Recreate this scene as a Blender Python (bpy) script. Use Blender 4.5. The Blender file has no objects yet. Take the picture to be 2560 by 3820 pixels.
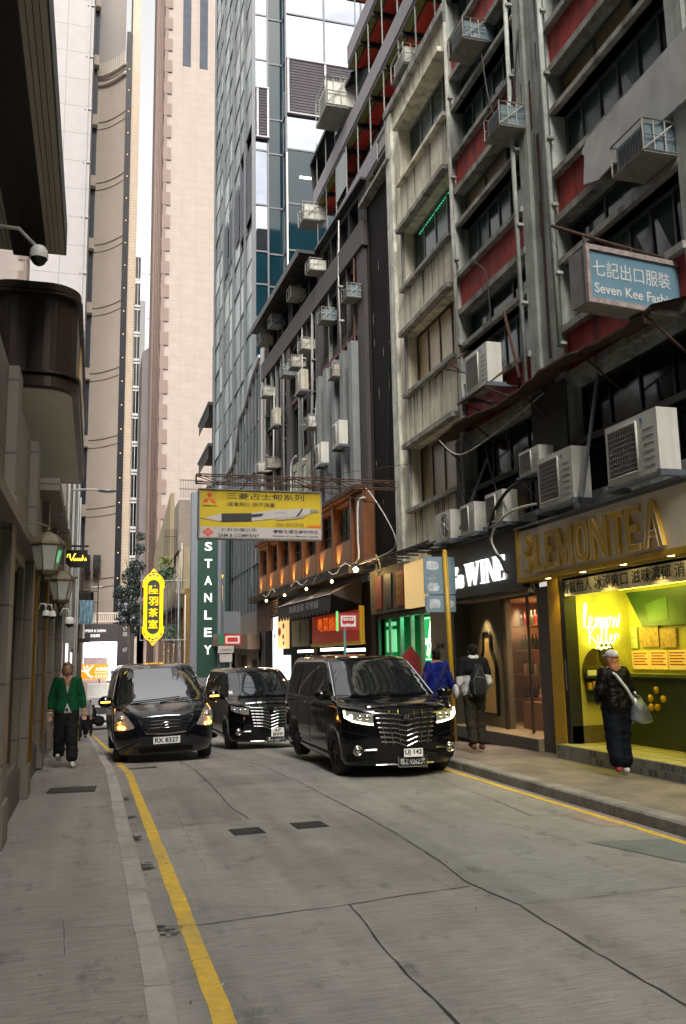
EXPO = 1.1
import bpy, bmesh, math, random
from mathutils import Vector, Matrix, noise
from mathutils.bvhtree import BVHTree
random.seed(7)
SC = bpy.context.scene
COL = SC.collection
R = math.radians
PI = math.pi

# ---------------------------------------------------------------- materials
MT = {}
def _nt(name):
    m = bpy.data.materials.new(name); m.use_nodes = True
    nt = m.node_tree; b = nt.nodes['Principled BSDF']
    return m, nt, b
def mat(name, col, rough=.7, var=.18, scale=3., bump=0., metal=0., streak=0., dirt=0., dirtcol=(.03,.03,.028), spec=.5, coat=0., bscale=None, stretch=None):
    if name in MT: return MT[name]
    m, nt, b = _nt(name); L = nt.links.new; N = nt.nodes.new
    tc = N('ShaderNodeTexCoord'); mp = N('ShaderNodeMapping'); L(tc.outputs['Object'], mp.inputs[0])
    if stretch: mp.inputs['Scale'].default_value = stretch
    ns = N('ShaderNodeTexNoise'); ns.inputs['Scale'].default_value = scale; ns.inputs['Detail'].default_value = 6; ns.inputs['Roughness'].default_value = .62
    L(mp.outputs[0], ns.inputs['Vector'])
    rp = N('ShaderNodeValToRGB'); rp.color_ramp.elements[0].position = .3; rp.color_ramp.elements[1].position = .7
    lo = [max(0, c*(1-var)) for c in col]; hi = [min(1, c*(1+var)) for c in col]
    rp.color_ramp.elements[0].color = (*lo, 1); rp.color_ramp.elements[1].color = (*hi, 1)
    L(ns.outputs['Fac'], rp.inputs[0]); out = rp.outputs[0]
    if streak or dirt:
        mp2 = N('ShaderNodeMapping'); mp2.inputs['Scale'].default_value = (1.7, 1.7, .12) if streak else (1, 1, 1); L(tc.outputs['Object'], mp2.inputs[0])
        n2 = N('ShaderNodeTexNoise'); n2.inputs['Scale'].default_value = 2.6 if streak else .9; n2.inputs['Detail'].default_value = 7; L(mp2.outputs[0], n2.inputs['Vector'])
        r2 = N('ShaderNodeValToRGB'); r2.color_ramp.elements[0].position = .47; r2.color_ramp.elements[1].position = .72
        r2.color_ramp.elements[0].color = (0, 0, 0, 1); a = max(streak, dirt); r2.color_ramp.elements[1].color = (a, a, a, 1)
        L(n2.outputs['Fac'], r2.inputs[0])
        mx = N('ShaderNodeMix'); mx.data_type = 'RGBA'; L(r2.outputs[0], mx.inputs[0]); L(out, mx.inputs[6]); mx.inputs[7].default_value = (*dirtcol, 1); out = mx.outputs[2]
    L(out, b.inputs['Base Color'])
    b.inputs['Roughness'].default_value = rough; b.inputs['Metallic'].default_value = metal
    b.inputs['Specular IOR Level'].default_value = spec; b.inputs['Coat Weight'].default_value = coat
    if bump:
        n3 = N('ShaderNodeTexNoise'); n3.inputs['Scale'].default_value = bscale or scale*6; n3.inputs['Detail'].default_value = 5; L(mp.outputs[0], n3.inputs['Vector'])
        bp = N('ShaderNodeBump'); bp.inputs['Strength'].default_value = bump; bp.inputs['Distance'].default_value = .02
        L(n3.outputs['Fac'], bp.inputs['Height']); L(bp.outputs[0], b.inputs['Normal'])
    MT[name] = m; return m
def brick(name, c1, c2, mortar, w, h, plane='YZ', rough=.6, msize=.02, var=0., bump=.2, offset=.5, spec=.5, metal=0.):
    """tiled / panelled surface; w,h in metres"""
    if name in MT: return MT[name]
    m, nt, b = _nt(name); L = nt.links.new; N = nt.nodes.new
    tc = N('ShaderNodeTexCoord'); sp = N('ShaderNodeSeparateXYZ'); cb = N('ShaderNodeCombineXYZ'); L(tc.outputs['Object'], sp.inputs[0])
    if plane in ('YZ', 'XZ'):
        ad = N('ShaderNodeMath'); ad.operation = 'ADD'; L(sp.outputs[0], ad.inputs[0]); L(sp.outputs[1], ad.inputs[1]); L(ad.outputs[0], cb.inputs[0]); L(sp.outputs[2], cb.inputs[1])
    else:
        L(sp.outputs[0], cb.inputs[0]); L(sp.outputs[1], cb.inputs[1])
    br = N('ShaderNodeTexBrick'); L(cb.outputs[0], br.inputs['Vector']); br.inputs['Scale'].default_value = 1
    br.inputs['Color1'].default_value = (*c1, 1); br.inputs['Color2'].default_value = (*c2, 1); br.inputs['Mortar'].default_value = (*mortar, 1)
    br.inputs['Mortar Size'].default_value = msize; br.inputs['Brick Width'].default_value = w; br.inputs['Row Height'].default_value = h
    br.offset = offset; br.inputs['Mortar Smooth'].default_value = .1
    ns = N('ShaderNodeTexNoise'); ns.inputs['Scale'].default_value = .8; ns.inputs['Detail'].default_value = 6; L(tc.outputs['Object'], ns.inputs['Vector'])
    mx = N('ShaderNodeMix'); mx.data_type = 'RGBA'; mx.blend_type = 'MULTIPLY'; mx.inputs[0].default_value = 1
    rp = N('ShaderNodeValToRGB'); rp.color_ramp.elements[0].position = .3; rp.color_ramp.elements[1].position = .7; v = 1-var-.12; rp.color_ramp.elements[0].color = (v, v, v, 1); rp.color_ramp.elements[1].color = (1, 1, 1, 1)
    L(ns.outputs['Fac'], rp.inputs[0]); L(br.outputs['Color'], mx.inputs[6]); L(rp.outputs[0], mx.inputs[7]); L(mx.outputs[2], b.inputs['Base Color'])
    b.inputs['Roughness'].default_value = rough; b.inputs['Specular IOR Level'].default_value = spec; b.inputs['Metallic'].default_value = metal
    if bump:
        bp = N('ShaderNodeBump'); bp.inputs['Strength'].default_value = bump; bp.inputs['Distance'].default_value = .01; bp.invert = True
        L(br.outputs['Fac'], bp.inputs['Height']); L(bp.outputs[0], b.inputs['Normal'])
    MT[name] = m; return m
def emi(name, col, s, rough=.5):
    if name in MT: return MT[name]
    m, nt, b = _nt(name)
    b.inputs['Base Color'].default_value = (*[c*.6 for c in col], 1); b.inputs['Emission Color'].default_value = (*col, 1); b.inputs['Emission Strength'].default_value = s
    b.inputs['Roughness'].default_value = rough
    MT[name] = m; return m
def gls(name, col, rough=.04, spec=.8, metal=0., wav=0.):
    """window glass seen from a bright street: dark, reflective, very slightly uneven"""
    if name in MT: return MT[name]
    m, nt, b = _nt(name); L = nt.links.new; N = nt.nodes.new
    b.inputs['Base Color'].default_value = (*col, 1); b.inputs['Roughness'].default_value = rough
    b.inputs['Specular IOR Level'].default_value = spec; b.inputs['Metallic'].default_value = metal
    tc = N('ShaderNodeTexCoord'); n3 = N('ShaderNodeTexNoise'); n3.inputs['Scale'].default_value = 1.1; L(tc.outputs['Object'], n3.inputs['Vector'])
    if wav:
        bp = N('ShaderNodeBump'); bp.inputs['Strength'].default_value = wav; bp.inputs['Distance'].default_value = .05
        L(n3.outputs['Fac'], bp.inputs['Height']); L(bp.outputs[0], b.inputs['Normal'])
    rp = N('ShaderNodeValToRGB'); rp.color_ramp.elements[0].color = (*[c*.55 for c in col], 1); rp.color_ramp.elements[1].color = (*[min(1, c*1.5) for c in col], 1)
    n4 = N('ShaderNodeTexNoise'); n4.inputs['Scale'].default_value = .7; n4.inputs['Detail'].default_value = 4; L(tc.outputs['Object'], n4.inputs['Vector']); L(n4.outputs['Fac'], rp.inputs[0]); L(rp.outputs[0], b.inputs['Base Color'])
    MT[name] = m; return m
def clear(name, tint=(.9, .95, .93), alpha=.25):
    if name in MT: return MT[name]
    m, nt, b = _nt(name)
    b.inputs['Base Color'].default_value = (*tint, 1); b.inputs['Roughness'].default_value = .03; b.inputs['Alpha'].default_value = alpha
    MT[name] = m; return m

# ---------------------------------------------------------------- mesh builder
def frame(o, u, v, n):
    """matrix taking local (u, v, n) to world"""
    u, v, n, o = Vector(u), Vector(v), Vector(n), Vector(o)
    return Matrix(((u.x, v.x, n.x, o.x), (u.y, v.y, n.y, o.y), (u.z, v.z, n.z, o.z), (0, 0, 0, 1)))
def FR(x, y=0, z=0): return frame((x, y, z), (0, 1, 0), (0, 0, 1), (-1, 0, 0))     # wall on the right of the street, u = +Y
def FRT(x, y=0, z=0): return frame((x, y, z), (0, -1, 0), (0, 0, 1), (-1, 0, 0))   # same wall, u runs the way one reads
def FL(x, y=0, z=0): return frame((x, y, z), (0, 1, 0), (0, 0, 1), (1, 0, 0))
def FC(y, x=0, z=0): return frame((x, y, z), (1, 0, 0), (0, 0, 1), (0, -1, 0))     # wall facing the camera
ID = Matrix.Identity(4)
class M:
    def __init__(s, T=ID): s.v = []; s.f = []; s.mi = []; s.T = T; s.k = 0; s.sm = []; s.smooth = False
    def add(s, vs, fs):
        b = len(s.v); s.v += [s.T @ Vector(p) for p in vs]
        for f in fs: s.f.append([b+i for i in f]); s.mi.append(s.k); s.sm.append(s.smooth)
        return s
    def mat(s, k): s.k = k; return s
    def box(s, a0, a1, b0, b1, c0, c1):
        return s.add([(a0,b0,c0),(a1,b0,c0),(a1,b1,c0),(a0,b1,c0),(a0,b0,c1),(a1,b0,c1),(a1,b1,c1),(a0,b1,c1)],
              [(0,3,2,1),(4,5,6,7),(0,1,5,4),(1,2,6,5),(2,3,7,6),(3,0,4,7)])
    def quad(s, *p): return s.add(p, [tuple(range(len(p)))])
    def rect(s, u0, u1, v0, v1, n=0): return s.quad((u0,v0,n),(u1,v0,n),(u1,v1,n),(u0,v1,n))
    def prism(s, pts, n0, n1):
        """polygon in (u,v) extruded from n0 to n1"""
        k = len(pts)
        return s.add([(x,y,n0) for x,y in pts]+[(x,y,n1) for x,y in pts],
              [tuple(range(k))[::-1], tuple(range(k,2*k))]+[(i,(i+1)%k,(i+1)%k+k,i+k) for i in range(k)])
    def tube(s, pts, r, n=8, cap=True, closed=False):
        pts = [Vector(p) for p in pts]; m = len(pts); rs = r if isinstance(r, (list, tuple)) else [r]*m
        vs = []; fs = []; up = Vector((0, 0, 1)); prev = None
        for i, p in enumerate(pts):
            if closed: d = pts[(i+1) % m]-pts[i-1]
            else: d = pts[min(i+1, m-1)]-pts[max(i-1, 0)]
            if d.length < 1e-9: d = Vector((0, 0, 1))
            d.normalize()
            if prev is None:
                a = d.cross(up if abs(d.z) < .9 else Vector((1, 0, 0))).normalized()
            else:
                a = (prev-d*prev.dot(d)); a = a.normalized() if a.length > 1e-6 else d.orthogonal().normalized()
            prev = a; c = d.cross(a)
            for j in range(n):
                t = 2*PI*j/n; vs.append(p+(a*math.cos(t)+c*math.sin(t))*rs[i])
        for i in range(m if closed else m-1):
            for j in range(n): i2 = (i+1) % m; fs.append((i*n+j, i*n+(j+1) % n, i2*n+(j+1) % n, i2*n+j))
        if cap and not closed: fs += [tuple(range(n))[::-1], tuple((m-1)*n+j for j in range(n))]
        o = s.smooth; s.smooth = n > 5; s.add(vs, fs); s.smooth = o; return s
    def cyl(s, p0, p1, r0, r1=None, n=16): return s.tube([p0, p1], [r0, r0 if r1 is None else r1], n)
    def lathe(s, prof, c=(0, 0, 0), axis='z', n=20):
        vs = []; fs = []; k = len(prof)
        for j in range(n):
            t = 2*PI*j/n
            for r, h in prof:
                x, y = r*math.cos(t), r*math.sin(t)
                p = {'z': (x, y, h), 'x': (h, x, y), 'y': (x, h, y)}[axis]
                vs.append((p[0]+c[0], p[1]+c[1], p[2]+c[2]))
        for j in range(n):
            for i in range(k-1): a = j*k+i; b = ((j+1) % n)*k+i; fs.append((a, b, b+1, a+1))
        o = s.smooth; s.smooth = True; s.add(vs, fs); s.smooth = o; return s
    def ball(s, c, r, n=12, m=8):
        if not isinstance(r, (tuple, list)): r = (r, r, r)
        vs = [(c[0], c[1], c[2]-r[2])]; fs = []
        for i in range(1, m):
            ph = -PI/2+PI*i/m
            for j in range(n):
                t = 2*PI*j/n; vs.append((c[0]+r[0]*math.cos(ph)*math.cos(t), c[1]+r[1]*math.cos(ph)*math.sin(t), c[2]+r[2]*math.sin(ph)))
        vs.append((c[0], c[1], c[2]+r[2])); top = len(vs)-1
        for j in range(n): fs.append((0, 1+(j+1) % n, 1+j)); fs.append((top, top-n+j, top-n+(j+1) % n))
        for i in range(m-2):
            for j in range(n): a = 1+i*n+j; b = 1+i*n+(j+1) % n; fs.append((a, b, b+n, a+n))
        o = s.smooth; s.smooth = True; s.add(vs, fs); s.smooth = o; return s
    def build(s, name, mats, parent=None, smooth=None):
        me = bpy.data.meshes.new(name); me.from_pydata([tuple(v) for v in s.v], [], s.f)
        for m in (mats if isinstance(mats, (list, tuple)) else [mats]): me.materials.append(m)
        me.polygons.foreach_set('material_index', s.mi)
        me.polygons.foreach_set('use_smooth', [smooth]*len(s.f) if smooth is not None else s.sm)
        if parent:
            rt = parent
            while rt.parent: rt = rt.parent
            if rt.name in WS: me.transform(WS[rt.name])
        me.update()
        o = bpy.data.objects.new(name, me); COL.objects.link(o)
        if parent: o.parent = parent
        return o
def tag(o, label=None, cat=None, group=None, kind=None):
    if label: o['label'] = label
    if cat: o['category'] = cat
    if group: o['group'] = group
    if kind: o['kind'] = kind
    return o
def thing(name, label, cat, loc=(0, 0, 0), rz=0, group=None):
    """Empty at the thing's base; children are built in the Empty's local space"""
    o = bpy.data.objects.new(name, None); COL.objects.link(o); o.location = loc; o.rotation_euler = (0, 0, rz)
    return tag(o, label, cat, group)
WS = {}
def wthing(name, label, cat, loc=(0, 0, 0), rz=0, group=None):
    """same, but its parts are written in world coordinates"""
    o = thing(name, label, cat, loc, rz, group)
    WS[o.name] = (Matrix.Translation(loc) @ Matrix.Rotation(rz, 4, 'Z')).inverted()
    return o
def dup(o, loc=None, rz=None, label=None, group=None, parent=None, scale=None):
    c = o.copy(); COL.objects.link(c)
    if parent is not None: c.parent = parent
    if loc is not None: c.location = loc
    if rz is not None: c.rotation_euler = (0, 0, rz)
    if scale is not None: c.scale = scale
    if label: c['label'] = label
    if group: c['group'] = group
    for ch in list(o.children): dup(ch, parent=c)
    return c
def mesh_of(o):
    """evaluated mesh (modifiers / text applied)"""
    bpy.context.view_layer.update()
    dg = bpy.context.evaluated_depsgraph_get()
    return bpy.data.meshes.new_from_object(o.evaluated_get(dg), depsgraph=dg)
def text(body, name, parent, T, u, v, w, h, m, ext=.004, bold=0., n=0., align='L', shear=0., keep=False):
    """lettering fitted into the box u..u+w, v..v+h of frame T, standing n proud"""
    c = bpy.data.curves.new(name, 'FONT'); c.body = body; c.size = 1; c.extrude = 0; c.offset = bold; c.resolution_u = 3; c.shear = shear
    o = bpy.data.objects.new(name, c); COL.objects.link(o); me = mesh_of(o); bpy.data.objects.remove(o)
    if not me.vertices: return None
    xs = [p.co.x for p in me.vertices]; ys = [p.co.y for p in me.vertices]
    x0, x1, y0, y1 = min(xs), max(xs), min(ys), max(ys)
    sy = h/max(y1-y0, 1e-6); sx = w/max(x1-x0, 1e-6)
    if keep: sx = sy = min(sx, sy)
    vs = [((p.co.x-x0)*sx+u, (p.co.y-y0)*sy+v, n) for p in me.vertices]; fs = [tuple(p.vertices) for p in me.polygons]
    mm = M(T); mm.add(vs, fs)
    if ext > 0:
        k = len(vs); mm.add([(a, b, n+ext) for a, b, _ in vs], fs)
        ec = {}
        for f in fs:
            for i in range(len(f)):
                e = tuple(sorted((f[i], f[(i+1) % len(f)]))); ec[e] = ec.get(e, 0)+1
        mm.f += [[a, b, b+k, a+k] for (a, b), q in ec.items() if q == 1]
        q = len(mm.f)-len(mm.mi); mm.mi += [0]*q; mm.sm += [False]*q
    bpy.data.meshes.remove(me)
    return mm.build(name, m, parent)
def wall_holes(m, u0, u1, v0, v1, holes, depth, n=0):
    """flat wall with rectangular openings and their reveals (depth towards -n)"""
    us = sorted({u0, u1, *[h[0] for h in holes], *[h[1] for h in holes]}); vs = sorted({v0, v1, *[h[2] for h in holes], *[h[3] for h in holes]})
    us = [x for x in us if u0-1e-6 <= x <= u1+1e-6]; vs = [x for x in vs if v0-1e-6 <= x <= v1+1e-6]
    for i in range(len(us)-1):
        run = None
        for j in range(len(vs)-1):
            cu, cv = (us[i]+us[i+1])/2, (vs[j]+vs[j+1])/2
            if any(h[0] < cu < h[1] and h[2] < cv < h[3] for h in holes):
                if run is not None: m.rect(us[i], us[i+1], run, vs[j], n); run = None
            elif run is None: run = vs[j]
        if run is not None: m.rect(us[i], us[i+1], run, vs[-1], n)
    for a, b, c, d in holes:
        m.quad((a,c,n),(a,d,n),(a,d,n-depth),(a,c,n-depth)); m.quad((b,c,n),(b,c,n-depth),(b,d,n-depth),(b,d,n))
        m.quad((a,d,n),(b,d,n),(b,d,n-depth),(a,d,n-depth)); m.quad((a,c,n),(a,c,n-depth),(b,c,n-depth),(b,c,n))
def window(T, parent, u0, u1, v0, v1, depth, nu, nv, fm, gm, fw=.05, name='window', wob=0, gm2=None):
    """frame with nu x nv lights and its pane, set 'depth' back in the wall"""
    f = M(T); a = -depth
    f.box(u0, u0+fw, v0, v1, a, a+.05); f.box(u1-fw, u1, v0, v1, a, a+.05); f.box(u0+fw, u1-fw, v0, v0+fw, a, a+.05); f.box(u0+fw, u1-fw, v1-fw, v1, a, a+.05)
    for i in range(1, nu): c = u0+(u1-u0)*i/nu; f.box(c-fw*.4, c+fw*.4, v0+fw, v1-fw, a+.002, a+.045)
    for j in range(1, nv): c = v0+(v1-v0)*j/nv; f.box(u0+fw, u1-fw, c-fw*.35, c+fw*.35, a+.004, a+.04)
    o = f.build(name, fm, parent); p = M(T)
    for i in range(nu):                      # each light leans a hair differently, as real sashes do
        x0 = u0+(u1-u0)*i/nu; x1 = u0+(u1-u0)*(i+1)/nu; k = random.uniform(-wob, wob); q = random.uniform(-wob, wob)
        p.k = random.choice([0, 1]) if gm2 else 0
        p.quad((x0,v0,a+.015+k),(x1,v0,a+.015-k),(x1,v1,a+.015+q),(x0,v1,a+.015-q))
    p.build('window_pane', [gm, gm2] if gm2 else gm, o)
    return o
# ================================================================ camera, sky, light
cam = bpy.data.cameras.new('camera'); camo = bpy.data.objects.new('camera', cam); COL.objects.link(camo)
YAW, PITCH, ROLL = R(15.843), R(9.397), .0187
camo.rotation_mode = 'XYZ'
_rot = Matrix.Rotation(-YAW, 3, 'Z') @ Matrix.Rotation(PITCH, 3, 'X') @ Matrix.Rotation(PI/2, 3, 'X') @ Matrix.Rotation(-ROLL, 3, 'Z')
camo.matrix_world = Matrix.Translation((0, 0, 1.8)) @ _rot.to_4x4()
cam.sensor_fit = 'HORIZONTAL'; cam.sensor_width = 36; cam.lens = 36*2000/1568; cam.clip_end = 2000; cam.clip_start = .05
SC.camera = camo
w = bpy.data.worlds.new('World'); SC.world = w; w.use_nodes = True; nt = w.node_tree
bg = nt.nodes['Background']; sky = nt.nodes.new('ShaderNodeTexSky'); sky.sky_type = 'NISHITA'; sky.sun_disc = False
SUN_EL, SUN_AZ = R(46), R(188)
sky.sun_elevation = SUN_EL; sky.sun_rotation = SUN_AZ; sky.air_density = 1.5; sky.dust_density = 6; sky.ozone_density = 1
hs = nt.nodes.new('ShaderNodeHueSaturation'); hs.inputs['Saturation'].default_value = .16; hs.inputs['Value'].default_value = 1.15
wm = nt.nodes.new('ShaderNodeMix'); wm.data_type = 'RGBA'; wm.blend_type = 'MULTIPLY'; wm.inputs[0].default_value = 1; wm.inputs[7].default_value = (1, .962, .915, 1)      # thin warm overcast
nt.links.new(sky.outputs[0], hs.inputs['Color']); nt.links.new(hs.outputs[0], wm.inputs[6]); nt.links.new(wm.outputs[2], bg.inputs['Color']); bg.inputs['Strength'].default_value = .15
sl = bpy.data.lights.new('sun', 'SUN'); sl.energy = .9; sl.angle = R(24); sl.color = (1, .93, .84)
so = bpy.data.objects.new('sun', sl); COL.objects.link(so)
# direction towards the sun: azimuth as in the sky texture
sd = Vector((math.sin(SUN_AZ)*math.cos(SUN_EL), math.cos(SUN_AZ)*math.cos(SUN_EL), math.sin(SUN_EL)))
so.rotation_euler = sd.to_track_quat('Z', 'Y').to_euler()
SC.view_settings.view_transform = 'Standard'; SC.view_settings.look = 'None'; SC.view_settings.exposure = EXPO; SC.view_settings.gamma = 1
def lamp(name, kind, loc, e, col, size=.2, spot=None, aim=None, sy=None):
    l = bpy.data.lights.new(name, kind); l.energy = e; l.color = col
    if kind == 'AREA': l.size = size; l.shape = 'RECTANGLE' if sy else 'SQUARE'; l.size_y = sy or size
    else: l.shadow_soft_size = size
    if spot: l.spot_size = R(spot); l.spot_blend = .8
    o = bpy.data.objects.new(name, l); COL.objects.link(o); o.location = loc
    if aim: o.rotation_euler = (Vector(loc)-Vector(aim)).to_track_quat('Z', 'Y').to_euler()
    return o

# ================================================================ ground: level here, then running downhill
def gz(y):
    P = [(-30, 0), (15, 0), (20, -.22), (38, -1.35), (57, -2.5), (90, -3.9), (125, -4.8), (400, -5.2)]
    for (a, za), (b, zb) in zip(P, P[1:]):
        if y <= b: return za+(zb-za)*(max(y, a)-a)/(b-a)
    return P[-1][1]
def pl(P, y):
    for (a, za), (b, zb) in zip(P, P[1:]):
        if y <= b: return za+(zb-za)*(max(y, a)-a)/(b-a)
    return P[-1][1]
KL = [(-8, .46), (5, .45), (8, .43), (15.6, .36), (17, .3), (37, .02), (57, -.35), (125, -1.2)]
KR = [(-8, 5.6), (24, 5.58), (38, 5.35), (60, 4.95), (125, 4.9)]
YS = [y*.5 for y in range(-16, 40)]+[20+2*i for i in range(0, 55)]
def ribbon(name, fa, fb, dz, m, ys=YS, parent=None, jit=0):
    mm = M(); vs = []; fs = []
    for y in ys:
        j = random.uniform(-jit, jit); vs += [(fa(y)+j, y, gz(y)+dz), (fb(y)+random.uniform(-jit, jit), y, gz(y)+dz)]
    for i in range(len(ys)-1): fs.append((2*i, 2*i+1, 2*i+3, 2*i+2))
    mm.add(vs, fs); return mm.build(name, m, parent)
def concrete(name, col, var=.16, lines='X'):
    """brushed concrete: fine cross-street striations, blotches and dark specks"""
    m, nt, b = _nt(name); L = nt.links.new; N = nt.nodes.new
    tc = N('ShaderNodeTexCoord')
    def nz(scale, st, det=6, ro=.6):
        mp = N('ShaderNodeMapping'); mp.inputs['Scale'].default_value = st; mp.inputs['Rotation'].default_value = (0, 0, R(4)); L(tc.outputs['Object'], mp.inputs[0])
        n = N('ShaderNodeTexNoise'); n.inputs['Scale'].default_value = scale; n.inputs['Detail'].default_value = det; n.inputs['Roughness'].default_value = ro; L(mp.outputs[0], n.inputs['Vector']); return n.outputs['Fac']
    def ramp(f, p0, c0, p1, c1):
        r = N('ShaderNodeValToRGB'); r.color_ramp.elements[0].position = p0; r.color_ramp.elements[1].position = p1
        r.color_ramp.elements[0].color = (*c0, 1); r.color_ramp.elements[1].color = (*c1, 1); L(f, r.inputs[0]); return r.outputs[0]
    def mul(a, b_):
        x = N('ShaderNodeMix'); x.data_type = 'RGBA'; x.blend_type = 'MULTIPLY'; x.inputs[0].default_value = 1; L(a, x.inputs[6]); L(b_, x.inputs[7]); return x.outputs[2]
    g = lambda a: (a, a, a)
    base = ramp(nz(.8, (1, 1, 1)), .3, [c*(1-var) for c in col], .7, [c*(1+var) for c in col])
    stri = ramp(nz(9, (.35, 6, 1), 5, .75), .30, g(.54), .66, g(1.0)); big = ramp(nz(.35, (1, .5, 1), 5, .6), .35, g(.72), .62, g(1.0)); oil = ramp(nz(2.6, (1, .6, 1), 8, .75), .32, g(.5), .44, g(1.0)); worn = ramp(nz(1.1, (2.2, .12, 1), 4, .5), .35, g(.78), .6, g(1.0))
    grit = ramp(nz(120, (1, 1, 1), 2, .8), .32, g(.6), .62, g(1))
    spk = ramp(nz(38, (1, 1, 1), 3, .6), .27, g(.5), .33, g(1))
    o = mul(mul(mul(mul(mul(mul(base, stri), grit), spk), big), oil), worn); L(o, b.inputs['Base Color'])
    b.inputs['Roughness'].default_value = .82
    bp = N('ShaderNodeBump'); bp.inputs['Strength'].default_value = .35; bp.inputs['Distance'].default_value = .01; L(nz(40, (.4, 2, 1), 4), bp.inputs['Height']); L(bp.outputs[0], b.inputs['Normal'])
    MT[name] = m; return m
m_road = concrete('road_concrete', (.41, .40, .375)); m_pav = concrete('pavement_concrete', (.40, .38, .35), .1)
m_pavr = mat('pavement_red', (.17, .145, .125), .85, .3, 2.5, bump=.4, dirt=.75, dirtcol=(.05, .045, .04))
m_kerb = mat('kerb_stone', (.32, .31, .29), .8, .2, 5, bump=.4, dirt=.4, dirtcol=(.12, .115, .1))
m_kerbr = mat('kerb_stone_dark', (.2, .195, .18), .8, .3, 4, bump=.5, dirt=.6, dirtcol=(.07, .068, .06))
m_yel = mat('yellow_paint', (.58, .39, .05), .8, .2, 12, bump=.4, dirt=.6, dirtcol=(.30, .25, .13), bscale=60)
m_joint = mat('joint_tar', (.035, .034, .03), .9, .3, 8)
m_iron = mat('cast_iron', (.035, .035, .037), .6, .4, 30, bump=.8)
m_patch = concrete('patched_concrete', (.37, .36, .335), .1); m_patchd = concrete('dark_patch', (.23, .27, .27), .1); m_patchr = concrete('reddish_patch', (.43, .34, .30), .1)

gm = M(); gm.box(-400, 400, -60, 700, -6.6, -6.5); tag(gm.build('ground', mat('ground_soil', (.16, .155, .15), .9)), kind='structure')
road = ribbon('road', lambda y: pl(KL, y), lambda y: pl(KR, y), 0, m_road); tag(road, kind='structure')
ribbon('yellow_line', lambda y: pl(KL, y)+.17, lambda y: pl(KL, y)+.285, .004, m_yel, [y*.25 for y in range(-24, 82)]+[22+3*i for i in range(20)], road, .005)
ribbon('yellow_line', lambda y: pl(KR, y)-.20, lambda y: pl(KR, y)-.10, .004, m_yel, [y*.25 for y in range(-24, 60)], road, .004)
pl_ = ribbon('pavement', lambda y: -3 if y < 24 else -3, lambda y: pl(KL, y)-.14, .1, m_pav); tag(pl_, kind='structure')
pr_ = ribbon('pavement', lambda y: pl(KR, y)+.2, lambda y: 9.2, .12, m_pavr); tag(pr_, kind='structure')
def kerb(K, sgn, h, wd, m, name, seg=1.0):
    mm = M(); y = -8.; i = 0
    while y < 122:
        L_ = seg*random.uniform(.85, 1.2) if y < 40 else 6; g = .008 if y < 40 else 0
        y1 = min(y+L_, 124); vs = []
        dj = random.uniform(-.006, .006)
        for yy in (y+g, y1-g):
            a = pl(K, yy)+dj; z = gz(yy); b_ = a+sgn*wd
            vs += [(a, yy, z-.05), (a, yy, z+h-.02), (a+sgn*.02, yy, z+h), (b_, yy, z+h+random.uniform(0, .004)), (b_, yy, z-.05)]
        mm.add(vs, [(0,1,6,5),(1,2,7,6),(2,3,8,7),(3,4,9,8),(0,4,3,2,1),(5,6,7,8,9)]); y = y1
    return tag(mm.build(name, m), kind='structure')
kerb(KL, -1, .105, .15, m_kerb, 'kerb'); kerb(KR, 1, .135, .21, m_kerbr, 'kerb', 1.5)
def crack(pts, w_, name='road_joint', m=None, dz=.004, jit=.01, parent=None):
    """narrow wandering joint laid on the road along measured ground points"""
    mm = M(); P = []
    for (x0, y0), (x1, y1) in zip(pts, pts[1:]):
        n = max(2, int(math.hypot(x1-x0, y1-y0)/.12))
        for i in range(n): t = i/n; P.append((x0+(x1-x0)*t, y0+(y1-y0)*t))
    P.append(pts[-1]); vs = []; fs = []; ox = oy = 0
    for i, (x, y) in enumerate(P):
        a = P[max(i-1, 0)]; b = P[min(i+1, len(P)-1)]; dx, dy = b[0]-a[0], b[1]-a[1]; l = math.hypot(dx, dy) or 1
        ox = ox*.7+random.uniform(-jit, jit); ww = w_*random.uniform(.25, 1.1)*.66
        nx, ny = -dy/l, dx/l; cx, cy = x+nx*ox, y+ny*ox
        vs += [(cx+nx*ww/2, cy+ny*ww/2, gz(cy)+dz), (cx-nx*ww/2, cy-ny*ww/2, gz(cy)+dz)]
    for i in range(len(P)-1): fs.append((2*i, 2*i+1, 2*i+3, 2*i+2))
    mm.add(vs, fs); return mm.build(name, m or m_joint, parent or road)
crack([(1.55, 24), (1.62, 18.4), (1.68, 12.9), (1.66, 11.2), (1.74, 10.27)], .03)
crack([(2.3, 26), (2.57, 19.67), (2.8, 15.18), (2.96, 12.62), (3.03, 9.56), (2.99, 7.68), (2.93, 6.81), (3.02, 6.12), (2.99, 5.3), (2.98, 4.3), (3.0, -4)], .034)
crack([(.46, 6.46), (.74, 6.43), (1.52, 6.54), (1.86, 6.56), (2.38, 6.67), (2.9, 6.74)], .022)
crack([(1.86, 6.56), (1.8, 5.66), (1.78, 4.92), (1.8, -3)], .032)
crack([(4.95, 14), (4.92, 12.5), (4.86, 10.57), (4.77, 9.29)], .02)
crack([(4.77, 9.29), (5.2, 9.22), (5.58, 9.3)], .016)
crack([(3.02, 6.14), (3.42, 6.14), (4.11, 6.15), (5.6, 6.2)], .014)
crack([(.46, 10.0), (.75, 10.05), (1.74, 10.3)], .007)
crack([(.98, 14), (.98, 8)], .006)
crack([(4.6, 7.86), (4.8, 7.2), (5.5, 5.2)], .018)
crack([(.5, 2.6), (5.6, 2.9)], .02)
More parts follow.
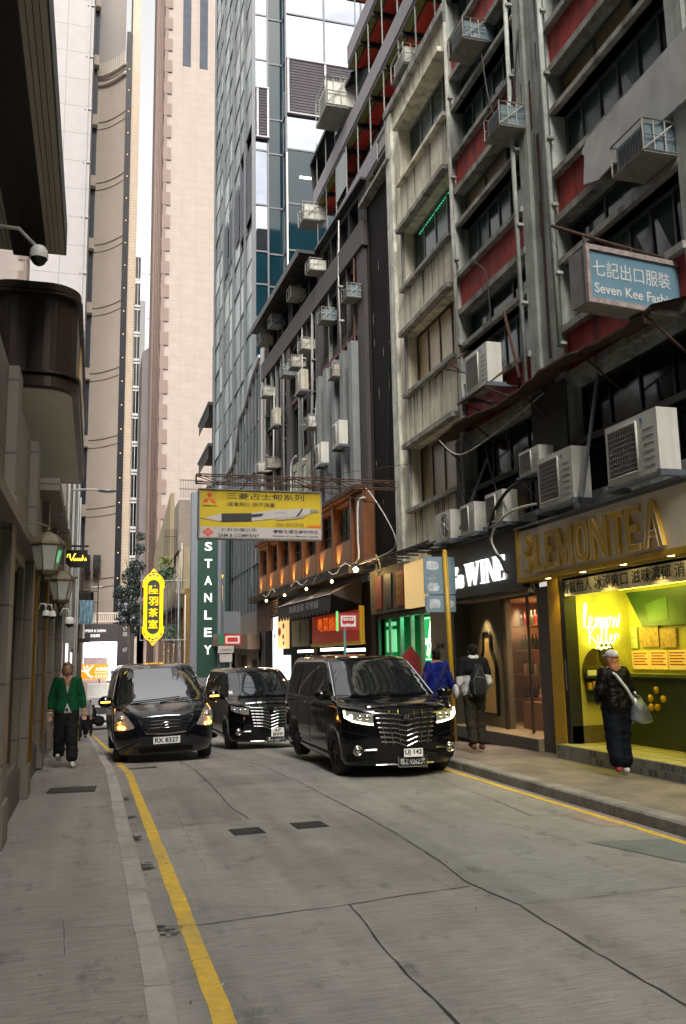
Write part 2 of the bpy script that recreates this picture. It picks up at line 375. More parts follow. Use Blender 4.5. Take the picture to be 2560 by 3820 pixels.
PATCHES = [([(4.6, 7.86), (5.58, 7.7), (5.58, 5.2), (5.5, 5.2), (4.8, 7.2)], -.001, m_patchd),
 ([(5.12, 9.28), (5.58, 9.3), (5.58, 8.3), (5.16, 8.46)], -.001, m_patchr), ([(1.69, 14.14), (2.86, 14.08), (2.9, 13.16), (1.68, 13.04)], -.001, m_patch),
 ([(.74, 10.04), (1.66, 10.3), (1.66, 13.0), (.98, 13.1), (.74, 13.0)], -.002, m_patch), ([(3.0, 9.3), (3.0, 6.2), (4.2, 6.2), (4.3, 9.25)], -.002, concrete('washed_concrete', (.42, .42, .405), .12))]
# leaf litter and water stains creeping out from the left kerb
mst = mat('gutter_stain', (.05, .048, .042), .9, .3, 9)
for yy in (12.3, 10.9, 9.6, 8.3, 6.35):
    mm = M(); cx = pl(KL, yy)+.015
    for q in range(20):
        x = cx+abs(random.gauss(0, .06)); y = yy+random.gauss(0, .07); r = random.uniform(.006, .02)*(1.3-min(1, (x-cx)*5))
        if r < .003: continue
        a = random.uniform(0, PI); n = 6
        mm.add([(x+r*2.2*math.cos(a+2*PI*i/n), y+r*math.sin(a+2*PI*i/n), .0045+random.random()*.0012) for i in range(n)], [tuple(range(n))])
    mm.build('gutter_stain', mst, road)
for p_, q_, mt_ in PATCHES:
    mm = M(); mm.add([(x, y, gz(y)+.004+q_) for x, y in p_], [tuple(range(len(p_)))]); mm.build('repair_patch', mt_, road)
def cover(cx, cy, w_, l_, rz, label, z=0, n=9):
    o = thing('drain_cover', label, 'drain cover', (cx, cy, z), rz, 'drain covers in the road and pavement')
    mm = M(); mm.box(-w_/2, w_/2, -l_/2, l_/2, .001, .008); mm.build('rim', m_iron, o)
    g = M(); s_ = w_/n
    for i in range(n): g.box(-w_/2+s_*i+s_*.25, -w_/2+s_*i+s_*.75, -l_/2+.02, l_/2-.02, .009, .013)
    g.build('grating', m_iron, o); return o

cover(1.6, 9.58, .33, .33, R(4), 'left of the two square iron covers in the middle of the road')
cover(2.3, 9.68, .35, .34, R(2), 'right of the two square iron covers in the middle of the road')
cover(-.24, 12.75, .62, .5, R(-3), 'wide dark grating in the left pavement in front of the walking man', .101, 16)
cover(.85, 16.1, .5, .12, R(14), 'narrow slotted cover across the yellow line near the front of the left van', gz(16.1), 10)
# scored lines and inset slabs of the left pavement
for p in ([(-.9, 9.1), (.28, 9.0)], [(-.15, 6.3), (.3, 6.22)], [(-.9, 14.3), (.25, 13.3)], [(-.15, 6.5), (-.12, 5.73)], [(-.9, 5.75), (-.12, 5.73)], [(-.9, 6.5), (-.15, 6.5)], [(-.58, 14.0), (.2, 14.1), (.22, 13.64), (-.55, 13.6), (-.58, 14.0)], [(-.9, 16.6), (.22, 16.7)], [(-.9, 19.6), (.2, 19.7)], [(-.25, 14.1), (-.25, 16.6)], [(-.9, 3.2), (.28, 3.1)]):
    crack(p, .012, 'pavement_joint', mat('joint_dirt', (.09, .085, .078), .9), .101, .004, pl_)
for p in ([(5.9, 14.6), (9, 14.7)], [(5.9, 12.3), (9, 12.2)], [(5.9, 10.0), (9, 10.05)], [(5.85, 17), (5.85, 8.2)], [(6.5, 10.05), (6.5, 12.2)]):
    crack(p, .012, 'pavement_joint', mat('joint_dirt', (.09, .085, .078), .9), .1215, .006, pr_)

# street continues unseen behind the camera; its closing block is added for shade
for (a, l_) in (((7.6, 24, -36, 2.9, -1, 30), 'plain office building continuing the right side of the street behind the camera'), ((-22, -1.6, -36, -6.05, -1, 34), 'plain office building continuing the left side of the street behind the camera'), ((-40, 40, -72, -60, -1, 34), 'unseen tall block added across the street behind the camera for shade')):
    bo = wthing('office_building', l_, 'building', ((a[0]+a[1])/2, (a[2]+a[3])/2, 0)); M().box(a[0], a[1], a[2], a[3], a[4], a[5]).build('wall', mat('back_wall_render', (.2, .19, .17), .8, .2, 1), bo)  # name also serves the unseen closing block added for shade
    wn = M()
    if a[5] == 34 and a[0] == -40:
        for i in range(24):
            for j in range(9): wn.box(-38+3.2*i, -36+3.2*i, -59.99, -59.9, 2+3.2*j, 4+3.2*j)
    else:
        xx = a[0] if a[0] > 0 else a[1]; sg = -1 if a[0] > 0 else 1
        for i in range(11):
            for j in range(9): wn.box(min(xx, xx+sg*.05), max(xx, xx+sg*.05), -35+2.7*i, -33.2+2.7*i, 3+3*j, 4.8+3*j)
    wn.build('window_rows', gls('back_glass', (.05, .06, .07), .1, .6), bo)['kind'] = 'stuff'

# bits of leaf, paper and chewing gum lying about
mm = M(); random.seed(31)
for i in range(150):
    x = random.choice([random.uniform(.5, 5.5), random.gauss(.55, .12), random.gauss(5.4, .12)]); y = random.uniform(4.5, 20); x = min(max(x, pl(KL, y)+.03), pl(KR, y)-.03); r = random.uniform(.006, .02); a = random.uniform(0, 6.28)
    mm.k = random.choice((0, 0, 1, 2)); z = gz(y)+.009
    mm.add([(x+r*math.cos(a), y+r*math.sin(a), z), (x-r*.5*math.sin(a), y+r*.5*math.cos(a), z+r*.3), (x-r*math.cos(a), y-r*math.sin(a), z), (x+r*.5*math.sin(a), y-r*.5*math.cos(a), z)], [(0, 1, 2, 3)])
tag(mm.build('leaf_litter', [mat('litter_brown', (.14, .09, .04), .8), mat('litter_pale', (.5, .48, .42), .8), mat('litter_ochre', (.4, .27, .07), .8)]), kind='stuff')
mm = M()
for i in range(60):
    x = random.uniform(-.8, .2); y = random.uniform(5, 15); r = random.uniform(.008, .018); mm.add([(x+r*math.cos(2*PI*k/7), y+r*math.sin(2*PI*k/7), .1035) for k in range(7)], [tuple(range(7))])
mm.build('gum_spots', mat('gum_grey', (.12, .115, .105), .8), pl_)['kind'] = 'stuff'
random.seed(7)
# ================================================================ RIGHT SIDE, near: grey and red block (A) and white block (B)
FX = 7.6
m_grey = mat('grey_render', (.38, .41, .385), .85, .28, 2.2, bump=.35, streak=.9, dirtcol=(.11, .105, .085))
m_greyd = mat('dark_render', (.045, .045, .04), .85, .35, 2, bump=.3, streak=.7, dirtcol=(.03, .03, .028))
m_redp = mat('red_render', (.40, .045, .035), .8, .3, 2.2, bump=.3, streak=.85, dirtcol=(.10, .028, .024))
m_ledge = mat('ledge_concrete', (.3, .3, .275), .85, .3, 4, bump=.3, streak=.85, dirtcol=(.07, .068, .06))
m_white = mat('weathered_white_render', (.74, .70, .56), .85, .22, 1.6, bump=.35, streak=.8, dirtcol=(.24, .22, .165))
m_sash = mat('painted_sash', (.10, .12, .115), .5, .2, 6); m_sashg = mat('grey_sash', (.22, .24, .23), .5, .2, 6)
m_brz = mat('bronze_frame', (.09, .07, .05), .4, .2, 6, metal=.3)
g_teal = gls('teal_glass', (.022, .05, .046), .12, .5, wav=.15); g_teal2 = gls('pale_teal_glass', (.055, .10, .09), .2, .4, wav=.1)
g_dark = gls('dark_glass', (.005, .007, .007), .1, .3, wav=.15); g_curt = mat('curtain_behind_glass', (.62, .46, .24), .35, .3, 3, stretch=(1, 14, .6)); g_dim = mat('blind_behind_glass', (.27, .20, .11), .4, .3, 3, stretch=(1, 12, .5))
m_blk = mat('black_paint', (.014, .014, .014), .5, .3, 5); m_wht = mat('white_paint', (.7, .7, .67), .5, .08, 5); m_steel = mat('steel', (.3, .31, .32), .4, .2, 8, metal=.7)
m_rust = mat('rusted_iron', (.075, .038, .026), .85, .4, 8, bump=.4); m_cable = mat('cable_rubber', (.018, .018, .018), .6); m_pipe = mat('pale_pipe', (.55, .55, .52), .5, .15, 5)

A = wthing('apartment_building', 'grey rendered block with red panels between its window bands', 'building', (FX, 10, .12))
T = FR(FX)
FB = [6.4, 9.23, 12.06, 14.89, 17.72, 20.55]
bays = [(13.74, 16.8), (9.35, 12.56), (4.9, 8.2)]
H = []
for (a, b) in bays:
    for z in FB: H += [(a, b, z+.82, z+1.95), (a, b, z+2.05, z+2.74)]
    H += [(a, b, 4.35, 5.15), (a, b, 5.25, 6.2)]
mm = M(T); wall_holes(mm, 3, 17.0, 4.15, 23.4, H, .32, 0); mm.box(3, 17.0, 23.3, 23.4, -6, 0); mm.quad((3,0,0),(3,23.4,0),(3,23.4,-7),(3,0,-7)); mm.quad((17,4,0),(17,23.4,0),(17,23.4,-7),(17,4,-7)); mm.quad((3,4,-7),(17,4,-7),(17,23.4,-7),(3,23.4,-7))
mm.build('wall', m_grey, A)
for (a, b) in bays:
    for k, z in enumerate(FB):
        r = M(T); r.box(a, b, z+.02, z+.72, 0, .035); r.build('red_panel', m_redp, A)
        l = M(T); l.box(a-.04, b+.04, z+.72, z+.83, 0, .16); l.box(a-.02, b+.02, z+1.95, z+2.05, -.28, .11); l.box(a-.04, b+.04, z-.11, z+.02, 0, .12)
        l.build('ledge', m_ledge, A)
        n = 6 if a > 9 or k else 5
        window(T, A, a, b, z+.83, z+1.95, .24, n, 1, m_sash, g_teal, .055, wob=.012, gm2=g_teal2)
        window(T, A, a, b, z+2.05, z+2.74, .2, 3, 1, m_sash, g_dark, .05, wob=.01, gm2=[g_teal, g_dim, m_greyd][k % 3])
    l = M(T); l.box(a, b, 5.15, 5.25, -.2, .06); l.build('ledge', m_greyd, A)
    window(T, A, a, b, 4.35, 5.15, .22, 4, 1, m_blk, g_dark, .05); window(T, A, a, b, 5.25, 6.2, .22, 4, 1, m_blk, g_dark, .05)
for (a, b) in ((12.56, 13.74), (8.2, 9.35), (3, 4.9)):
    c = M(T); c.box(a, a+.34, 4.15, 23.3, 0, .10); c.box(b-.34, b, 4.15, 23.3, 0, .10); c.box(a+.34, b-.34, 4.15, 23.3, 0, .03); c.build('pier', m_grey, A)
c = M(T); c.box(16.8, 17.0, 4.15, 23.3, 0, .12); c.build('pier', m_grey, A)
c = M(T); c.box(13.16, 13.24, 9.2, 9.9, .03, .034); c.box(13.1, 13.2, 6.9, 11.2, .031, .0345); c.box(13.3, 13.36, 11.4, 12.4, .031, .036); c.build('rust_streak', m_rust, A)
# darker facings on the mezzanine piers, below the canopy
M(T).box(12.56, 13.74, 4.1, 6.35, .101, .14).build('dark_pier', m_greyd, A); M(T).box(16.8, 17.2, 4.1, 6.35, .121, .15).build('dark_pier', m_greyd, A)
# downpipes on the piers
for i, (u, z0, z1) in enumerate(((16.72, 4.5, 16.2), (13.78, 6.6, 15.8), (12.52, 6.9, 14.4))):
    p = M(T); p.tube([(u, z0, .2), (u+.02, z0+(z1-z0)*.5, .2), (u, z1, .2)], .045, 8)
    for k in range(6): p.box(u-.08, u+.08, z0+(z1-z0)*k/6, z0+(z1-z0)*k/6+.05, .1, .22)
    p.build('downpipe', m_grey if i else m_ledge, A)
# peeling white board over the second bay
pb = tag(M(T).prism([(11.5, 9.25), (11.42, 9.7), (11.5, 9.8), (11.3, 9.95), (8.6, 10.05), (8.6, 9.05), (10.1, 9.1), (10.4, 9.0), (10.7, 9.13), (11.1, 9.1)], .17, .2).build('torn_board', mat('torn_white_board', (.5, .51, .5), .8, .15, 3, dirt=.5, dirtcol=(.2, .2, .19))), 'torn white board hanging over a red panel, above the blue hanging sign', 'board')
# tatty awning of sheet metal over the mezzanine
o = wthing('metal_canopy', 'long rusty sheet metal canopy over the dark mezzanine and its condensers', 'canopy', (FX, 12, 6.3))
c = M(); ys = [9.35+.2*i for i in range(41)]; vs = []
for y in ys:
    zz = 6.28+.06*math.sin(y*1.7)+random.uniform(-.02, .02)+.012*(y-10); xe = 6.88+random.uniform(-.012, .012)
    vs += [(FX+.0, y, zz+.22), (xe, y, zz), (xe, y, zz-.035), (FX, y, zz+.185)]
for i in range(40):
    b = 4*i; c.add([], []); c.f += [[b, b+1, b+5, b+4], [b+1, b+2, b+6, b+5], [b+2, b+3, b+7, b+6]]; c.mi += [0]*3; c.sm += [False]*3
c.v = [Vector(v) for v in vs]; c.build('sheet', m_rust, o)
for y in (16.9, 15.2, 13.2, 11.2, 9.6):
    b = M(); b.tube([(FX, y, 5.75), (6.95, y, 6.26)], .018, 6); b.build('bracket', m_rust, o)

# ---------------- white block
B = wthing('apartment_building', 'weathered off-white rendered building with four hooded windows, beside the dark tiled shaft', 'building', (FX, 19, .12))
T = FR(FX); WZ = [5.42, 8.42, 11.3, 14.3]
mm = M(T); hs_ = [(17.3, 20.35, z, z+1.55) for z in WZ]
wall_holes(mm, 17.0, 21.35, 4.1, 16.75, hs_, .38, 0); mm.quad((21.35,4,0),(21.35,16.75,0),(21.35,16.75,-5),(21.35,4,-5)); mm.box(17.0, 21.35, 16.7, 16.75, -5, -.01)
mm.build('wall', m_white, B)
p = M(T); p.box(20.95, 21.4, 4.1, 16.72, 0, .09); p.box(16.95, 17.12, 4.1, 16.72, .0, .05); p.build('pier', mat('flaking_white_render', (.6, .6, .53), .9, .3, 3, bump=.5, streak=.75, dirtcol=(.13, .12, .1)), B)
p = M(T); p.box(17.0, 21.4, 16.75, 16.95, -.4, .14); p.build('coping', m_ledge, B)
for k, z in enumerate(WZ):
    h = M(T); h.prism([(17.2, z+1.55), (20.5, z+1.55), (20.5, z+1.67), (17.2, z+1.67)], 0, .2); h.box(17.2, 20.5, z-.1, z, 0, .14); h.box(20.35, 20.47, z, z+1.55, 0, .06); h.build('window_hood', m_ledge if k < 3 else m_white, B)
    if k < 2:
        w_ = window(T, B, 17.3, 20.35, z, z+1.55, .3, 4, 1, m_brz, g_curt if k == 1 else g_dim, .06, gm2=g_dim if k == 0 else g_curt)
    else: window(T, B, 17.3, 20.35, z, z+1.55, .3, 4, 1, m_sashg, g_teal2, .06, wob=.015, gm2=g_teal)
# string of small green lamps inside the third window
o = tag(M(T).build('fairy_lights', emi('green_lamp', (.1, 1, .4), 2.5)) if 0 else None) if 0 else None
mm = M(T)
for i in range(22): mm.ball((17.5+i*.115, 12.72-.004*i, -.27), .018, 6, 4)
mm.tube([(17.5, 12.74, -.275), (20.0, 12.66, -.275)], .004, 4)
tag(mm.build('string_lights', emi('green_lamp', (.05, .6, .28), .5)), 'string of small green lights inside a window of the white building', 'string lights')

# ---------------- dark tiled shaft
m_shaft = brick('charcoal_tile', (.010, .009, .009), (.014, .012, .012), (.006, .0055, .0055), .12, .08, rough=.85, msize=.008, spec=.15)
S = wthing('tiled_shaft', 'tall charcoal tiled shaft with a flat slab on top, beside the white building', 'shaft', (FX, 22.4, .12))
mm = M(); mm.box(7.72, 10.5, 21.42, 23.75, 4.2, 15.4); mm.build('wall', m_shaft, S)
mm = M(); mm.box(7.45, 10.6, 21.1, 23.9, 15.4, 15.5); mm.build('cap', m_ledge, S)
mm = M(); mm.tube([(7.68, 21.75, 4.6), (7.68, 21.7, 15.2)], .04, 8); mm.tube([(7.7, 22.6, 6.0), (7.69, 22.2, 9), (7.7, 21.9, 14)], .012, 5); mm.build('cable', m_cable, S)
for i in range(12):
    y = random.uniform(21.6, 23.6); z = random.uniform(5, 14); M().box(7.714, 7.718, y, y+.012, z, z+random.uniform(.1, .5)).build('drip_mark', mat('white_drip', (.4, .4, .38), .8), S)


# ================================================================ brown block (C): front turned a little with the bend of the street
AC_ = math.atan(.038)
C = thing('office_building', 'dark brown mosaic-clad office block crowded with air conditioners, behind the yellow pen billboard', 'building', (7.68, 23.75, .0), AC_)
TL = frame((0, 0, 0), (0, 1, 0), (0, 0, 1), (-1, 0, 0))
WC = Matrix.Translation((7.68, 23.75, 0)) @ Matrix.Rotation(AC_, 4, 'Z') @ TL         # u along the front, v up, n out: world
m_mos = brick('purple_grey_mosaic', (.07, .06, .062), (.085, .073, .076), (.07, .06, .06), .05, .05, rough=.7, msize=.004, spec=.3)
m_cdk = mat('sooty_wall', (.014, .012, .011), .8, .35, 3, bump=.3, streak=.5, dirtcol=(.02, .018, .018)); m_fin = mat('pale_fin', (.19, .215, .22), .7, .15, 2, streak=.6, dirtcol=(.13, .14, .14))
m_cream = mat('dirty_cream_panel', (.34, .33, .26), .8, .25, 3, streak=.5, dirtcol=(.14, .13, .1))
L = 14.75
FZ = [6.75, 9.25, 11.75]
piers = [(.1, .75), (4.75, 5.35), (9.05, 9.7), (13.3, 13.9)]
H = []; WN = []
for a, b, n in ((.75, 4.75, 4), (5.35, 9.05, 3), (9.7, 13.3, 4)):
    for z in FZ:
        for i in range(n):
            u0 = a+(b-a)*i/n+.1; u1 = a+(b-a)*(i+1)/n-.1; H.append((u0, u1, z+.35, z+2.15)); WN.append((u0, u1, z+.35, z+2.15, 1))
    for i in range(n):
        u0 = a+(b-a)*i/n+.06; u1 = a+(b-a)*(i+1)/n-.06; H.append((u0, u1, 15.05, 16.1)); WN.append((u0, u1, 15.05, 16.1, 2))
mm = M(TL); wall_holes(mm, 0, L, 6.6, 16.3, H, .3, 0); mm.box(0, L, 16.25, 16.3, -5, 0); mm.quad((0,4,0),(0,16.3,0),(0,16.3,-5),(0,4,-5)); mm.quad((L,-1,0),(L,16.3,0),(L,16.3,-5),(L,-1,-5))
mm.build('wall', m_cdk, C)
for a, b in piers: M(TL).box(a, b, 6.6, 14.4, 0, .12).build('pier', m_mos, C)
M(TL).box(0, 13.95, 14.15, 14.95, .0, .2).build('parapet_band', m_mos, C)
for a, b, k, q in ((.75, 4.7, 0, 0), (5.35, 9.0, 1, 1), (9.7, 13.3, 2, 0)):
    M(TL).box(a, b, 11.62, 11.78, .0, .08).build('spandrel', mat('spandrel_red', (.11, .035, .03), .8, .3, 4) if k != 2 else m_cdk, C)
for (u0, u1, z0, z1, k) in WN:
    cream = (5.3 < u0 < 9.1 and z0 < 9.5)
    if cream:
        M(TL).box(u0-.08, u1+.08, z0-.25, z1+.3, .01, .05).build('panel', m_cream, C); window(TL, C, u0+.25, u1-.2, z0, z1, -.06, 1, 2, m_cream, g_teal2, .04); continue
    window(TL, C, u0, u1, z0, z1, .24, 2, 2 if k == 1 else 1, m_blk if random.random() < .6 else m_sashg, g_dark, .04, wob=.02, gm2=g_teal2 if (k == 2 or random.random() < .25) else g_teal)
# pale sash posts standing in the openings
for (u0, u1, z0, z1, k) in WN:
    if k == 1 and random.random() < .7: M(TL).box(u0-.11, u0-.03, z0-.4, z1+.3, 0, .11).build('mullion', m_sashg if random.random() < .5 else m_mos, C)
for i, u in enumerate((.95, 1.85, 2.75, 3.65, 4.5)):
    M(TL).box(u-.2, u+.14, 6.7, 11.35-.12*i*0, .12, .34).build('fin', m_fin, C)
for z in (9.2, 9.85, 8.4): M(TL).box(.8, 4.7, z, z+.14, .05, .12).build('transom', m_fin, C)
M(TL).box(13.95, L, -1.5, 16.0, -.1, .05).build('end_pier', mat('pale_end_pier', (.42, .40, .39), .7, .08, 2), C)
# overhanging dark eaves
e = M(TL); e.prism([(5.1, 16.2), (L-1.3, 16.2), (L-1.3, 16.32), (5.1, 16.32)], 0, .85); e.prism([(5.1, 16.05), (L-1.3, 16.05), (L-1.3, 16.2), (5.1, 16.2)], .8, .85); e.prism([(0, 16.3), (5.1, 16.3), (5.1, 16.38), (0, 16.38)], 0, .2)
for i in range(6, 15): e.tube([(.3+i*.85, 15.95, .05), (.3+i*.85, 16.18, .75)], .02, 5)
e.build('eaves', m_blk, C)
# copper-coloured shopfront storey
m_cop = mat('copper_cladding', (.20, .078, .032), .5, .2, 3, metal=.25, bump=.1)
m_copp = mat('copper_panel', (.30, .145, .06), .5, .08, 3, metal=.2)
cp = tag(bpy.data.objects.new('copper_shopfront', None), 'copper-clad first-floor restaurant front lit from below by small uplights', 'shopfront'); COL.objects.link(cp); cp.location = C.location; cp.rotation_euler = C.rotation_euler
H = []; st = [(.95+i*1.84, .95+(i+1)*1.84) for i in range(7)]
for a, b in st: H.append((a+.22, b-.12, 5.28, 6.42))
mm = M(TL); wall_holes(mm, 0, 13.9, 4.42, 6.62, H, .25, .34); mm.box(0, 13.9, 6.55, 6.62, -.1, .5); mm.quad((0,4.42,.34),(0,6.62,.34),(0,6.62,-.2),(0,4.42,-.2)); mm.build('wall', m_cop, cp)
for a, b in st:
    M(TL).box(a+.2, b-.1, 4.5, 5.22, .34, .36).build('panel', m_copp, cp)
    p = M(TL); p.box(a-.1, a+.03, 4.42, 6.55, .34, .42); p.box(a+.05, a+.12, 4.42, 6.55, .34, .39); p.build('pilaster', m_cop, cp)
    window(TL, cp, a+.22, b-.12, 5.28, 6.42, -.12, 3, 3, m_brz, g_dark, .05, gm2=g_teal2)
M(TL).prism([(0, 6.6), (13.9, 6.6), (13.9, 6.72), (0, 6.72)], .2, .56).build('cornice', m_rust, cp)
def uplight(u, k):
    o = thing('uplight', 'small black uplight %s the copper wall' % k, 'spotlight', tuple(WC @ Vector((u, 4.42, .6))), AC_, 'uplights under the copper wall')
    m = M(TL); m.tube([(-.12, .02, .05), (.12, .1, -.02)], .045, 8); m.box(-.02, .02, -.05, .06, -.05, .05); m.build('lamp_body', m_blk, o)
    l = M(TL); l.tube([(.1, .095, -.015), (.13, .11, -.02)], .035, 8); l.build('lens', emi('warm_lens', (1, .6, .2), 12), o)
for i, k in enumerate(('nearest, under', 'second nearest, under', 'third nearest, under', 'middle one, under', 'fifth, under', 'sixth, under', 'farthest, under')):
    u = .95+i*1.84+1.2; uplight(u, k); p = WC @ Vector((u+.25, 4.5, .52)); q = WC @ Vector((u+.1, 5.3, .3))
    lamp('uplight_lamp', 'SPOT', p, 46, (1, .56, .15), .03, 66, q)

# rust streaked downpipes, flues and torn blinds on the brown block
for i, (u, z0, z1, r_) in enumerate(((.85, 6.7, 14.1, .03), (2.3, 11.4, 16.1, .025), (5.6, 6.8, 14.2, .05), (5.8, 6.8, 12.5, .03), (7.0, 9.0, 14.2, .025), (9.9, 6.8, 14.2, .04), (10.1, 8.0, 16.0, .025), (11.6, 6.8, 13.0, .03), (13.2, 7.0, 14.1, .04))):
    p = M(TL); p.tube([(u, z0, .16), (u+.05*math.sin(i), (z0+z1)/2, .2), (u, z1, .16)], r_, 6)
    for k in range(4): p.box(u-r_*1.6, u+r_*1.6, z0+(z1-z0)*k/4, z0+(z1-z0)*k/4+.05, .05, .22)
    p.build('downpipe', m_rust if i % 3 == 0 else (m_pipe if i % 3 == 1 else m_sashg), C)
for i in range(14):
    u = random.uniform(.8, 13); z = random.choice(FZ)+random.uniform(.3, .9); M(TL).box(u, u+random.uniform(.25, .5), z, z+random.uniform(.3, 1.0), -.2, -.17).build('torn_blind', random.choice([m_cream, m_sashg, m_rust]), C)

# dirt runs under sills and unit brackets on the two near blocks
m_run = mat('dirt_run', (.10, .095, .075), .9, .35, 6)
for i in range(34):
    k = random.random(); par, u, z, n_ = (A, random.uniform(12.6, 13.7), random.uniform(7.5, 15), .1005) if k < .35 else (B, random.uniform(17.3, 20.8), random.choice([z-.1 for z in WZ]), .0015)
    l_ = random.uniform(.35, 1.1); w_ = random.uniform(.015, .05)
    M(FR(FX)).prism([(u-w_, z), (u+w_, z), (u+w_*.5, z-l_*.6), (u+w_*.15, z-l_), (u-w_*.2, z-l_*.95), (u-w_*.6, z-l_*.5)], n_, n_+.002).build('dirt_run', m_run, par)
# ================================================================ upper block with balconies (D), seen over the roof of C
D = wthing('apartment_building', 'old apartment tower with red and olive balcony soffits rising over the brown block', 'building', (8.6, 26, .12))
DX = 9.25; SX = 8.4
m_soffr = mat('red_soffit', (.6, .05, .022), .8, .2, 3); m_soffo = mat('olive_soffit', (.22, .21, .05), .85, .25, 4); m_dk = mat('dark_slab', (.03, .03, .03), .8, .3, 4)
m_purp = mat('lilac_parapet', (.22, .2, .22), .7, .12, 4, streak=.3, dirtcol=(.1, .09, .09))
T = FR(DX); DZ = [17.5, 20.3, 23.1, 25.9, 28.7]
H = []; WN = []
for z in DZ:
    for i in range(7): H.append((20.6+i*1.72, 21.9+i*1.72, z+.95, z+2.35)); 
H = [h for h in H if h[3] < 23 or h[1] < 27.4]
mm = M(T); wall_holes(mm, 19, 27.6, 15.5, 31.5, [h for h in H if h[1] < 27.6], .25, 0); wall_holes(mm, 27.6, 33.2, 15.5, 22.9, [h for h in H if h[0] > 27.6], .25, 0); mm.box(19, 27.6, 31.4, 31.5, -6, 0); mm.quad((33.2,15,0),(33.2,22.9,0),(33.2,22.9,-8),(33.2,15,-8)); mm.quad((27.6,15,0),(27.6,31.5,0),(27.6,31.5,-8),(27.6,15,-8)); mm.quad((19,15,0),(19,31.5,0),(19,31.5,-8),(19,15,-8)); mm.build('wall', mat('stained_brown_wall', (.13, .12, .11), .85, .25, 2, streak=.5), D)
for h in H: window(T, D, *h, .2, 2, 1, m_sashg, g_dark, .05, gm2=g_teal2, wob=.02)
for k, z in enumerate(DZ):
    y1 = 33.2 if k < 2 else 27.8
    s_ = M(); s_.box(SX, DX, 19, y1, z, z+.2); s_.build('balcony_slab', m_dk, D)
    M().box(SX-.02, SX+.1, 19, y1, z+.2, z+.88).build('parapet', m_purp, D)
    n = 9 if k < 2 else 6; w_ = (y1-19)/n
    for i in range(n):
        y = 19+i*w_
        M().box(SX+.3, DX-.08, y+.12, y+w_-.12, z-.015, z-.002).build('soffit_panel', m_soffr, D)
        M().box(SX+.02, SX+.24, y+.08, y+w_-.08, z-.015, z-.002).build('soffit_panel', m_soffo, D)
        M().box(SX+.0, DX, y-.05, y+.05, z-.14, z-.002).build('beam', m_dk, D)
    if k < 4:
        for i in range(10 if k < 2 else 6): y = 19.6+i*1.45; M().box(SX+.0, SX+.035, y, y+.035, z+.88, z+2.8).build('post', m_sashg, D)
        for i in ((6,) if k < 2 else (1,)): y = 19.6+i*1.45; M().box(SX+.01, SX+.03, y+.05, y+1.45, z+1.3, z+2.75).build('enclosed_balcony_glass', g_teal if (k, i) != (2, 1) else mat('pink_board', (.4, .16, .14), .8, .1, 3), D)
hd = M(); hd.add([(8.3, 27.2, 22.35), (8.3, 33.4, 22.5), (9.3, 33.4, 23.1), (9.3, 27.2, 23.1), (8.3, 27.2, 22.5), (8.3, 33.4, 22.65), (8.3, 27.2, 21.6), (9.3, 33.4, 20.3), (8.5, 33.4, 20.3)], [(0,1,2,3),(4,5,2,3),(0,1,5,4),(1,2,7,8)]); hd.build('hood', m_blk, D)

# ================================================================ glass tower (E) and its lower wing
g_twB = gls('tower_glass', (.005, .022, .033), .05, .3); g_twL = gls('tower_glass_pale', (.22, .285, .30), .2, .3)
g_mir = gls('mirror_glass', (.135, .152, .185), .02, 1, metal=.9)
m_mul = mat('aluminium_mullion', (.08, .09, .10), .5, .1, 4, metal=.2); m_louv = mat('louvre_blade', (.36, .34, .37), .5, .08, 4); m_louvd = mat('louvre_shadow_gap', (.04, .05, .07), .6)
E_ = wthing('glass_tower', 'blue-green glass office tower with two bands of grey louvres', 'building', (10, 48, -2.2))
X0, X1, Y0, Y1, ZT = 7.45, 17.5, 42., 57.5, 50.
mm = M(); mm.box(X0+.35, X1, Y0+.35, Y1, -3, ZT); mm.build('core', m_louvd, E_)
def panels(name, T, us, zs, mats, skip=None, gap=.045, parent=E_, tilt=.012, pick=None):
    """a curtain wall: every light a slightly tilted flat sheet, held by proud mullions"""
    p = M(T); fr = M(T)
    for a, b in zip(us, us[1:]):
        for c, d in zip(zs, zs[1:]):
            if skip and skip((a+b)/2, (c+d)/2): continue
            t = [random.uniform(-tilt, tilt) for _ in range(3)]; p.k = pick((a+b)/2, (c+d)/2) if pick else random.choice(range(len(mats)))
            p.quad((a+gap, c+gap, t[0]), (b-gap, c+gap, t[1]), (b-gap, d-gap, t[2]), (a+gap, d-gap, t[0]+t[2]-t[1]))
    for a in us: fr.box(a-gap, a+gap, zs[0], zs[-1], -.05, .05)
    for c in zs: fr.box(us[0], us[-1], c-gap, c+gap, -.05, .042)
    p.build(name, mats, parent); fr.build('mullion', m_mul, parent)
LB = lambda z: 30.3 < z < 33.6
zs = [-2.5+2.9*i for i in range(7)]+[17.8+1.72*i for i in range(7)]; zs = zs[:6]+[15.0, 16.7, 19.0, 20.8, 22.6, 25.2, 28.3, 30.3, 33.6, 36.3, 39, 41.7, 44.4, 47.2, 50]
tfr = FC(Y0)
u_re = [X0, X0+1.1]                                            # narrow strip left of the recess
panels('glazing', tfr, [X0, X0+.7], zs, [g_mir, g_twB], None, pick=lambda u, z: 0 if z > 22.6 else 1)
tf2 = FC(Y0-.5)                                                # the projecting right-hand bay
rb = M(); rb.box(X0+1.6, X1, Y0-.45, Y0+.4, -3, ZT); rb.build('core', m_louvd, E_)
panels('glazing', tf2, [X0+1.6, X0+3.75, X0+5.9, X0+8.05, X1], zs, [g_mir, g_twB], lambda u, z: LB(z), pick=lambda u, z: 0 if z > 28.3 else 1)
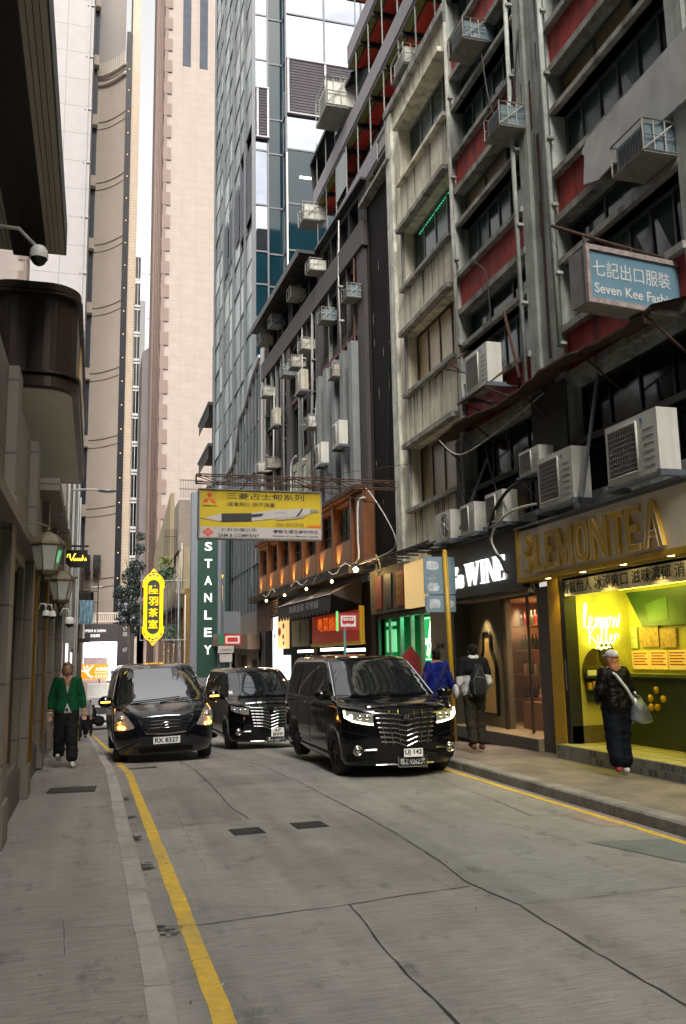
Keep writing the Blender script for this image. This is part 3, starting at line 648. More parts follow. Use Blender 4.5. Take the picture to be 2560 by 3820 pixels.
panels('glazing', frame((X0+1.6, 0, 0), (0, 1, 0), (0, 0, 1), (-1, 0, 0)), [Y0-.5, Y0+.4], zs, [g_twB])
panels('glazing', FC(Y0+.2), [X0+.7, X0+1.6], zs, [g_twB])
def louvres(T, u0, u1, z0, z1, posts, name='louvre_band'):
    l = M(T); l.k = 1; l.rect(u0, u1, z0, z1, 0); l.k = 0; z = z0+.05
    while z < z1-.05:
        l.add([(u0, z, .02), (u1, z, .02), (u1, z+.05, .12), (u0, z+.05, .12), (u0, z+.075, .02), (u1, z+.075, .02)], [(0,1,2,3),(3,2,5,4)]); z += .165
    for u in posts: l.box(u-.05, u+.05, z0, z1, .1, .17)
    l.box(u0, u1, z1, z1+.08, 0, .2); l.box(u0, u1, z0-.06, z0, 0, .2); l.build(name, [m_louv, m_louvd], E_)
louvres(tf2, X0+1.62, X1, 30.35, 33.5, [X0+1.7, X0+3.75, X0+5.9, X0+8.05]); louvres(FC(Y0-.06), X0+.03, X0+.75, 29.0, 31.8, [X0+.12, X0+.68])
tl = M(tf2); tl.box(X0+2.3, X0+3.6, 26.7, 26.8, -.02, .06); tl.build('strip_light', emi('office_tube', (1, .97, .6), 4), E_)
# side towards the street
tsd = FR(X0); ys = [Y0, 44.6, 46.6, 48.8, 50.9, 53, 55.2, Y1]; zz = [-2.5+1.93*i for i in range(28)]
panels('glazing', tsd, ys, zz, [g_twL, gls('tower_glass_white', (.36, .41, .41), .3, .3), gls('tower_glass_grey', (.13, .18, .19), .15, .4)], lambda u, z: (Y0 < u < 46.6 and 25.0 < z < 29.4), gap=.035, tilt=.02)
l = M(tsd); l.box(Y0+.05, 46.55, 25.2, 29.3, 0, .03)
for a, b in ((46.9, 48.3), (49.3, 50.6), (51.4, 52.7)): l.box(a, b, 25.6-(a-46)*.0, 29.0, .06, .09)
l.build('louvre_band', m_louvd, E_)
l = M(tsd)
for u in (Y0, 44.6, 48.8, 53, 57.4): l.box(u-.06, u+.06, -2.5, ZT, .05, .16)
l.build('fin', m_mul, E_)
c = M(); c.tube([(X0+1.6, Y0-.62, 14.2), (X0+1.6, Y0-.62, 28)], .045, 6); c.build('cable_tray', m_pipe, E_)

# lower wing with the stepped glass roofline
W_ = wthing('glass_wing', 'lower green-glass wing with a sloping wavy steel roof edge, beside the glass tower', 'building', (7.4, 44, -1.7))
g_wg = gls('wing_glass', (.035, .065, .062), .05, .8, metal=.3, wav=.1)
prof = [(38.5, 15.6), (40.2, 15.2), (42.6, 14.3), (44.3, 14.2), (45.4, 12.6), (46.8, 12.2), (50, 12.2)]
def topz(y): return pl(prof, y)
XW = 7.08; ys = [38.55+i*.96 for i in range(13)]; p = M(FR(XW)); f = M(FR(XW))
for a, b in zip(ys, ys[1:]):
    z = 3.9
    while z < 16:
        z1 = z+2.2; ta, tb = topz(a), topz(b)
        if z >= min(ta, tb): break
        k = random.uniform(-.015, .015); p.k = random.choice((0, 0, 1))
        p.quad((a+.03, z+.03, k), (b-.03, z+.03, -k), (b-.03, min(z1-.03, tb), k), (a+.03, min(z1-.03, ta), -k)); z = z1
    f.box(a-.03, a+.03, 3.9, topz(a), -.03, .07)
for z in (3.9, 6.1, 8.3, 10.5): f.box(38.55, 50, z-.03, z+.03, -.03, .05)
p.build('glazing', [g_wg, gls('wing_glass_dark', (.03, .055, .055), .05, .8, metal=.2)], W_); f.build('mullion', m_mul, W_)
r = M(); r.tube([(XW-.03, y, z+.05) for y, z in prof], .13, 8); r.build('roof_edge', m_steel, W_)
b_ = M(FR(XW+.12)); b_.prism([(38.5, -3)]+prof+[(50, -3)], -3, 0); b_.build('core', m_louvd, W_)
q = M(FC(50.)); q.box(XW, XW+.6, -3, 12, 0, .02); q.build('end_wall', m_mul, W_)
# stone ground floor of the wing, with its canopy and glowing script sign
m_stone = mat('pale_grey_stone', (.17, .16, .155), .6, .1, 2, bump=.1); m_stonew = mat('warm_stone_fascia', (.2, .13, .09), .6, .1, 2)
s_ = M(FR(XW-.12)); wall_holes(s_, 38.5, 50, -2.5, 3.9, [(38.9, 40.2, -2, 1.75), (41.6, 44.6, -2, 2.0), (45.4, 49.3, -2, 2.2)], .35, 0); s_.build('stone_front', m_stone, W_)
for a, b, c_, d in ((38.9, 40.2, -2, 1.75), (41.6, 44.6, -2, 2.0), (45.4, 49.3, -2, 2.2)): window(FR(XW-.12), W_, a, b, c_, d, .25, 3, 1, m_brz, g_dark, .06, gm2=gls('warm_dark_glass', (.06, .045, .03), .06))
M(FR(XW-.12)).prism([(38.2, 2.2), (50.2, 2.55), (50.2, 3.2), (38.2, 2.85)], 0, .55).build('canopy', m_stonew, W_)
sg = tag(None or M(FRT(6.84, 41.2, 0)).tube([(0, .55, 0), (.12, .8, 0), (.1, 1.15, 0), (-.02, 1.4, 0), (-.14, 1.1, 0), (-.12, .7, 0), (.05, .52, 0), (.2, .55, 0)], .03, 6).tube([(.28, 1.3, 0), (.3, .9, 0), (.32, .55, 0), (.4, .7, 0), (.46, .9, 0), (.5, .55, 0), (.6, .8, 0), (.66, .55, 0)], .026, 6).tube([(-.1, .3, 0), (.15, .38, 0), (.4, .28, 0), (.6, .32, 0)], .026, 6).build('script_sign', emi('warm_neon', (1, .62, .3), 7)), 'small glowing script sign on the grey stone front beside the dark arcade', 'sign')

# block with projecting balcony slabs beyond the wing
K = wthing('balcony_block', 'narrow block with dark projecting balcony slabs, behind the glass wing', 'building', (8, 63, -2.8))
M().box(8.3, 12, 60, 66, -3, 26).build('wall', mat('block_wall', (.3, .26, .24), .8, .1, 2), K)
for i in range(6): z = 4.5+3.0*i; M().box(7.25, 8.3, 59.8, 66.2, z, z+.22).build('balcony_slab', m_dk, K); g = M(); [g.box(7.25, 7.3, 59.9+.5*j, 59.94+.5*j, z-.9, z) for j in range(12)]; g.build('railing', m_dk, K)

# ================================================================ green lettered fin sign, old ochre tenement, tea house sign
m_frm = mat('blue_grey_steel', (.15, .165, .19), .5, .1, 3, metal=.3); m_green = mat('deep_green_panel', (.006, .038, .027), .45, .08, 2)
e_wht = emi('lit_letter', (1, 1, .9), .55)
gsn = wthing('fin_sign', 'tall dark green sign panel with white letters down it, in a blue-grey frame', 'sign', (6, 50, -1.8))
M().box(5.18, 5.52, 50.0, 50.8, -2.6, 11.35).build('frame', m_frm, gsn); M().box(6.66, 6.86, 49.8, 50.8, -2.5, 11.3).build('frame', m_frm, gsn)
M().box(5.52, 6.66, 49.96, 50.7, .8, 11.3).build('panel', m_green, gsn); M().box(5.52, 6.66, 49.96, 50.7, -2.0, .3).build('panel', m_green, gsn); M().box(5.52, 6.66, 49.9, 50.75, .3, .8).build('panel_band', m_frm, gsn)
T = FC(49.95)
for i, ch in enumerate('8STANLEY'): text(ch, 'letter', gsn, T, 5.92, 8.9-.975*i, .42, .5, e_wht, .03, bold=.02)
text('THE', 'letter', gsn, FC(48.0), 5.75, -.35, .42, .17, e_wht, .01, bold=.01); text('EXECUTIVE', 'letter', gsn, FC(48.0), 5.75, -.62, 1.3, .17, e_wht, .01, bold=.01); text('CENTRE', 'letter', gsn, FC(48.0), 5.75, -.89, .9, .17, e_wht, .01, bold=.01)
M(FC(48.0)).box(5.0, 7.0, -2.0, -.1, -.1, -.004).build('backboard', mat('sign_black', (.03, .03, .035), .5), gsn); M(FC(48.0)).ball((5.4, -.55, 0), (.15, .22, .02), 12, 8).build('emblem', e_wht, gsn)
# mirror image strip of the sign in the glass return next to it is real glass: narrow reflective return
M().box(6.87, 6.91, 46.8, 49.7, -1.5, 11).build('glass_return', g_mir, gsn)

m_och = mat('ochre_render', (.2, .11, .02), .8, .14, 2, streak=.35, dirtcol=(.14, .09, .04)); m_bei = mat('beige_render', (.22, .18, .105), .8, .14, 2, streak=.4, dirtcol=(.17, .14, .1))
O = wthing('tenement', 'old ochre and cream tenement with a row of thin balusters and planted balconies', 'building', (6.5, 66, -2.8))
M().box(5.45, 9, 57.0, 80, -4.5, 6.3).build('wall', m_och, O)
M().box(5.4, 9, 56.95, 80.1, 6.3, 8.95).build('parapet_wall', m_bei, O)
M().box(5.2, 6.3, 58.5, 80, 9.0, 12.4).build('stair_tower', mat('stair_tower_render', (.18, .15, .125), .85, .12, 2), O)
st_ = M(); st_.add([(4.9, 62, 8.2), (4.9, 79, 8.2), (4.9, 79, 11), (4.9, 62, 13.5), (5.2, 62, 8.2), (5.2, 62, 13.5), (5.2, 79, 8.2), (5.2, 79, 11)], [(0,1,2,3),(0,4,5,3),(1,6,7,2),(3,5,7,2)]); st_.build('stair_wall', m_bei, O)
for i in range(16):
    y = 57.3+i*1.3; M().tube([(5.32, y, 5.3), (5.32, y, 9.3)], [.05, .035], 6).build('baluster', mat('cream_stone', (.42, .38, .3), .7), O)
M().box(4.85, 5.45, 57.2, 80, 5.1, 5.3).build('balcony_slab', m_dk, O); M().box(4.85, 5.45, 57.2, 80, 1.0, 1.2).build('balcony_slab', m_dk, O); M().box(4.85, 5.45, 57.2, 80, -2.0, -1.85).build('balcony_slab', m_dk, O)
for y in (58.5, 63, 67.5, 72): window(FR(5.44), O, y, y+1.6, 1.6, 4.6, .0, 2, 2, m_brz, gls('amber_glass', (.35, .22, .06), .2)); window(FR(5.44), O, y, y+1.6, -1.6, .6, .0, 2, 2, m_brz, g_dark)
for z in (9.4, 12.6):
    g = M()
    for i in range(14): g.box(5.25+(i*.11), 5.27+(i*.11), 58.4, 58.43, z+(.0 if z < 12 else -.1), z+1.2) if z > 12 else None
    g.box(5.2, 6.8, 58.4, 58.43, z+1.1, z+1.14); g.box(5.2, 6.8, 58.4, 58.43, z+.5, z+.54)
    if z > 12: g.build('railing', m_blk, O)
g = M()
for i in range(8): g.tube([(4.4+i*.11, 60, 8.8), (4.4+i*.11, 60, 10.6)], .015, 4)
g.tube([(4.4, 60, 10.1), (5.2, 60, 10.1)], .02, 4); g.build('railing', m_blk, O)
M().box(4.9, 5.5, 56.9, 56.96, 6.0, 6.3).build('string_course', m_bei, O)
for i, (z0, z1, x) in enumerate(((-3, 6.9, 5.1), (-2.2, 5.9, 5.52))):
    M().tube([(x, 56.8, z0), (x, 56.8, z1)], .06 if i == 0 else .035, 8).build('downpipe', m_frm if i == 0 else m_pipe, O)
def leaves(name, c, s, n, size, m, label=None, cat=None, parent=None, droop=0, group=None):
    mm = M()
    for i in range(n):
        p = Vector([c[k]+random.gauss(0, s[k]) for k in range(3)]); p.z -= droop*abs(random.gauss(0, 1))
        a = Vector([random.uniform(-1, 1) for _ in range(3)]).normalized()*size*random.uniform(.5, 1.3); b = a.cross(Vector([random.uniform(-1, 1) for _ in range(3)])).normalized()*size*.45
        mm.add([p-a, p+b, p+a, p-b], [(0, 1, 2, 3)])
    o = mm.build(name, m, parent)
    return tag(o, label, cat, group) if label else o
m_leaf = mat('leaf_green', (.03, .075, .035), .6, .5, 1.5); m_leafd = mat('leaf_dark', (.006, .018, .014), .6, .5, .8); m_leafl = mat('leaf_light', (.12, .17, .03), .6, .4, 2)
for i, (x, y, z, l) in enumerate(((4.75, 58.6, 3.6, 'hanging planter of green leaves on the upper ochre balcony'), (4.75, 58.3, -.3, 'planter of leaves on the lower ochre balcony'), (4.5, 61, 7.6, 'dark plant trailing over the corner of the old tenement'))):
    leaves('balcony_plant', (x, y, z), (.28, .9, .3), 260, .12, m_leaf, l, 'plant', group='plants on the old tenement')
leaves('balcony_plant', (4.5, 60.5, 8.5), (.2, .2, .12), 70, .16, m_leafl, 'pale yellow-green tuft of leaves on top of the old tenement wall', 'plant', group='plants on the old tenement')
am = M()
for q in range(5): am.ball((4.7+q*.12, 57.6+q*.35, .9+.05*(q % 2)), .05, 6, 4)
tag(am.build('string_lights', emi('amber_bulb', (1, .65, .15), 9)), 'row of amber bulbs under the ochre balcony', 'string lights')

# tea-house neon sign: lobed plaque with double tube outline and four characters
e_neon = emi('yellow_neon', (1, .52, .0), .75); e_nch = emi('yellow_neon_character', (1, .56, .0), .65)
plaque_refl = wthing('neon_sign', 'glowing strip standing in for the neon plaque reflected beside the tall green lettered sign', 'sign', (6.95, 49.4, 3.3))  # glowing strip added in place of the tea plaque's reflection in the glass
M().tube([(6.86, 49.4, 6.5), (6.98, 49.4, 6.2), (7.03, 49.4, 5.8), (7.0, 49.4, 4.6), (6.97, 49.4, 3.4)], [.05, .09, .1, .09, .07], 8).build('neon_tube', e_neon, plaque_refl); M().tube([(6.88, 49.38, 5.9), (6.9, 49.38, 3.4)], .02, 6).build('neon_tube', e_neon, plaque_refl); M().box(7.0, 7.15, 49.5, 49.55, 3.3, 6.4).build('backboard', m_blk, plaque_refl)  # tubes and backing of the strip added for the plaque's reflection
ts = thing('neon_sign', 'tall ornate yellow neon plaque with four Chinese characters, above the left van', 'sign', (3.22, 52, 4.85))
T = frame((0, 0, 0), (1, 0, 0), (0, 0, 1), (0, -1, 0)); hw, hh = .5, 1.35
def oval(w_, h_, n=16):
    return [(w_*math.cos(a), h_+w_*math.sin(a)) for a in [PI*i/n for i in range(n+1)]]+[(w_*math.cos(a), -h_+w_*math.sin(a)) for a in [PI+PI*i/n for i in range(n+1)]]
M(T).prism(oval(.5, 1.2), -.1, 0).build('backboard', mat('neon_board_green', (.012, .035, .025), .6), ts)
for i, (w_, r_) in enumerate(((.52, .035), (.45, .028), (.38, .03))):
    M(T).tube([(x, y, .05) for x, y in oval(w_, 1.22)], r_, 6, closed=True).build('neon_tube', e_neon, ts)
for s_ in (1, -1):
    sc = M(T)
    for (cx, cy, r_) in ((0, 1.95, .16), (-.2, 1.82, .1), (.2, 1.82, .1), (0, 2.12, .07), (-.5, 1.35, .1), (.5, 1.35, .1), (-.55, 1.2, .07), (.55, 1.2, .07), (-.34, 1.66, .07), (.34, 1.66, .07)):
        sc.tube([(cx+r_*math.cos(2*PI*k/12), s_*(cy+r_*math.sin(2*PI*k/12)), .05) for k in range(12)], .026, 5, closed=True)
    sc.tube([(.62*math.sin(a), s_*(1.2+.78*math.cos(a)*.95), .04) for a in [-1.3+2.6*k/16 for k in range(17)]], .03, 5); sc.build('neon_scroll', e_neon, ts)
for i, ch in enumerate('陸羽茶室'): text(ch, 'neon_character', ts, T, -.27, .75-.66*i, .54, .5, e_nch, .03, bold=.02, n=.03)
g = M(T); g.tube([(-.75, 1.55, -.15), (2.0, 1.55, -.15)], .03, 5); g.tube([(-.75, -1.9, -.15), (2.0, -1.9, -.15)], .03, 5); g.tube([(-.7, -1.9, -.15), (-.7, 2.1, -.15)], .03, 5); g.tube([(.75, -1.9, -.15), (.75, 1.6, -.15)], .02, 5)
for q in range(4): g.tube([(.8+.25*q, -1.9, -.15), (.8+.25*q, 1.55, -.15)], .012, 4)
g.build('support_frame', m_frm, ts)

# ================================================================ towers at the far end
m_tile = brick('white_wall_tile', (.215, .205, .21), (.225, .215, .22), (.10, .095, .095), 5.2, 4.2, rough=.5, msize=.05, offset=0)
m_twb = mat('tower_beige', (.37, .315, .27), .7, .06, .3, streak=.25, dirtcol=(.28, .235, .195)); m_twc = brick('cream_tile', (.42, .335, .25), (.44, .35, .265), (.3, .24, .18), 1.6, .45, rough=.6, msize=.03)
Tt = wthing('tower', 'white tiled tower at the far left, over the bronze bay', 'building', (-6, 118, -4.8))
M().box(-14, -2.45, 118, 129, -5, 115).build('wall', m_tile, Tt)
for i in range(14): M().box(-3.35, -2.4, 117.85, 118, 5+8.2*i, 5.35+8.2*i).build('string_course', m_tile, Tt)
M().box(-3.2, -2.9, 117.7, 118, -5, 110).build('pier', m_tile, Tt)
Ct = wthing('tower', 'curved beige tower with a dark lit seam and a cream flank', 'building', (1.5, 130, -4.8))
pts = [(-2.9, 134)]+[(-1.9+4.3*i/14, 131.5-4.2*(i/14)**1.7) for i in range(15)]+[(2.45, 140), (-2.9, 140)]
mm = M(); k = len(pts)
for i in range(k): a, b = pts[i], pts[(i+1) % k]; mm.quad((*a, -5), (*b, -5), (*b, 93), (*a, 93))
mm.build('curved_wall', m_twb, Ct)
for i in range(12):
    z = 13.5+10.3*i
    if z < 92:
        M().tube([(x, y-.05, z) for x, y in pts[1:16]], .07, 5).build('string_course', mat('string_beige', (.19, .15, .12), .7), Ct); M().tube([(x, y-.05, z-1.2) for x, y in pts[1:16]], .05, 5).build('string_course', MT['string_beige'], Ct)
    M().box(-2.75, -1.7, 129.9, 131, z-1.3, z+.4).build('lintel', m_twb, Ct)
cr = M(); cr.tube([(x, y-.1, 92) for x, y in pts[1:16]], .4, 6); cr.tube([(x, y-.4, 93.4) for x, y in pts[1:16]], .35, 6)
for i in range(1, 15): cr.box(pts[i][0]-.08, pts[i][0]+.08, pts[i][1]-.7, pts[i][1]-.3, 93.6, 95.6)
cr.build('cornice', m_twb, Ct)
M().box(-2.4, 2.3, 132, 139, 93, 125).build('upper_wall', mat('upper_tower', (.22, .2, .19), .7, .05, .5), Ct)
M().box(-2.75, -1.8, 131, 131.2, -5, 120).build('window_slit', gls('slit_glass', (.012, .02, .035), .4, .2), Ct)
M().box(2.4, 3.25, 126.9, 131, -5, 99).build('glass_seam', gls('seam_glass', (.01, .012, .018), .4, .15), Ct)
sl_ = M()
for i in range(26): M().ball((2.85, 126.84, 2.5+3.6*i), .085, 6, 4).build('seam_light', emi('seam_lamp', (1, .62, .2), .9), Ct)

M().box(3.25, 4.5, 127.2, 138, -5, 125).build('cream_flank', m_twc, Ct)
for i in range(9): window(FC(129.9), Ct, -.9, 0.1, 20+10.3*i, 22, .0, 2, 1, m_twb, g_dark) if i < 0 else None
for (x0, x1, z0, z1) in ((-1.9, -.9, 14, 16.8), (-.5, .5, 14, 16.8), (-1.9, -.3, 8.5, 11.5), (-2, -.4, 3, 6)): M().box(x0, x1, 128.9, 131.4, z0, z1).build('window', g_dark, Ct)
Pt = wthing('tower', 'tall pink stone-clad tower with a quoined corner edge, centre of the skyline', 'building', (11, 105, -4.5))
m_pink = brick('pink_stone', (.295, .25, .222), (.303, .256, .227), (.25, .21, .186), 1.8, 1.03, rough=.7, msize=.03, offset=0, bump=0); m_quo = mat('quoin_stone', (.17, .122, .105), .7, .08, .6)
M().box(7.05, 14.0, 105, 122, -5, 100).build('wall', m_pink, Pt)
for i in range(30): M().box(6.75, 7.75, 104.85, 107, 6.0+3.1*i, 7.7+3.1*i).build('quoin', m_quo, Pt)
M().box(6.8, 7.2, 104.88, 106, -5, 99).build('corner_pier', m_quo, Pt)
for i in range(4): M().tube([(5.95+.2*i, 106, -5), (5.95+.2*i, 106, 99)], .09, 6).build('moulding', mat('moulding_stone', (.15, .108, .095), .7), Pt)
M().box(5.8, 6.9, 106.1, 112, -5, 99).build('return_wall', m_quo, Pt)
for x in (9.1, 11.3): M().box(x, x+1.05, 104.95, 105.05, 78.6, 96).build('window', gls('high_glass', (.05, .06, .08), .5, .1), Pt)
M().box(13.6, 14.01, 104.95, 105.05, 79, 96).build('window', MT['high_glass'], Pt)
Bt = wthing('tower', 'narrow grey-brown slab between the cream flank and the pink tower', 'building', (5.9, 112, -4.6))
mm = M(); mm.add([(5.0, 112, -5), (6.8, 112, -5), (6.8, 112, 43), (5.0, 112, 41.5), (5.0, 120, -5), (6.8, 120, -5), (6.8, 120, 43), (5.0, 120, 41.5)], [(0,1,2,3),(4,5,6,7),(0,4,7,3),(1,5,6,2),(3,2,6,7)]); mm.build('wall', mat('brown_grey_slab', (.12, .104, .104), .7, .2, .3, streak=.5, dirtcol=(.1, .09, .09)), Bt)
Lt = wthing('tower', 'slim tower with stacked white-framed dark windows beside the cream flank', 'building', (5.2, 125, -4.8))
M().box(4.33, 5.9, 125, 134, -5, 54).build('wall', mat('pale_grey_wall', (.28, .28, .295), .7, .06, .4), Lt)
for i in range(14):
    z = 4+4.1*i
    f = M(); f.box(4.38, 5.1, 124.9, 125.0, z, z+3.3); f.build('window', g_dark, Lt)
    g = M(); g.box(4.3, 5.15, 124.8, 124.95, z-.35, z); g.box(4.3, 5.15, 124.8, 124.95, z+3.3, z+3.55); g.box(4.72, 4.79, 124.8, 124.95, z, z+3.3); g.build('window_frame', mat('white_frame', (.45, .45, .45), .6), Lt)
Ft = wthing('tower', 'pale glass tower fading into the white sky in the gap between the towers', 'building', (9, 200, -5))
m_ftg = gls('pale_far_glass', (.42, .47, .52), .2, .6); mm = M(); mm.add([(6.4, 200, -5), (14, 200, -5), (14, 200, 101), (7.2, 200, 110), (6.4, 200, 110)], [(0, 1, 2, 3, 4)]); mm.add([(6.4, 200, -5), (6.4, 215, -5), (6.4, 215, 110), (6.4, 200, 110), (14, 200, -5), (14, 215, -5), (14, 215, 101), (14, 200, 101)], [(0,1,2,3),(4,5,6,7)]); mm.build('wall', mat('pale_far_wall', (.5, .52, .55), .6, .05, .2), Ft)
for i in range(9):
    for x in (6.6, 7.5, 8.6, 9.7, 10.8): M().box(x, x+.6, 199.8, 200, 4+11*i, 13+11*i).build('window', m_ftg, Ft)

# tree in front of the towers
tr = thing('tree', 'dark leafy tree standing before the towers, left of the ornate neon sign', 'tree', (3.05, 84, gz(84)))
t = M(); t.tube([(0, 0, 0), (.05, 0, 6), (-.1, .1, 11), (.1, .1, 15)], [.22, .17, .12, .05], 8)
for q in range(9): a = q*2.4; z = 7+q*.9; t.tube([(0, 0, z), (math.cos(a)*.7, math.sin(a)*.7, z+.8), (math.cos(a)*1.1, math.sin(a)*1.1, z+1.5)], [.07, .04, .02], 5)
t.build('trunk', mat('bark', (.06, .05, .04), .9, .3, 5), tr)
mm = M(); blobs = [(-.3, 0, 10.4, 1.2), (.5, .3, 12, 1.15), (-.9, -.2, 11.6, .9), (.7, 0, 14.0, .95), (.1, .2, 13.2, 1.1), (.9, -.2, 15.8, .65), (1.0, .1, 17, .5), (-1.2, 0, 11.6, .6), (.4, 0, 9.6, 1.1), (1.0, 0, 12, .8), (-.7, 0, 9.3, .7), (.8, 0, 8.4, .8), (1.2, 0, 10.2, .8)]
for bx, by, bz, br in blobs:
    bx *= .88; br *= .86
    for i in range(int(520*br*br)):
        d = Vector([random.gauss(0, 1) for _ in range(3)]).normalized()*br*random.uniform(.35, 1.05)**.6; p = Vector((bx, by, bz))+d
        a = Vector([random.uniform(-1, 1) for _ in range(3)]).normalized()*random.uniform(.08, .17); b = a.cross(Vector([random.uniform(-1, 1) for _ in range(3)])).normalized()*.07
        mm.add([p-a, p+b, p+a, p-b], [(0, 1, 2, 3)])
mm.build('crown', m_leafd, tr)

# ================================================================ end of the street
EN = wthing('shopping_block', 'pale stone block with a balustrade across the end of the street, carrying bright screens', 'building', (0, 112, -4.8))
M().box(-4, 6.2, 112, 117, -6, 6.0).build('wall', mat('end_stone', (.32, .28, .24), .7, .08, .4), EN)
M().box(-4, 3.0, 111.4, 112, 4.0, 6.3).build('fascia', mat('maroon_black', (.02, .014, .016), .5), EN)
bl = M(); bl.box(-4, 3.3, 111.5, 111.8, 6.5, 6.7); bl.box(-4, 3.3, 111.5, 111.8, 7.5, 7.7)
for i in range(30): bl.box(-3.9+i*.24, -3.78+i*.24, 111.55, 111.75, 6.7, 7.5)
bl.build('balustrade', m_twb, EN)
for (x, z, h_) in ((.6, -1.8, 1.6), (1.5, -2.6, 1.4), (.2, -3.6, 1.4), (2.0, -1.2, 1.2), (.9, -4.2, 1.0)): M().box(x, x+.13, 111.93, 112, z, z+h_).build('wall_slot', m_blk, EN)
M().box(1.5, 3.2, 111.9, 112, -3.2, -.6).build('doorway', mat('doorway_brown', (.08, .06, .05), .7), EN)
fr = FC(111.35); text('EMPEROR ❀ CINEMAS', 'lettering', EN, fr, -1.3, 5.3, 2.6, .35, emi('dim_letter', (.8, .85, .85), .7), .01); text('英皇戲院', 'lettering', EN, fr, -.5, 4.7, 1.1, .38, MT['dim_letter'], .01)
for i, (x0, x1, z0, z1, c, s) in enumerate(((-1.9, 1.6, 2.3, 4.1, (1, .9, .88), 5), (1.6, 2.7, -.4, 4.1, (1, .93, .9), 5), (-1.9, 1.6, .0, 1.0, (1, .72, .75), 4))):
    o = thing('led_screen', ('wide glowing white screen along the top of the street end', 'narrow upright part of the glowing screens at the street end', 'pinkish lower strip of glowing screen at the street end')[i], 'screen', (0, 111.2, 0), 0, 'glowing screens at the street end')
    p = M(frame((0, 0, 0), (1, 0, 0), (0, 0, 1), (0, -1, 0))); p.box(x0, x1, z0, z1, -.1, .1); p.build('screen', emi('screen_glow%d' % i, c, s), o)
    q = M(frame((0, 0, 0), (1, 0, 0), (0, 0, 1), (0, -1, 0))); q.box(x0-.06, x1+.06, z1, z1+.06, -.1, .12); q.box(x0-.06, x1+.06, z0-.06, z0, -.1, .12); q.build('bezel', m_blk, o)
M(FC(111.0)).box(-1.7, 1.5, 1.05, 2.25, -.1, .1).build('header_board', mat('mauve_grey', (.30, .24, .25), .6), EN)
M(FC(110.5)).box(-1.9, 3.0, -4.9, -4.3, 0, .1).build('plinth', m_twb, EN)
lamp('screen_glow_lamp', 'AREA', (.4, 110.6, 2), 300, (1, .8, .8), 4, aim=(.4, 90, -4))
os_ = thing('fast_food_sign', 'orange sign with a white leaping figure and arrows, under the glowing screens', 'sign', (0, 88, 0))
T = frame((0, 0, 0), (1, 0, 0), (0, 0, 1), (0, -1, 0))
M(T).box(-1.35, 1.38, .15, 1.55, -.15, 0).build('box', emi('orange_box', (1, .33, .01), .4), os_)
fg = M(T); fg.tube([(-1.25, .95, .02), (-.9, .9, .02), (-.6, .85, .02), (-.35, 1.15, .02), (-.05, 1.45, .02)], [.04, .07, .12, .07, .05], 6); fg.tube([(-.65, .85, .02), (-.5, .55, .02), (-.2, .3, .02), (-.05, .42, .02)], [.12, .09, .07, .06], 6); fg.tube([(-.95, 1.4, .02), (-.85, 1.1, .02), (-.65, .9, .02)], [.04, .06, .08], 6); fg.ball((-.62, 1.3, .02), (.12, .14, .04), 10, 6); fg.build('figure', emi('white_lit', (1, 1, .95), .5), os_)
text('大快活', 'lettering', os_, T, .12, .88, 1.15, .4, MT['white_lit'], .01, bold=.02, n=.01); text('Fairwood', 'lettering', os_, T, .12, .68, 1.15, .15, MT['white_lit'], .01, n=.01)
for i in range(5): c = M(T); x = .12+i*.24; c.prism([(x, .4), (x+.12, .55), (x+.2, .55), (x+.08, .4), (x+.2, .25), (x+.12, .25)], .005, .02); c.build('arrow', MT['white_lit'], os_)
os2 = thing('street_board', 'pale blue-grey board with small lettering, right of the orange sign', 'sign', (0, 87, 0))
M(T).box(1.5, 3.1, .1, 1.0, -.1, 0).build('board', mat('board_blue_grey', (.35, .42, .46), .5, .1, 3), os2); text('往停車場', 'lettering', os2, T, 1.95, .65, 1.0, .25, mat('navy_paint', (.03, .05, .2), .5), .01, n=.005); M(T).box(1.6, 1.85, .65, .9, 0, .02).box(1.6, 1.85, .2, .4, 0, .02).build('symbol', MT['navy_paint'], os2)
vs_ = thing('vertical_sign', 'tall black hanging sign with grey characters, right of the glowing screens', 'sign', (0, 100, 0))
M(T).box(2.35, 4.2, -.6, 6.0, -.2, 0).build('board', mat('sign_brown_black', (.018, .012, .015), .5), vs_); M(T).box(2.4, 4.15, 6.05, 8.9, -.2, 0).build('top_panel', mat('bluegrey_panel', (.2, .21, .26), .6), vs_)
for i, s_ in enumerate(('會', '館', '4/F')): text(s_, 'lettering', vs_, T, 2.95, 5.1-.62*i-(1.1 if i == 2 else 0), .5, .48, mat('dim_grey_letter', (.35, .33, .33), .6), .01, n=.005)
# ================================================================ LEFT SIDE
m_lst = brick('left_stone', (.19, .167, .142), (.21, .185, .157), (.08, .072, .064), 1.1, .75, rough=.5, msize=.012, offset=0)
m_brown = mat('bronze_cladding', (.055, .036, .028), .38, .15, 1.5, metal=.35); m_sof = mat('bay_soffit', (.8, .78, .7), .7, .06, 1); m_brass = mat('brass', (.34, .2, .04), .3, .3, 3, metal=.9)
m_dkg = mat('dark_grey_metal', (.07, .07, .066), .5, .2, 3); m_board = mat('soffit_board', (.5, .46, .4), .6, .12, 2, stretch=(6, .3, 1))
g_shop = gls('shop_glass_left', (.03, .03, .03), .03, .9, wav=.05)
LA = wthing('shop_building', 'stone-faced shop building with a rounded bronze bay on the near left', 'building', (-1, 14, .1))
TLF = FL(-.9)
H = [(1, 4.4, .55, 3.0), (5.2, 8.6, .55, 3.0), (9.6, 11.9, .55, 3.0), (12.8, 15.2, .55, 3.0), (16.2, 18.4, .55, 3.0), (19.4, 22.8, .55, 3.0)]
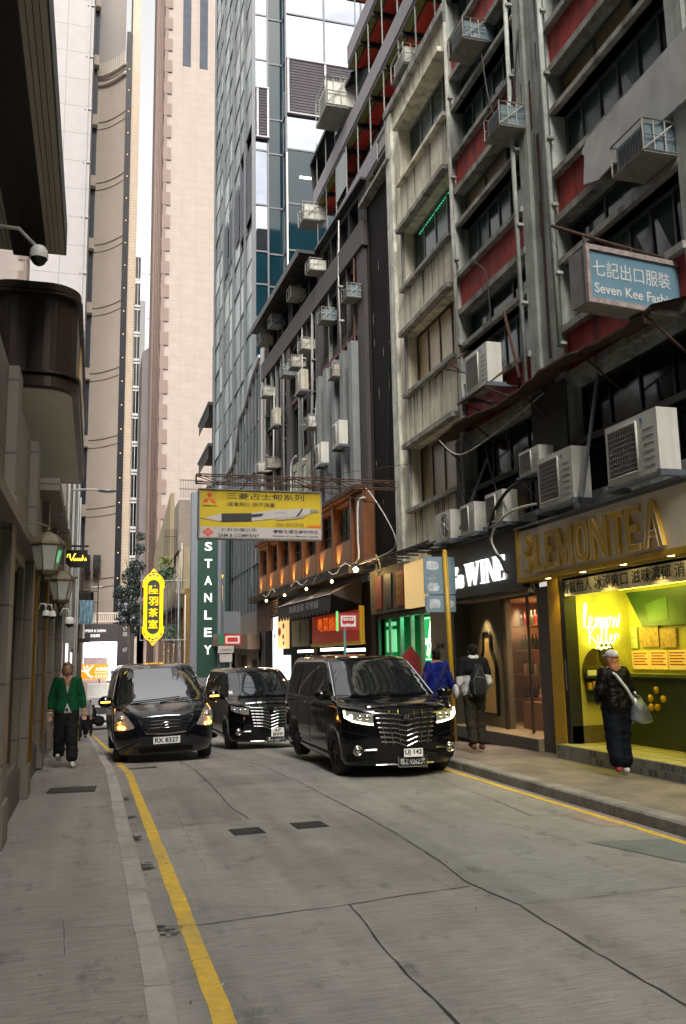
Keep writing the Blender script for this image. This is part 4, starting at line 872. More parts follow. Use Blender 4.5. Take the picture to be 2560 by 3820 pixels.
mm = M(TLF); wall_holes(mm, -6, 24, .0, 4.75, H, .2, 0); mm.box(-6, 24, 4.65, 4.75, -1.3, -.001); mm.build('wall', m_lst, LA); M().box(-6, -2.0, 23.9, 24, 0, 18).build('end_wall', m_lst, LA)
M().box(-6, -1.98, -6, 24, 4.75, 26).build('upper_wall', m_dkg, LA)
for h in H:
    window(TLF, LA, *h, .12, 2, 1, m_brz, g_shop, .06)
    M(TLF).box(h[0]-.05, h[1]+.05, .1, .5, 0, .05).build('stall_riser', m_dkg, LA)
for u in (4.6, 9.0, 12.2, 15.5, 18.7, 23.1):
    p = M(TLF); p.box(u, u+.45, .1, 4.75, 0, .1); p.box(u-.04, u+.49, .1, .5, 0, .13); p.box(u-.03, u+.48, 3.3, 3.42, 0, .13); p.build('pilaster', m_lst, LA)
for u in (12.6, 15.3): M(TLF).box(u, u+.05, .5, 3.2, .1, .14).build('brass_strip', m_brass, LA)
# rounded bronze bay
def bay_outline(x1, y0, y1, r, n=8):
    return [(-2.6, y0)]+[(x1-r+r*math.sin(a), y0+r-r*math.cos(a)) for a in [PI/2*i/n for i in range(n+1)]]+[(x1-r*.3+r*.3*math.cos(a), y1-r*.3+r*.3*math.sin(a)) for a in [PI/2*i/4 for i in range(5)]]+[(-2.6, y1)]
BZ0, BZ1 = 6.05, 7.75
def slab(pts, z0, z1, name, m, par=LA):
    mm = M(); mm.smooth = False; mm.prism(pts, z0, z1); return mm.build(name, m, par)
o1 = bay_outline(-.4, 13.9, 21.7, .5); slab(o1, BZ0+.16, BZ1-.12, 'bay', m_brown)
slab(bay_outline(-.36, 13.85, 21.75, .5), BZ0, BZ0+.16, 'bay_cornice', m_brown); slab(bay_outline(-.36, 13.85, 21.75, .5), BZ1-.12, BZ1, 'bay_cornice', m_brown); slab(bay_outline(-.33, 13.8, 21.8, .5), BZ0+.2, BZ0+.24, 'bay_moulding', m_brown); slab(bay_outline(-.33, 13.8, 21.8, .5), BZ1-.2, BZ1-.16, 'bay_moulding', m_brown)
slab(bay_outline(-.46, 14.0, 21.5, .45), BZ0-.02, BZ0-.003, 'bay_soffit', m_sof)
M().box(-.395, -.37, 15.6, 17.8, BZ0+.35, BZ1-.4).build('brass_panel', m_brass, LA); M().box(-.395, -.37, 18.4, 21.2, BZ0+.3, BZ1-.4).build('brass_panel', m_brass, LA)
# boarded overhang with metal fascia
ov = M(); ov.box(-4, -.58, 3.0, 13.4, 8.02, 8.5); ov.build('overhang', m_dkg, LA); M().box(-.86, -.60, 3.05, 13.3, 7.98, 8.015).build('overhang_soffit', m_board, LA)
M().box(-1.1, -.86, 3.05, 13.3, 7.9, 8.015).build('overhang_recess', m_blk, LA)
for i in range(3): M().box(-.67-.065*i, -.664-.065*i, 3.1, 13.2, 7.972, 7.979).build('soffit_joint', m_blk, LA)
M().box(-1.98, -1.1, 3, 13.3, 4.9, 7.98).build('clerestory', m_mir_l if 0 else g_mir, LA)

# canted stone lintels under the bay
for (y, z) in ((14.4, 4.7), (17, 4.7), (20, 4.7)): M(TLF).prism([(y, z-.2), (y+2.2, z-.2), (y+2.2, z), (y, z)], 0, .3).build('lintel', m_lst, LA)
M(TLF).box(-2, 24, 3.15, 3.27, 0, .16).build('string_course', m_lst, LA)

# carriage lanterns on scroll brackets
m_lan = mat('verdigris_brass', (.16, .13, .085), .6, .35, 8, metal=.4, bump=.2); g_lan = clear('lantern_glass', (.62, .66, .6), .55)
def lantern(loc, lab, s=1.):
    o = thing('wall_lantern', lab, 'lantern', loc, R(12), 'hexagonal wall lanterns on the left'); o.scale = (s, s, s)
    def ring(r, z, n=6): return [(r*math.cos(2*PI*i/n), r*math.sin(2*PI*i/n), z) for i in range(n)]
    def hexl(rs, name, m, smooth=False):
        mm = M(); vs = []; [vs.extend(ring(r, z)) for r, z in rs]; fs = []
        for k in range(len(rs)-1): fs += [(k*6+i, k*6+(i+1) % 6, (k+1)*6+(i+1) % 6, (k+1)*6+i) for i in range(6)]
        fs += [tuple(range(6))[::-1], tuple((len(rs)-1)*6+i for i in range(6))]; mm.add(vs, fs); return mm.build(name, m, o)
    hexl([(.115, 0), (.185, .30)], 'glass', g_lan)
    f = M()
    for i in range(6):
        a = 2*PI*i/6; f.tube([(.117*math.cos(a), .117*math.sin(a), 0), (.187*math.cos(a), .187*math.sin(a), .30)], .009, 5)
    f.tube(ring(.118, .0), .012, 5, closed=True); f.tube(ring(.19, .305), .014, 5, closed=True); f.build('frame', m_lan, o)
    hexl([(.205, .31), (.2, .33), (.15, .39), (.09, .435), (.03, .46)], 'roof', m_lan); hexl([(.135, -.01), (.12, -.04), (.06, -.07), (.06, -.10), (.02, -.13)], 'base', m_lan)
    M().ball((0, 0, .485), .02, 8, 6).build('finial', m_lan, o)
    b = M(); b.tube([(.02, 0, .46), (0, 0, .52), (-.12, .0, .56), (-.3, .0, .55), (-.42, 0, .46)], .012, 6); b.tube([(-.42, 0, .2), (-.42, 0, .6)], .02, 6); b.build('bracket', m_lan, o)
    M().tube([(0, 0, .05), (0, 0, .2)], [.02, .014], 8).build('bulb', mat('frosted_bulb', (.6, .58, .5), .3), o); return o
lantern((-.56, 10.8, 2.86), 'nearer and larger of the two aged brass hexagonal lanterns')
lantern((-.52, 14.3, 2.75), 'farther and smaller of the two aged brass hexagonal lanterns, half hidden by the first')

# hanging script sign
v = thing('hanging_sign', 'black hanging shop sign with glowing yellow script, beside the brass lanterns', 'sign', (-.5, 22, 4.05), 0)
T = frame((0, 0, 0), (1, 0, 0), (0, 0, 1), (0, -1, 0))
M(T).prism([(-.22, 0.42), (-.22, .1), (-.12, 0), (.28, 0), (.28, .42)], -.08, 0).build('board', m_blk, v); M(T).box(-.32, .3, .5, .54, -.06, -.02).build('arm', m_blk, v)
ev = emi('yellow_script', (1, .68, .06), 1.6); q = M(T)
q.tube([(-.19, .24, .01), (-.18, .31, .01), (-.13, .32, .01), (-.12, .22, .01), (-.1, .16, .01), (-.05, .24, .01), (-.02, .32, .01), (.01, .33, .01)], .011, 5)
def loops(q, x, n, w_, h_, z0, r):
    for i in range(n): q.tube([(x+i*w_, z0, .01), (x+i*w_+.3*w_, z0+h_, .01), (x+i*w_+.6*w_, z0, .01), (x+i*w_+w_, z0+h_*.6, .01)], r, 5)
loops(q, -.05, 5, .045, .07, .16, .009); q.tube([(.15, .16, .01), (.17, .3, .01), (.16, .17, .01), (.19, .23, .01), (.21, .16, .01), (.24, .24, .01), (.25, .16, .01)], .01, 5)
q.build('script', ev, v)
# dome cameras
def dome(loc, lab, s=1., arm=(-.16, 0, .1)):
    o = thing('dome_camera', lab, 'security camera', loc, 0, 'dome cameras on the left wall'); o.scale = (s, s, s)
    M().tube([(arm[0], arm[1], arm[2]-.02), (arm[0]*.7, arm[1], arm[2]+.1), (arm[0]*.2, 0, arm[2]+.09), (0, 0, .03)], .018, 8).build('arm', m_pipe, o)
    M().lathe([(.0, .06), (.05, .055), (.075, .02), (.08, -.03), (.078, -.06)], n=16).build('housing', m_wht, o); M().ball((0, 0, -.055), (.07, .07, .07), 14, 8).build('lens_dome', m_blk, o); return o
dome((-.42, 15.7, 2.5), 'white dome camera on a curved arm, right of and below the farther lantern'); dome((-.7, 13.7, 2.52), 'left of the pair of small white dome cameras below the nearer lantern', .7); dome((-.62, 13.9, 2.52), 'right of the pair of small white dome cameras below the nearer lantern', .7)
dome((-.66, 9.0, 5.98), 'white dome camera high up under the overhang at the far left', 1.15, (-.9, 0, .12))

# next buildings down the left
m_lw = mat('white_plaster', (.4, .39, .385), .8, .08, 1.5, streak=.4, dirtcol=(.3, .29, .28)); m_lg = mat('grey_plaster', (.2, .19, .19), .8, .2, 1.5, streak=.5)
LB_ = wthing('shop_building', 'slim white plastered building with pipes down its corner, beyond the hanging script sign', 'building', (-.9, 30, -.7))
M().box(-5, -.83, 24.0, 33, -3, 10.2).build('wall', m_lw, LB_); M().box(-5, -.78, 33, 44, -3, 9).build('side_wall', m_lg, LB_)
for (z0, z1) in ((3.0, 4.0), (5.2, 6.2), (7.3, 8.3)): window(FL(-.82), LB_, 26, 27.6, z0, z1, 0, 2, 1, m_sashg, g_dark)
for y, m_ in ((24.2, m_pipe), (29, m_pipe), (33.1, m_frm), (36, m_pipe), (40, m_pipe)): M().tube([(-.76, y, -1), (-.76, y, 9)], .035, 8).build('downpipe', m_, LB_)
for i, (y, z) in enumerate(((27, 2.2), (30.5, 4.6))): M().box(-.82, -.6, y, y+.8, z, z+.6).build('meter_box', m_sashg, LB_)
LC = wthing('shop_building', 'dark old tenement with signs and balconies, farther down the left side', 'building', (-1.1, 55, -2.4))
M().box(-6, -.9, 44, 70, -6, 9).build('wall', mat('brown_grey_wall', (.16, .14, .13), .8, .25, 1, streak=.5), LC); M().box(-6, -1.2, 70, 111, -7, 8.4).build('wall', mat('mid_beige_wall', (.3, .26, .22), .8, .12, .6), LC)
for k in range(3): M().box(-1.0, -.3, 46+8*k, 51+8*k, 5.2-2.2*(k % 2), 5.35-2.2*(k % 2)).build('balcony_slab', m_dk, LC)
for k in range(6): z = 1.0+1.3*k; window(FL(-.88), LC, 45+3.2*k, 47+3.2*k, z, z+1.2, 0, 2, 2, m_rust, g_dark)
ca = thing('scaffold_cage', 'rusty cage scaffold wrapped with blue plastic sheet, below the hanging script sign', 'scaffold', (-.35, 46, 4.2), 0)
c = M()
for z in (0, .55, 1.1, 1.6): c.tube([(-.4, 0, z), (.45, 0, z)], .02, 5); c.tube([(.45, 0, z), (.45, 1.2, z)], .02, 5)
for x in (-.35, .05, .45): c.tube([(x, 0, -.6), (x, 0, 2.1)], .025, 5)
c.build('poles', m_rust, ca)
c = M(); vs = []
for i in range(13):
    for j in range(9): vs.append((-.45+.7*i/12, -.06+.05*math.sin(i*2.3+j*.4), -.55+1.2*j/8+(.05*math.sin(i*3) if j == 0 else 0)))
c.add(vs, [(i*9+j, (i+1)*9+j, (i+1)*9+j+1, i*9+j+1) for i in range(12) for j in range(8)]); c.build('plastic_sheet', mat('blue_sheet', (.2, .33, .42), .5, .35, 5), ca)
# street lamps on the white building
def stlamp(loc, lab, l, m_=m_pipe):
    o = thing('street_lamp', lab, 'street lamp', loc, 0, 'street lamps on brackets')
    M().tube([(0, 0, 0), (l*.5, 0, .03), (l*.75, 0, .02)], .03, 6).build('arm', m_, o); h = M(); h.ball((l*.9, 0, 0), (l*.2+.05, .12, .06), 12, 6); h.build('lamp_head', m_steel, o); return o
stlamp((-.8, 26.5, 6.8), 'long-armed street lamp on the white building, level with the foot of the bronze bay', 1.15); stlamp((-.35, 48, 5.65), 'small street lamp on a short arm beside the blue sheeted scaffold', .65)
# glowing boxes stand in for lit shop signs mirrored along the left wall
for i, (y, z, h_, c) in enumerate(((25.2, 1.2, 1.1, 'pink'), (30, .9, 1.2, 'pink'))):
    o = tag(M().box(-.82, -.70, y, y+.35, z, z+h_).build('mirrored_sign', emi('pink_lit', (1, .72, .75), 1.2)), ('nearer', 'farther')[i]+' pinkish glowing box standing for a mirrored shop sign, white building at left', 'sign')

# ---------------- passers-by far off are in the people part
# ================================================================ GROUND FLOOR SHOPS, right
m_ylw = mat('yellow_metal', (.55, .33, .015), .45, .12, 3); m_sgn = mat('sign_face_grey', (.78, .71, .56), .55, .08, 3); m_gold = mat('gold_letter', (.66, .40, .02), .6, .1, 4); m_edge = mat('letter_edge', (.75, .73, .66), .4)
m_tera = brick('patterned_tile', (.30, .30, .27), (.07, .10, .10), (.25, .25, .22), .11, .11, plane='YZ', rough=.4, msize=.012, offset=.5); m_floor = brick('shop_floor', (.55, .5, .25), (.48, .44, .2), (.25, .22, .1), .3, .3, plane='XY', rough=.25, msize=.008, offset=0)
m_room = mat('shop_wall_plaster', (.5, .44, .12), .7, .08, 3); m_dgrn = mat('dark_green_counter', (.03, .045, .02), .4, .2, 4)
LS = wthing('lemon_tea_shop', 'open-fronted drinks shop glowing yellow-green, under the big LEMON TEA sign', 'shop', (FX, 12, .12))
T = FR(FX); RT = FRT(FX)
# room: floor, side wall towards the camera, back wall, ceiling
M().box(7.3, 8.8, 6.5, 13.15, .1, .34).build('raised_floor', m_floor, LS); M().box(7.28, 7.3, 6.5, 13.17, .1, .335).build('step_front', m_tera, LS)
M().box(7.5, 8.75, 13.06, 13.14, .34, 3.0).build('side_wall', m_room, LS); M().box(8.7, 8.8, 6.5, 13.06, .34, 3.0).build('back_wall', m_room, LS); M().box(7.5, 8.8, 6.5, 13.14, 2.98, 3.06).build('ceiling', m_room, LS); M().box(7.66, 8.8, 6.4, 6.5, .34, 3).build('side_wall', m_room, LS)
M().box(7.5, 8.7, 13.03, 13.06, .34, .62).build('skirting', mat('skirting_brown', (.12, .09, .03), .6), LS)
TW = FC(13.04)
# embossed ghost characters on the side wall
for i in range(3):
    for j in range(6):
        if i == 1 and 1 < j < 4: continue
        text('檸檬茶鮮爽甜香味濃情涼夏水'[(i*5+j*2) % 13], 'embossed_character', LS, TW, 7.53+.47*i, 2.62-.36*j, .14, .2, mat('embossed', (.5, .46, .22), .6), .002)
# round mirror with the face-shaped lower edge
mr = M(TW); mp = [(8.06+.31*math.cos(a), 1.46+.42*math.sin(a)) for a in [-.5+3.95*i/18 for i in range(19)]]+[(7.80, 1.18), (7.84, 1.03), (7.95, .98), (8.1, 1.0), (8.22, 1.05)]
mr.prism(mp, 0, .012); mr.build('mirror', gls('dark_mirror', (.10, .11, .045), .03, 1, metal=.8), LS)
fl = M(TW); fl.prism([(8.08, 1.68), (8.08, 1.92), (8.13, 2.0), (8.2, 1.96), (8.28, 1.97), (8.36, 1.8), (8.38, 1.5), (8.2, 1.5)], .012, .03); fl.build('hair_motif', m_blk, LS)
s_ = M(TW); s_.box(7.78, 8.3, 1.38, 1.41, .013, .1); s_.box(7.78, 8.3, 1.17, 1.20, .013, .1); s_.build('shelf', m_dgrn, LS)
for i in range(5): M(TW).box(7.8+.085*i, 7.86+.085*i, 1.20, 1.31+.02*(i % 2), .03, .09).build('jar', mat('amber_jar', (.5, .3, .04), .2), LS)
M(TW).box(7.82, 7.98, 1.42, 1.51, .02, .05).build('price_card', m_wht, LS); M(TW).box(7.8, 8.25, 1.0, 1.16, .013, .05).build('mirror_counter', m_dgrn, LS)
# handwriting neon
def script(pts, r, name, m, par, T, sc=1, ox=0, oy=0, n=.05):
    """smooth curve through hand-placed points, drawn as a glass tube"""
    P = []
    for i in range(len(pts)-1):
        p0, p1, p2, p3 = pts[max(i-1, 0)], pts[i], pts[i+1], pts[min(i+2, len(pts)-1)]
        for k in range(4):
            t = k/4; P.append(tuple(.5*((2*p1[c])+(-p0[c]+p2[c])*t+(2*p0[c]-5*p1[c]+4*p2[c]-p3[c])*t*t+(-p0[c]+3*p1[c]-3*p2[c]+p3[c])*t**3) for c in (0, 1)))
    P.append(pts[-1]); return M(T).tube([(ox+x*sc, oy+y*sc, n) for x, y in P], r, 5).build(name, m, par)
en = emi('lemon_neon', (.92, 1, .12), 6)
ns = wthing('neon_writing', 'yellow-green neon handwriting reading lemon Killer on the drinks shop wall', 'neon sign', (8.4, 13, 2.3))
lem = [(0, .05), (.1, .5), (.22, 1.15), (.12, 1.25), (.05, .9), (.02, .3), (.12, 0), (.3, .1), (.5, .4), (.45, .6), (.33, .4), (.38, .05), (.55, .02), (.68, .25), (.74, .55), (.76, .0), (.84, .4), (.93, .52), (.95, 0), (1.05, .45), (1.15, .5), (1.15, .05), (1.28, .1), (1.4, .45), (1.3, .5), (1.27, .15), (1.4, .02), (1.55, .3), (1.5, .5), (1.7, .5), (1.74, 0), (1.84, .45), (1.94, .5), (1.94, .02), (2.05, .2), (2.15, .7)]
script(lem, .011, 'neon_tube', en, ns, TW, .32, 7.80, 2.20)
for st in ([(0, 1.0), (.04, .5), (0, 0)], [(.42, 1.0), (.05, .48), (.25, .3), (.45, 0)], [(.55, .5), (.55, .05), (.68, .1), (.82, .6), (.88, 1.05), (.8, 1.0), (.76, .3), (.84, 0), (1.0, .2), (1.1, .7), (1.15, 1.05), (1.07, 1), (1.04, .3), (1.12, 0), (1.3, .2), (1.42, .4), (1.36, .5), (1.27, .3), (1.36, .02), (1.55, .2), (1.62, .5), (1.75, .5), (1.76, .3)]):
    script(st, .011, 'neon_tube', en, ns, TW, .31, 7.88, 1.93)
script([(0, 0), (.2, .12), (.3, -.05), (.5, .1), (.6, 0), (.8, .1), (.9, .05)], .011, 'neon_tube', en, ns, TW, .3, 8.0, 1.86)
up = M(); 
for i in range(9): up.box(8.35, 8.5, 12.45-.5*i, 12.9-.5*i, 2.82, 2.86)
up.build('ceiling_lamp', emi('lemon_lamp', (.95, 1, .1), 3), LS)
# back wall: green menu board, notices, counter
TB = FRT(8.7)
def TBb(y0, y1, z0, z1, n0, n1, name, m_, par=LS): return M(FR(8.7)).box(y0, y1, z0, z1, n0, n1).build(name, m_, par)
mb = M(FR(8.7)); mb.prism([(13.0, 2.78), (9.5, 2.78), (9.5, 2.2), (12.6, 2.2)], .02, .06); mb.build('menu_board', mat('menu_green', (.006, .035, .022), .35), LS)
mb = M(FR(8.7)); mb.prism([(12.5, 2.55), (11.9, 2.65), (11.9, 2.3), (12.4, 2.26)], .061, .065); mb.build('menu_picture', mat('menu_pale', (.03, .09, .05), .35), LS)
for (y, z, w_, h_, m_) in ((12.98, 1.5, .18, .17, 'frame'), (12.98, 1.68, .18, .17, 'frame'), (12.72, 1.52, .5, .33, 'notice'), (12.18, 1.5, .4, .3, 'notice'), (12.98, 1.16, .46, .30, 'menu'), (12.5, 1.16, .46, .30, 'menu'), (12.0, 1.16, .46, .30, 'menu')):
    y -= 0; TBb(y-w_, y, z+.35, z+.35+h_, .02, .04, 'wall_'+m_, {'frame': mat('framed_print', (.5, .5, .3), .4, .3, 30), 'notice': mat('paper_notice', (.45, .25, .12), .6, .5, 16), 'menu': emi('menu_lit', (1, .62, .1), .2)}[m_])
for k in range(3):
    y = 12.98-.48*k; d = M(FR(8.7)); 
    for q in range(5): d.box(y-.42+.06*(q % 2), y-.05, 1.76-.045*q, 1.778-.045*q, .041, .044)
    d.build('menu_text', mat('menu_red', (.5, .05, .01), .5), LS)
M().box(8.3, 8.7, 6.6, 12.95, .34, 1.40).build('counter', m_dgrn, LS); M().box(8.25, 8.7, 6.6, 13.0, 1.40, 1.45).build('counter_top', mat('counter_top', (.1, .14, .05), .3), LS)
for i in range(5): M().tube([(8.27, 12.0-.16*(i % 3), .95+.13*(i//2)), (8.299, 12.0-.16*(i % 3), .95+.13*(i//2))], .055, 10).build('lemon_motif', mat('lemon_orange', (.6, .35, .02), .4), LS)
# frame of the opening
M().box(7.48, 7.7, 13.03, 13.17, .34, 3.0).build('door_frame', m_blk, LS); M().box(7.472, 7.479, 13.08, 13.11, 1.2, 1.7).build('door_handle', m_steel, LS)
M().box(7.47, 7.85, 13.18, 13.55, .12, 3.05).build('yellow_pier', m_ylw, LS)
M(T).box(6.3, 13.17, 2.72, 3.02, .0, .1).build('fascia_board', m_sgn, LS)
text('香氣怡人 冰涼爽口 滋味濃郁 消暑解渴', 'fascia_lettering', LS, FRT(FX-.105), -13.1, 2.765, 3.9, .2, mat('dark_green_ink', (.01, .035, .03), .5), .004, bold=.0)
lamp('lemon_lamp_1', 'AREA', (8.1, 12.3, 2.85), 12, (1, .86, .1), .8, aim=(8.1, 12.4, 0)); lamp('lemon_lamp_2', 'AREA', (8.1, 9.8, 2.85), 13, (1, .84, .14), 1., aim=(8.1, 9.8, 0)); lamp('lemon_neon_glow', 'POINT', (8.2, 12.75, 2.45), 1.6, (.8, 1, .02), .15)
# the big sign
SG = wthing('shop_sign', 'big pale sign box edged in yellow with raised gold letters LEMON TEA', 'sign', (7.0, 11, 3.03))
SX_ = 7.2
M().box(SX_, FX, 6.3, 14.0, 3.10, 3.92).build('box', m_sgn, SG)
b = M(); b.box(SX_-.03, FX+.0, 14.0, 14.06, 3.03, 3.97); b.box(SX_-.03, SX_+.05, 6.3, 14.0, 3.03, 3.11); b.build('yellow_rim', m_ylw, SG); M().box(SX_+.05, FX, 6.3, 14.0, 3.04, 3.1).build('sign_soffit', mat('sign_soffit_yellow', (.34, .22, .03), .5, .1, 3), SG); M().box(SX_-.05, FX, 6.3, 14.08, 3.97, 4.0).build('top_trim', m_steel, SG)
ST = FRT(SX_, 0, 0)
# block capitals, drawn as condensed strokes
def cap(ch, u, w_, par, v0=3.17, h_=.62, s=.09):
    p = {'L': [[(0,0),(1,0),(1,'s'),('s','s'),('s',1),(0,1)]], 'E': [[(0,0),(1,0),(1,'s'),('s','s'),('s','m0'),(.8,'m0'),(.8,'m1'),('s','m1'),('s','t'),(1,'t'),(1,1),(0,1)]],
         'T': [[('c0',0),('c1',0),('c1','t'),(1,'t'),(1,1),(0,1),(0,'t'),('c0','t')]]}
    def X(a): return {'s': s/w_, 'c0': .5-s/w_/2, 'c1': .5+s/w_/2}.get(a, a) if isinstance(a, str) else a
    def Yy(a): return {'s': s/h_, 't': 1-s/h_, 'm0': .5-s/h_/2, 'm1': .5+s/h_/2}.get(a, a) if isinstance(a, str) else a
    S = s/w_
    if ch in p: polys = [[(X(a), Yy(b)) for a, b in q] for q in p[ch]]
    elif ch == 'M': polys = [[(0,0),(S,0),(S,.62),(.5-S*.3,.05),(.5+S*.3,.05),(1-S,.62),(1-S,0),(1,0),(1,1),(1-S*1.1,1),(.5,.36),(S*1.1,1),(0,1)]]
    elif ch == 'N': polys = [[(0,0),(S,0),(S,.66),(1-S,0),(1,0),(1,1),(1-S,1),(1-S,.34),(S,1),(0,1)]]
    elif ch == 'A': polys = [[(0,0),(S,0),(.5,.78),(1-S,0),(1,0),(.5+S*.5,1),(.5-S*.5,1)], [(.28,.22),(.72,.22),(.68,.36),(.32,.36)]]
    elif ch == 'O':
        out = [(.5+.5*math.copysign(abs(math.cos(a))**.7, math.cos(a)), .5+.5*math.copysign(abs(math.sin(a))**.75, math.sin(a))) for a in [2*PI*i/20 for i in range(20)]]
        inn = [(.5+(.5-S)*math.copysign(abs(math.cos(a))**.7, math.cos(a)), .5+(.5-s/h_)*math.copysign(abs(math.sin(a))**.75, math.sin(a))) for a in [2*PI*i/20 for i in range(20)]]
        f = M(ST); g = M(ST)
        for i in range(20):
            j = (i+1) % 20; q = [out[i], out[j], inn[j], inn[i]]; f.prism([(u+a*w_, v0+b*h_) for a, b in q], 0, .06)
        f.build('letter', m_gold, par)
        for ring in (out, inn): g.tube([(u+a*w_, v0+b*h_, .062) for a, b in ring], .006, 4, closed=True)
        g.build('letter_outline', m_edge, par); return
    f = M(ST); g = M(ST)
    for q in polys: f.prism([(u+a*w_, v0+b*h_) for a, b in q], 0, .06); g.tube([(u+a*w_, v0+b*h_, .062) for a, b in q], .006, 4, closed=True)
    f.build('letter', m_gold, par); g.build('letter_outline', m_edge, par)
u = 0
for ch, u, w_ in (('L', -13.36, .32), ('E', -12.95, .3), ('M', -12.61, .5), ('O', -12.03, .4), ('N', -11.57, .44), ('T', -11.06, .36), ('E', -10.64, .32), ('A', -10.24, .42)): cap(ch, u, w_, SG)
for i, ch in enumerate('新鮮'):
    c = M(ST); zc = 3.64-.33*i; c.prism([(-13.63+.15*math.cos(a), zc+.15*math.sin(a)) for a in [2*PI*k/20 for k in range(20)]], 0, .05); c.build('medallion', m_gold, SG)
    text(ch, 'medallion_character', SG, ST, -13.73, zc-.09, .2, .18, m_edge, .004, n=.055)
for i in range(5): M().tube([(7.3, 13.2-1.1*i, 3.033), (7.3, 13.2-1.1*i, 3.042)], .05, 10).build('downlight', emi('downlight_glow', (1, .8, .3), 8), SG)
for i in range(3): lamp('sign_downlight', 'SPOT', (7.28, 13.0-1.3*i, 3.0), 14, (1, .72, .25), .04, 110, (7.2, 13.0-1.3*i, 0))
dome((7.38, 13.98, 2.9), 'small white dome camera at the corner between the wine shop and the drinks shop', .7, (.12, 0, .06))['group'] = 'dome cameras'

# ---------------- wine shop
WSH = wthing('wine_shop', 'dark fronted wine shop with a bottle-shaped niche and a lit glass display', 'shop', (FX, 16, .12))
m_wdk = mat('wine_fascia', (.012, .02, .024), .5, .15, 3); m_gran = mat('speckled_stone', (.09, .085, .075), .5, .45, 40); m_graw = mat('pebble_wall', (.20, .17, .11), .7, .35, 45, bump=.3); m_wood = mat('lit_wood', (.2, .085, .03), .45, .2, 4, stretch=(1, 1, 6))
M(T).box(14.06, 18.4, 2.95, 4.05, .0, .32).build('fascia', m_wdk, WSH); M(T).box(14.0, 18.45, 4.05, 4.12, 0, .4).build('fascia_trim', m_greyd, WSH)
M(T).box(13.56, 14.1, .12, 2.95, -.3, .05).build('stone_pier', m_gran, WSH); M(T).box(17.95, 18.4, .12, 2.95, -.5, .02).build('stone_pier', mat('dark_stone', (.07, .068, .06), .6, .3, 20), WSH)
M().box(7.45, 11, 14.1, 18.0, .1, .33).build('raised_floor', mat('wine_floor', (.32, .26, .17), .5, .15, 6), WSH); M().box(7.42, 7.45, 14.1, 18.0, .1, .325).build('step_front', m_gran, WSH)
M().box(7.97, 8.1, 16.25, 18.1, .33, 2.95).build('pebble_wall', m_graw, WSH); M().box(7.6, 10, 14.1, 18.0, 2.9, 2.95).build('ceiling', mat('wine_ceiling', (.3, .26, .2), .7), WSH); M().box(9.9, 10, 13.7, 18, .3, 2.95).build('back_wall', m_wood, WSH); M().box(8.1, 9.9, 17.9, 18.0, .33, 2.95).build('side_wall', m_wood, WSH)
# bottle niche: outline tube and glowing recess
BT = FR(7.965)
prof = [(-.4, 0), (-.4, .95), (-.34, 1.1), (-.2, 1.26), (-.17, 1.38), (-.17, 1.62), (-.12, 1.67)]
prof = [(a*1.0+17.1, b+.58) for a, b in prof]; prof2 = prof+[(2*17.1-a, b) for a, b in prof[::-1]]
M(BT).prism([(a, b) for a, b in prof2], 0, .012).build('bottle_niche', mat('niche_gold', (.62, .42, .17), .5, .1, 3), WSH); M(BT).tube([(a, b, .02) for a, b in prof2], .035, 8, closed=True).build('bottle_outline', m_blk, WSH)
lamp('niche_lamp', 'SPOT', (7.72, 17.1, 2.8), 45, (1, .75, .4), .03, 70, (7.99, 17.1, .9)); lamp('wine_lamp', 'AREA', (8.9, 16.4, 2.85), 60, (1, .66, .34), .8, aim=(8.9, 16.4, 0)); lamp('wine_floor_lamp', 'SPOT', (7.72, 15.6, 2.85), 45, (1, .75, .4), .04, 85, (7.8, 15.6, .3))
# display: shelves of bottles behind glass
for k in range(4): M().box(8.7, 9.3, 15.95, 17.4, .85+.5*k, .88+.5*k).build('shelf', m_wood, WSH)
bt = [mat('bottle_green', (.02, .05, .02), .15), mat('bottle_red', (.12, .01, .015), .2), mat('box_cream', (.5, .42, .3), .5), mat('bottle_dark', (.01, .01, .012), .15)]
for k in range(4):
    for j in range(9):
        y = 16.02+.155*j; z = .885+.5*k; m_ = random.choice(bt)
        if m_ is bt[2]: M().box(8.8, 8.9, y-.04, y+.05, z, z+.2).build('gift_box', m_, WSH)
        else: M().lathe([(0, 0), (.036, 0), (.037, .19), (.013, .25), (.013, .31), (0, .31)], (8.85, y, z), n=10).build('wine_bottle', m_, WSH)
M().box(8.3, 8.7, 15.5, 16.3, .33, .85).build('display_table', m_wood, WSH)
for j in range(5): M().ball((8.45+.05*j, 15.6+.14*j, .91), (.07, .06, .07), 8, 6).build('gift_bow', mat('gift_teal', (.02, .2, .2), .5) if j % 2 else mat('gift_pink', (.5, .05, .15), .5), WSH)
f = M(T); f.box(16.18, 16.25, .33, 2.92, -.35, -.27); f.box(14.1, 14.16, .33, 2.92, -.35, -.27); f.box(14.16, 16.18, 2.86, 2.92, -.35, -.27); f.box(15.15, 15.19, .33, 2.86, -.34, -.3); f.build('window_frame', m_brz, WSH)
M(T).rect(14.16, 16.18, .33, 2.86, -.31).build('window_pane', clear('display_glass', (.9, .95, .95), .12), WSH)
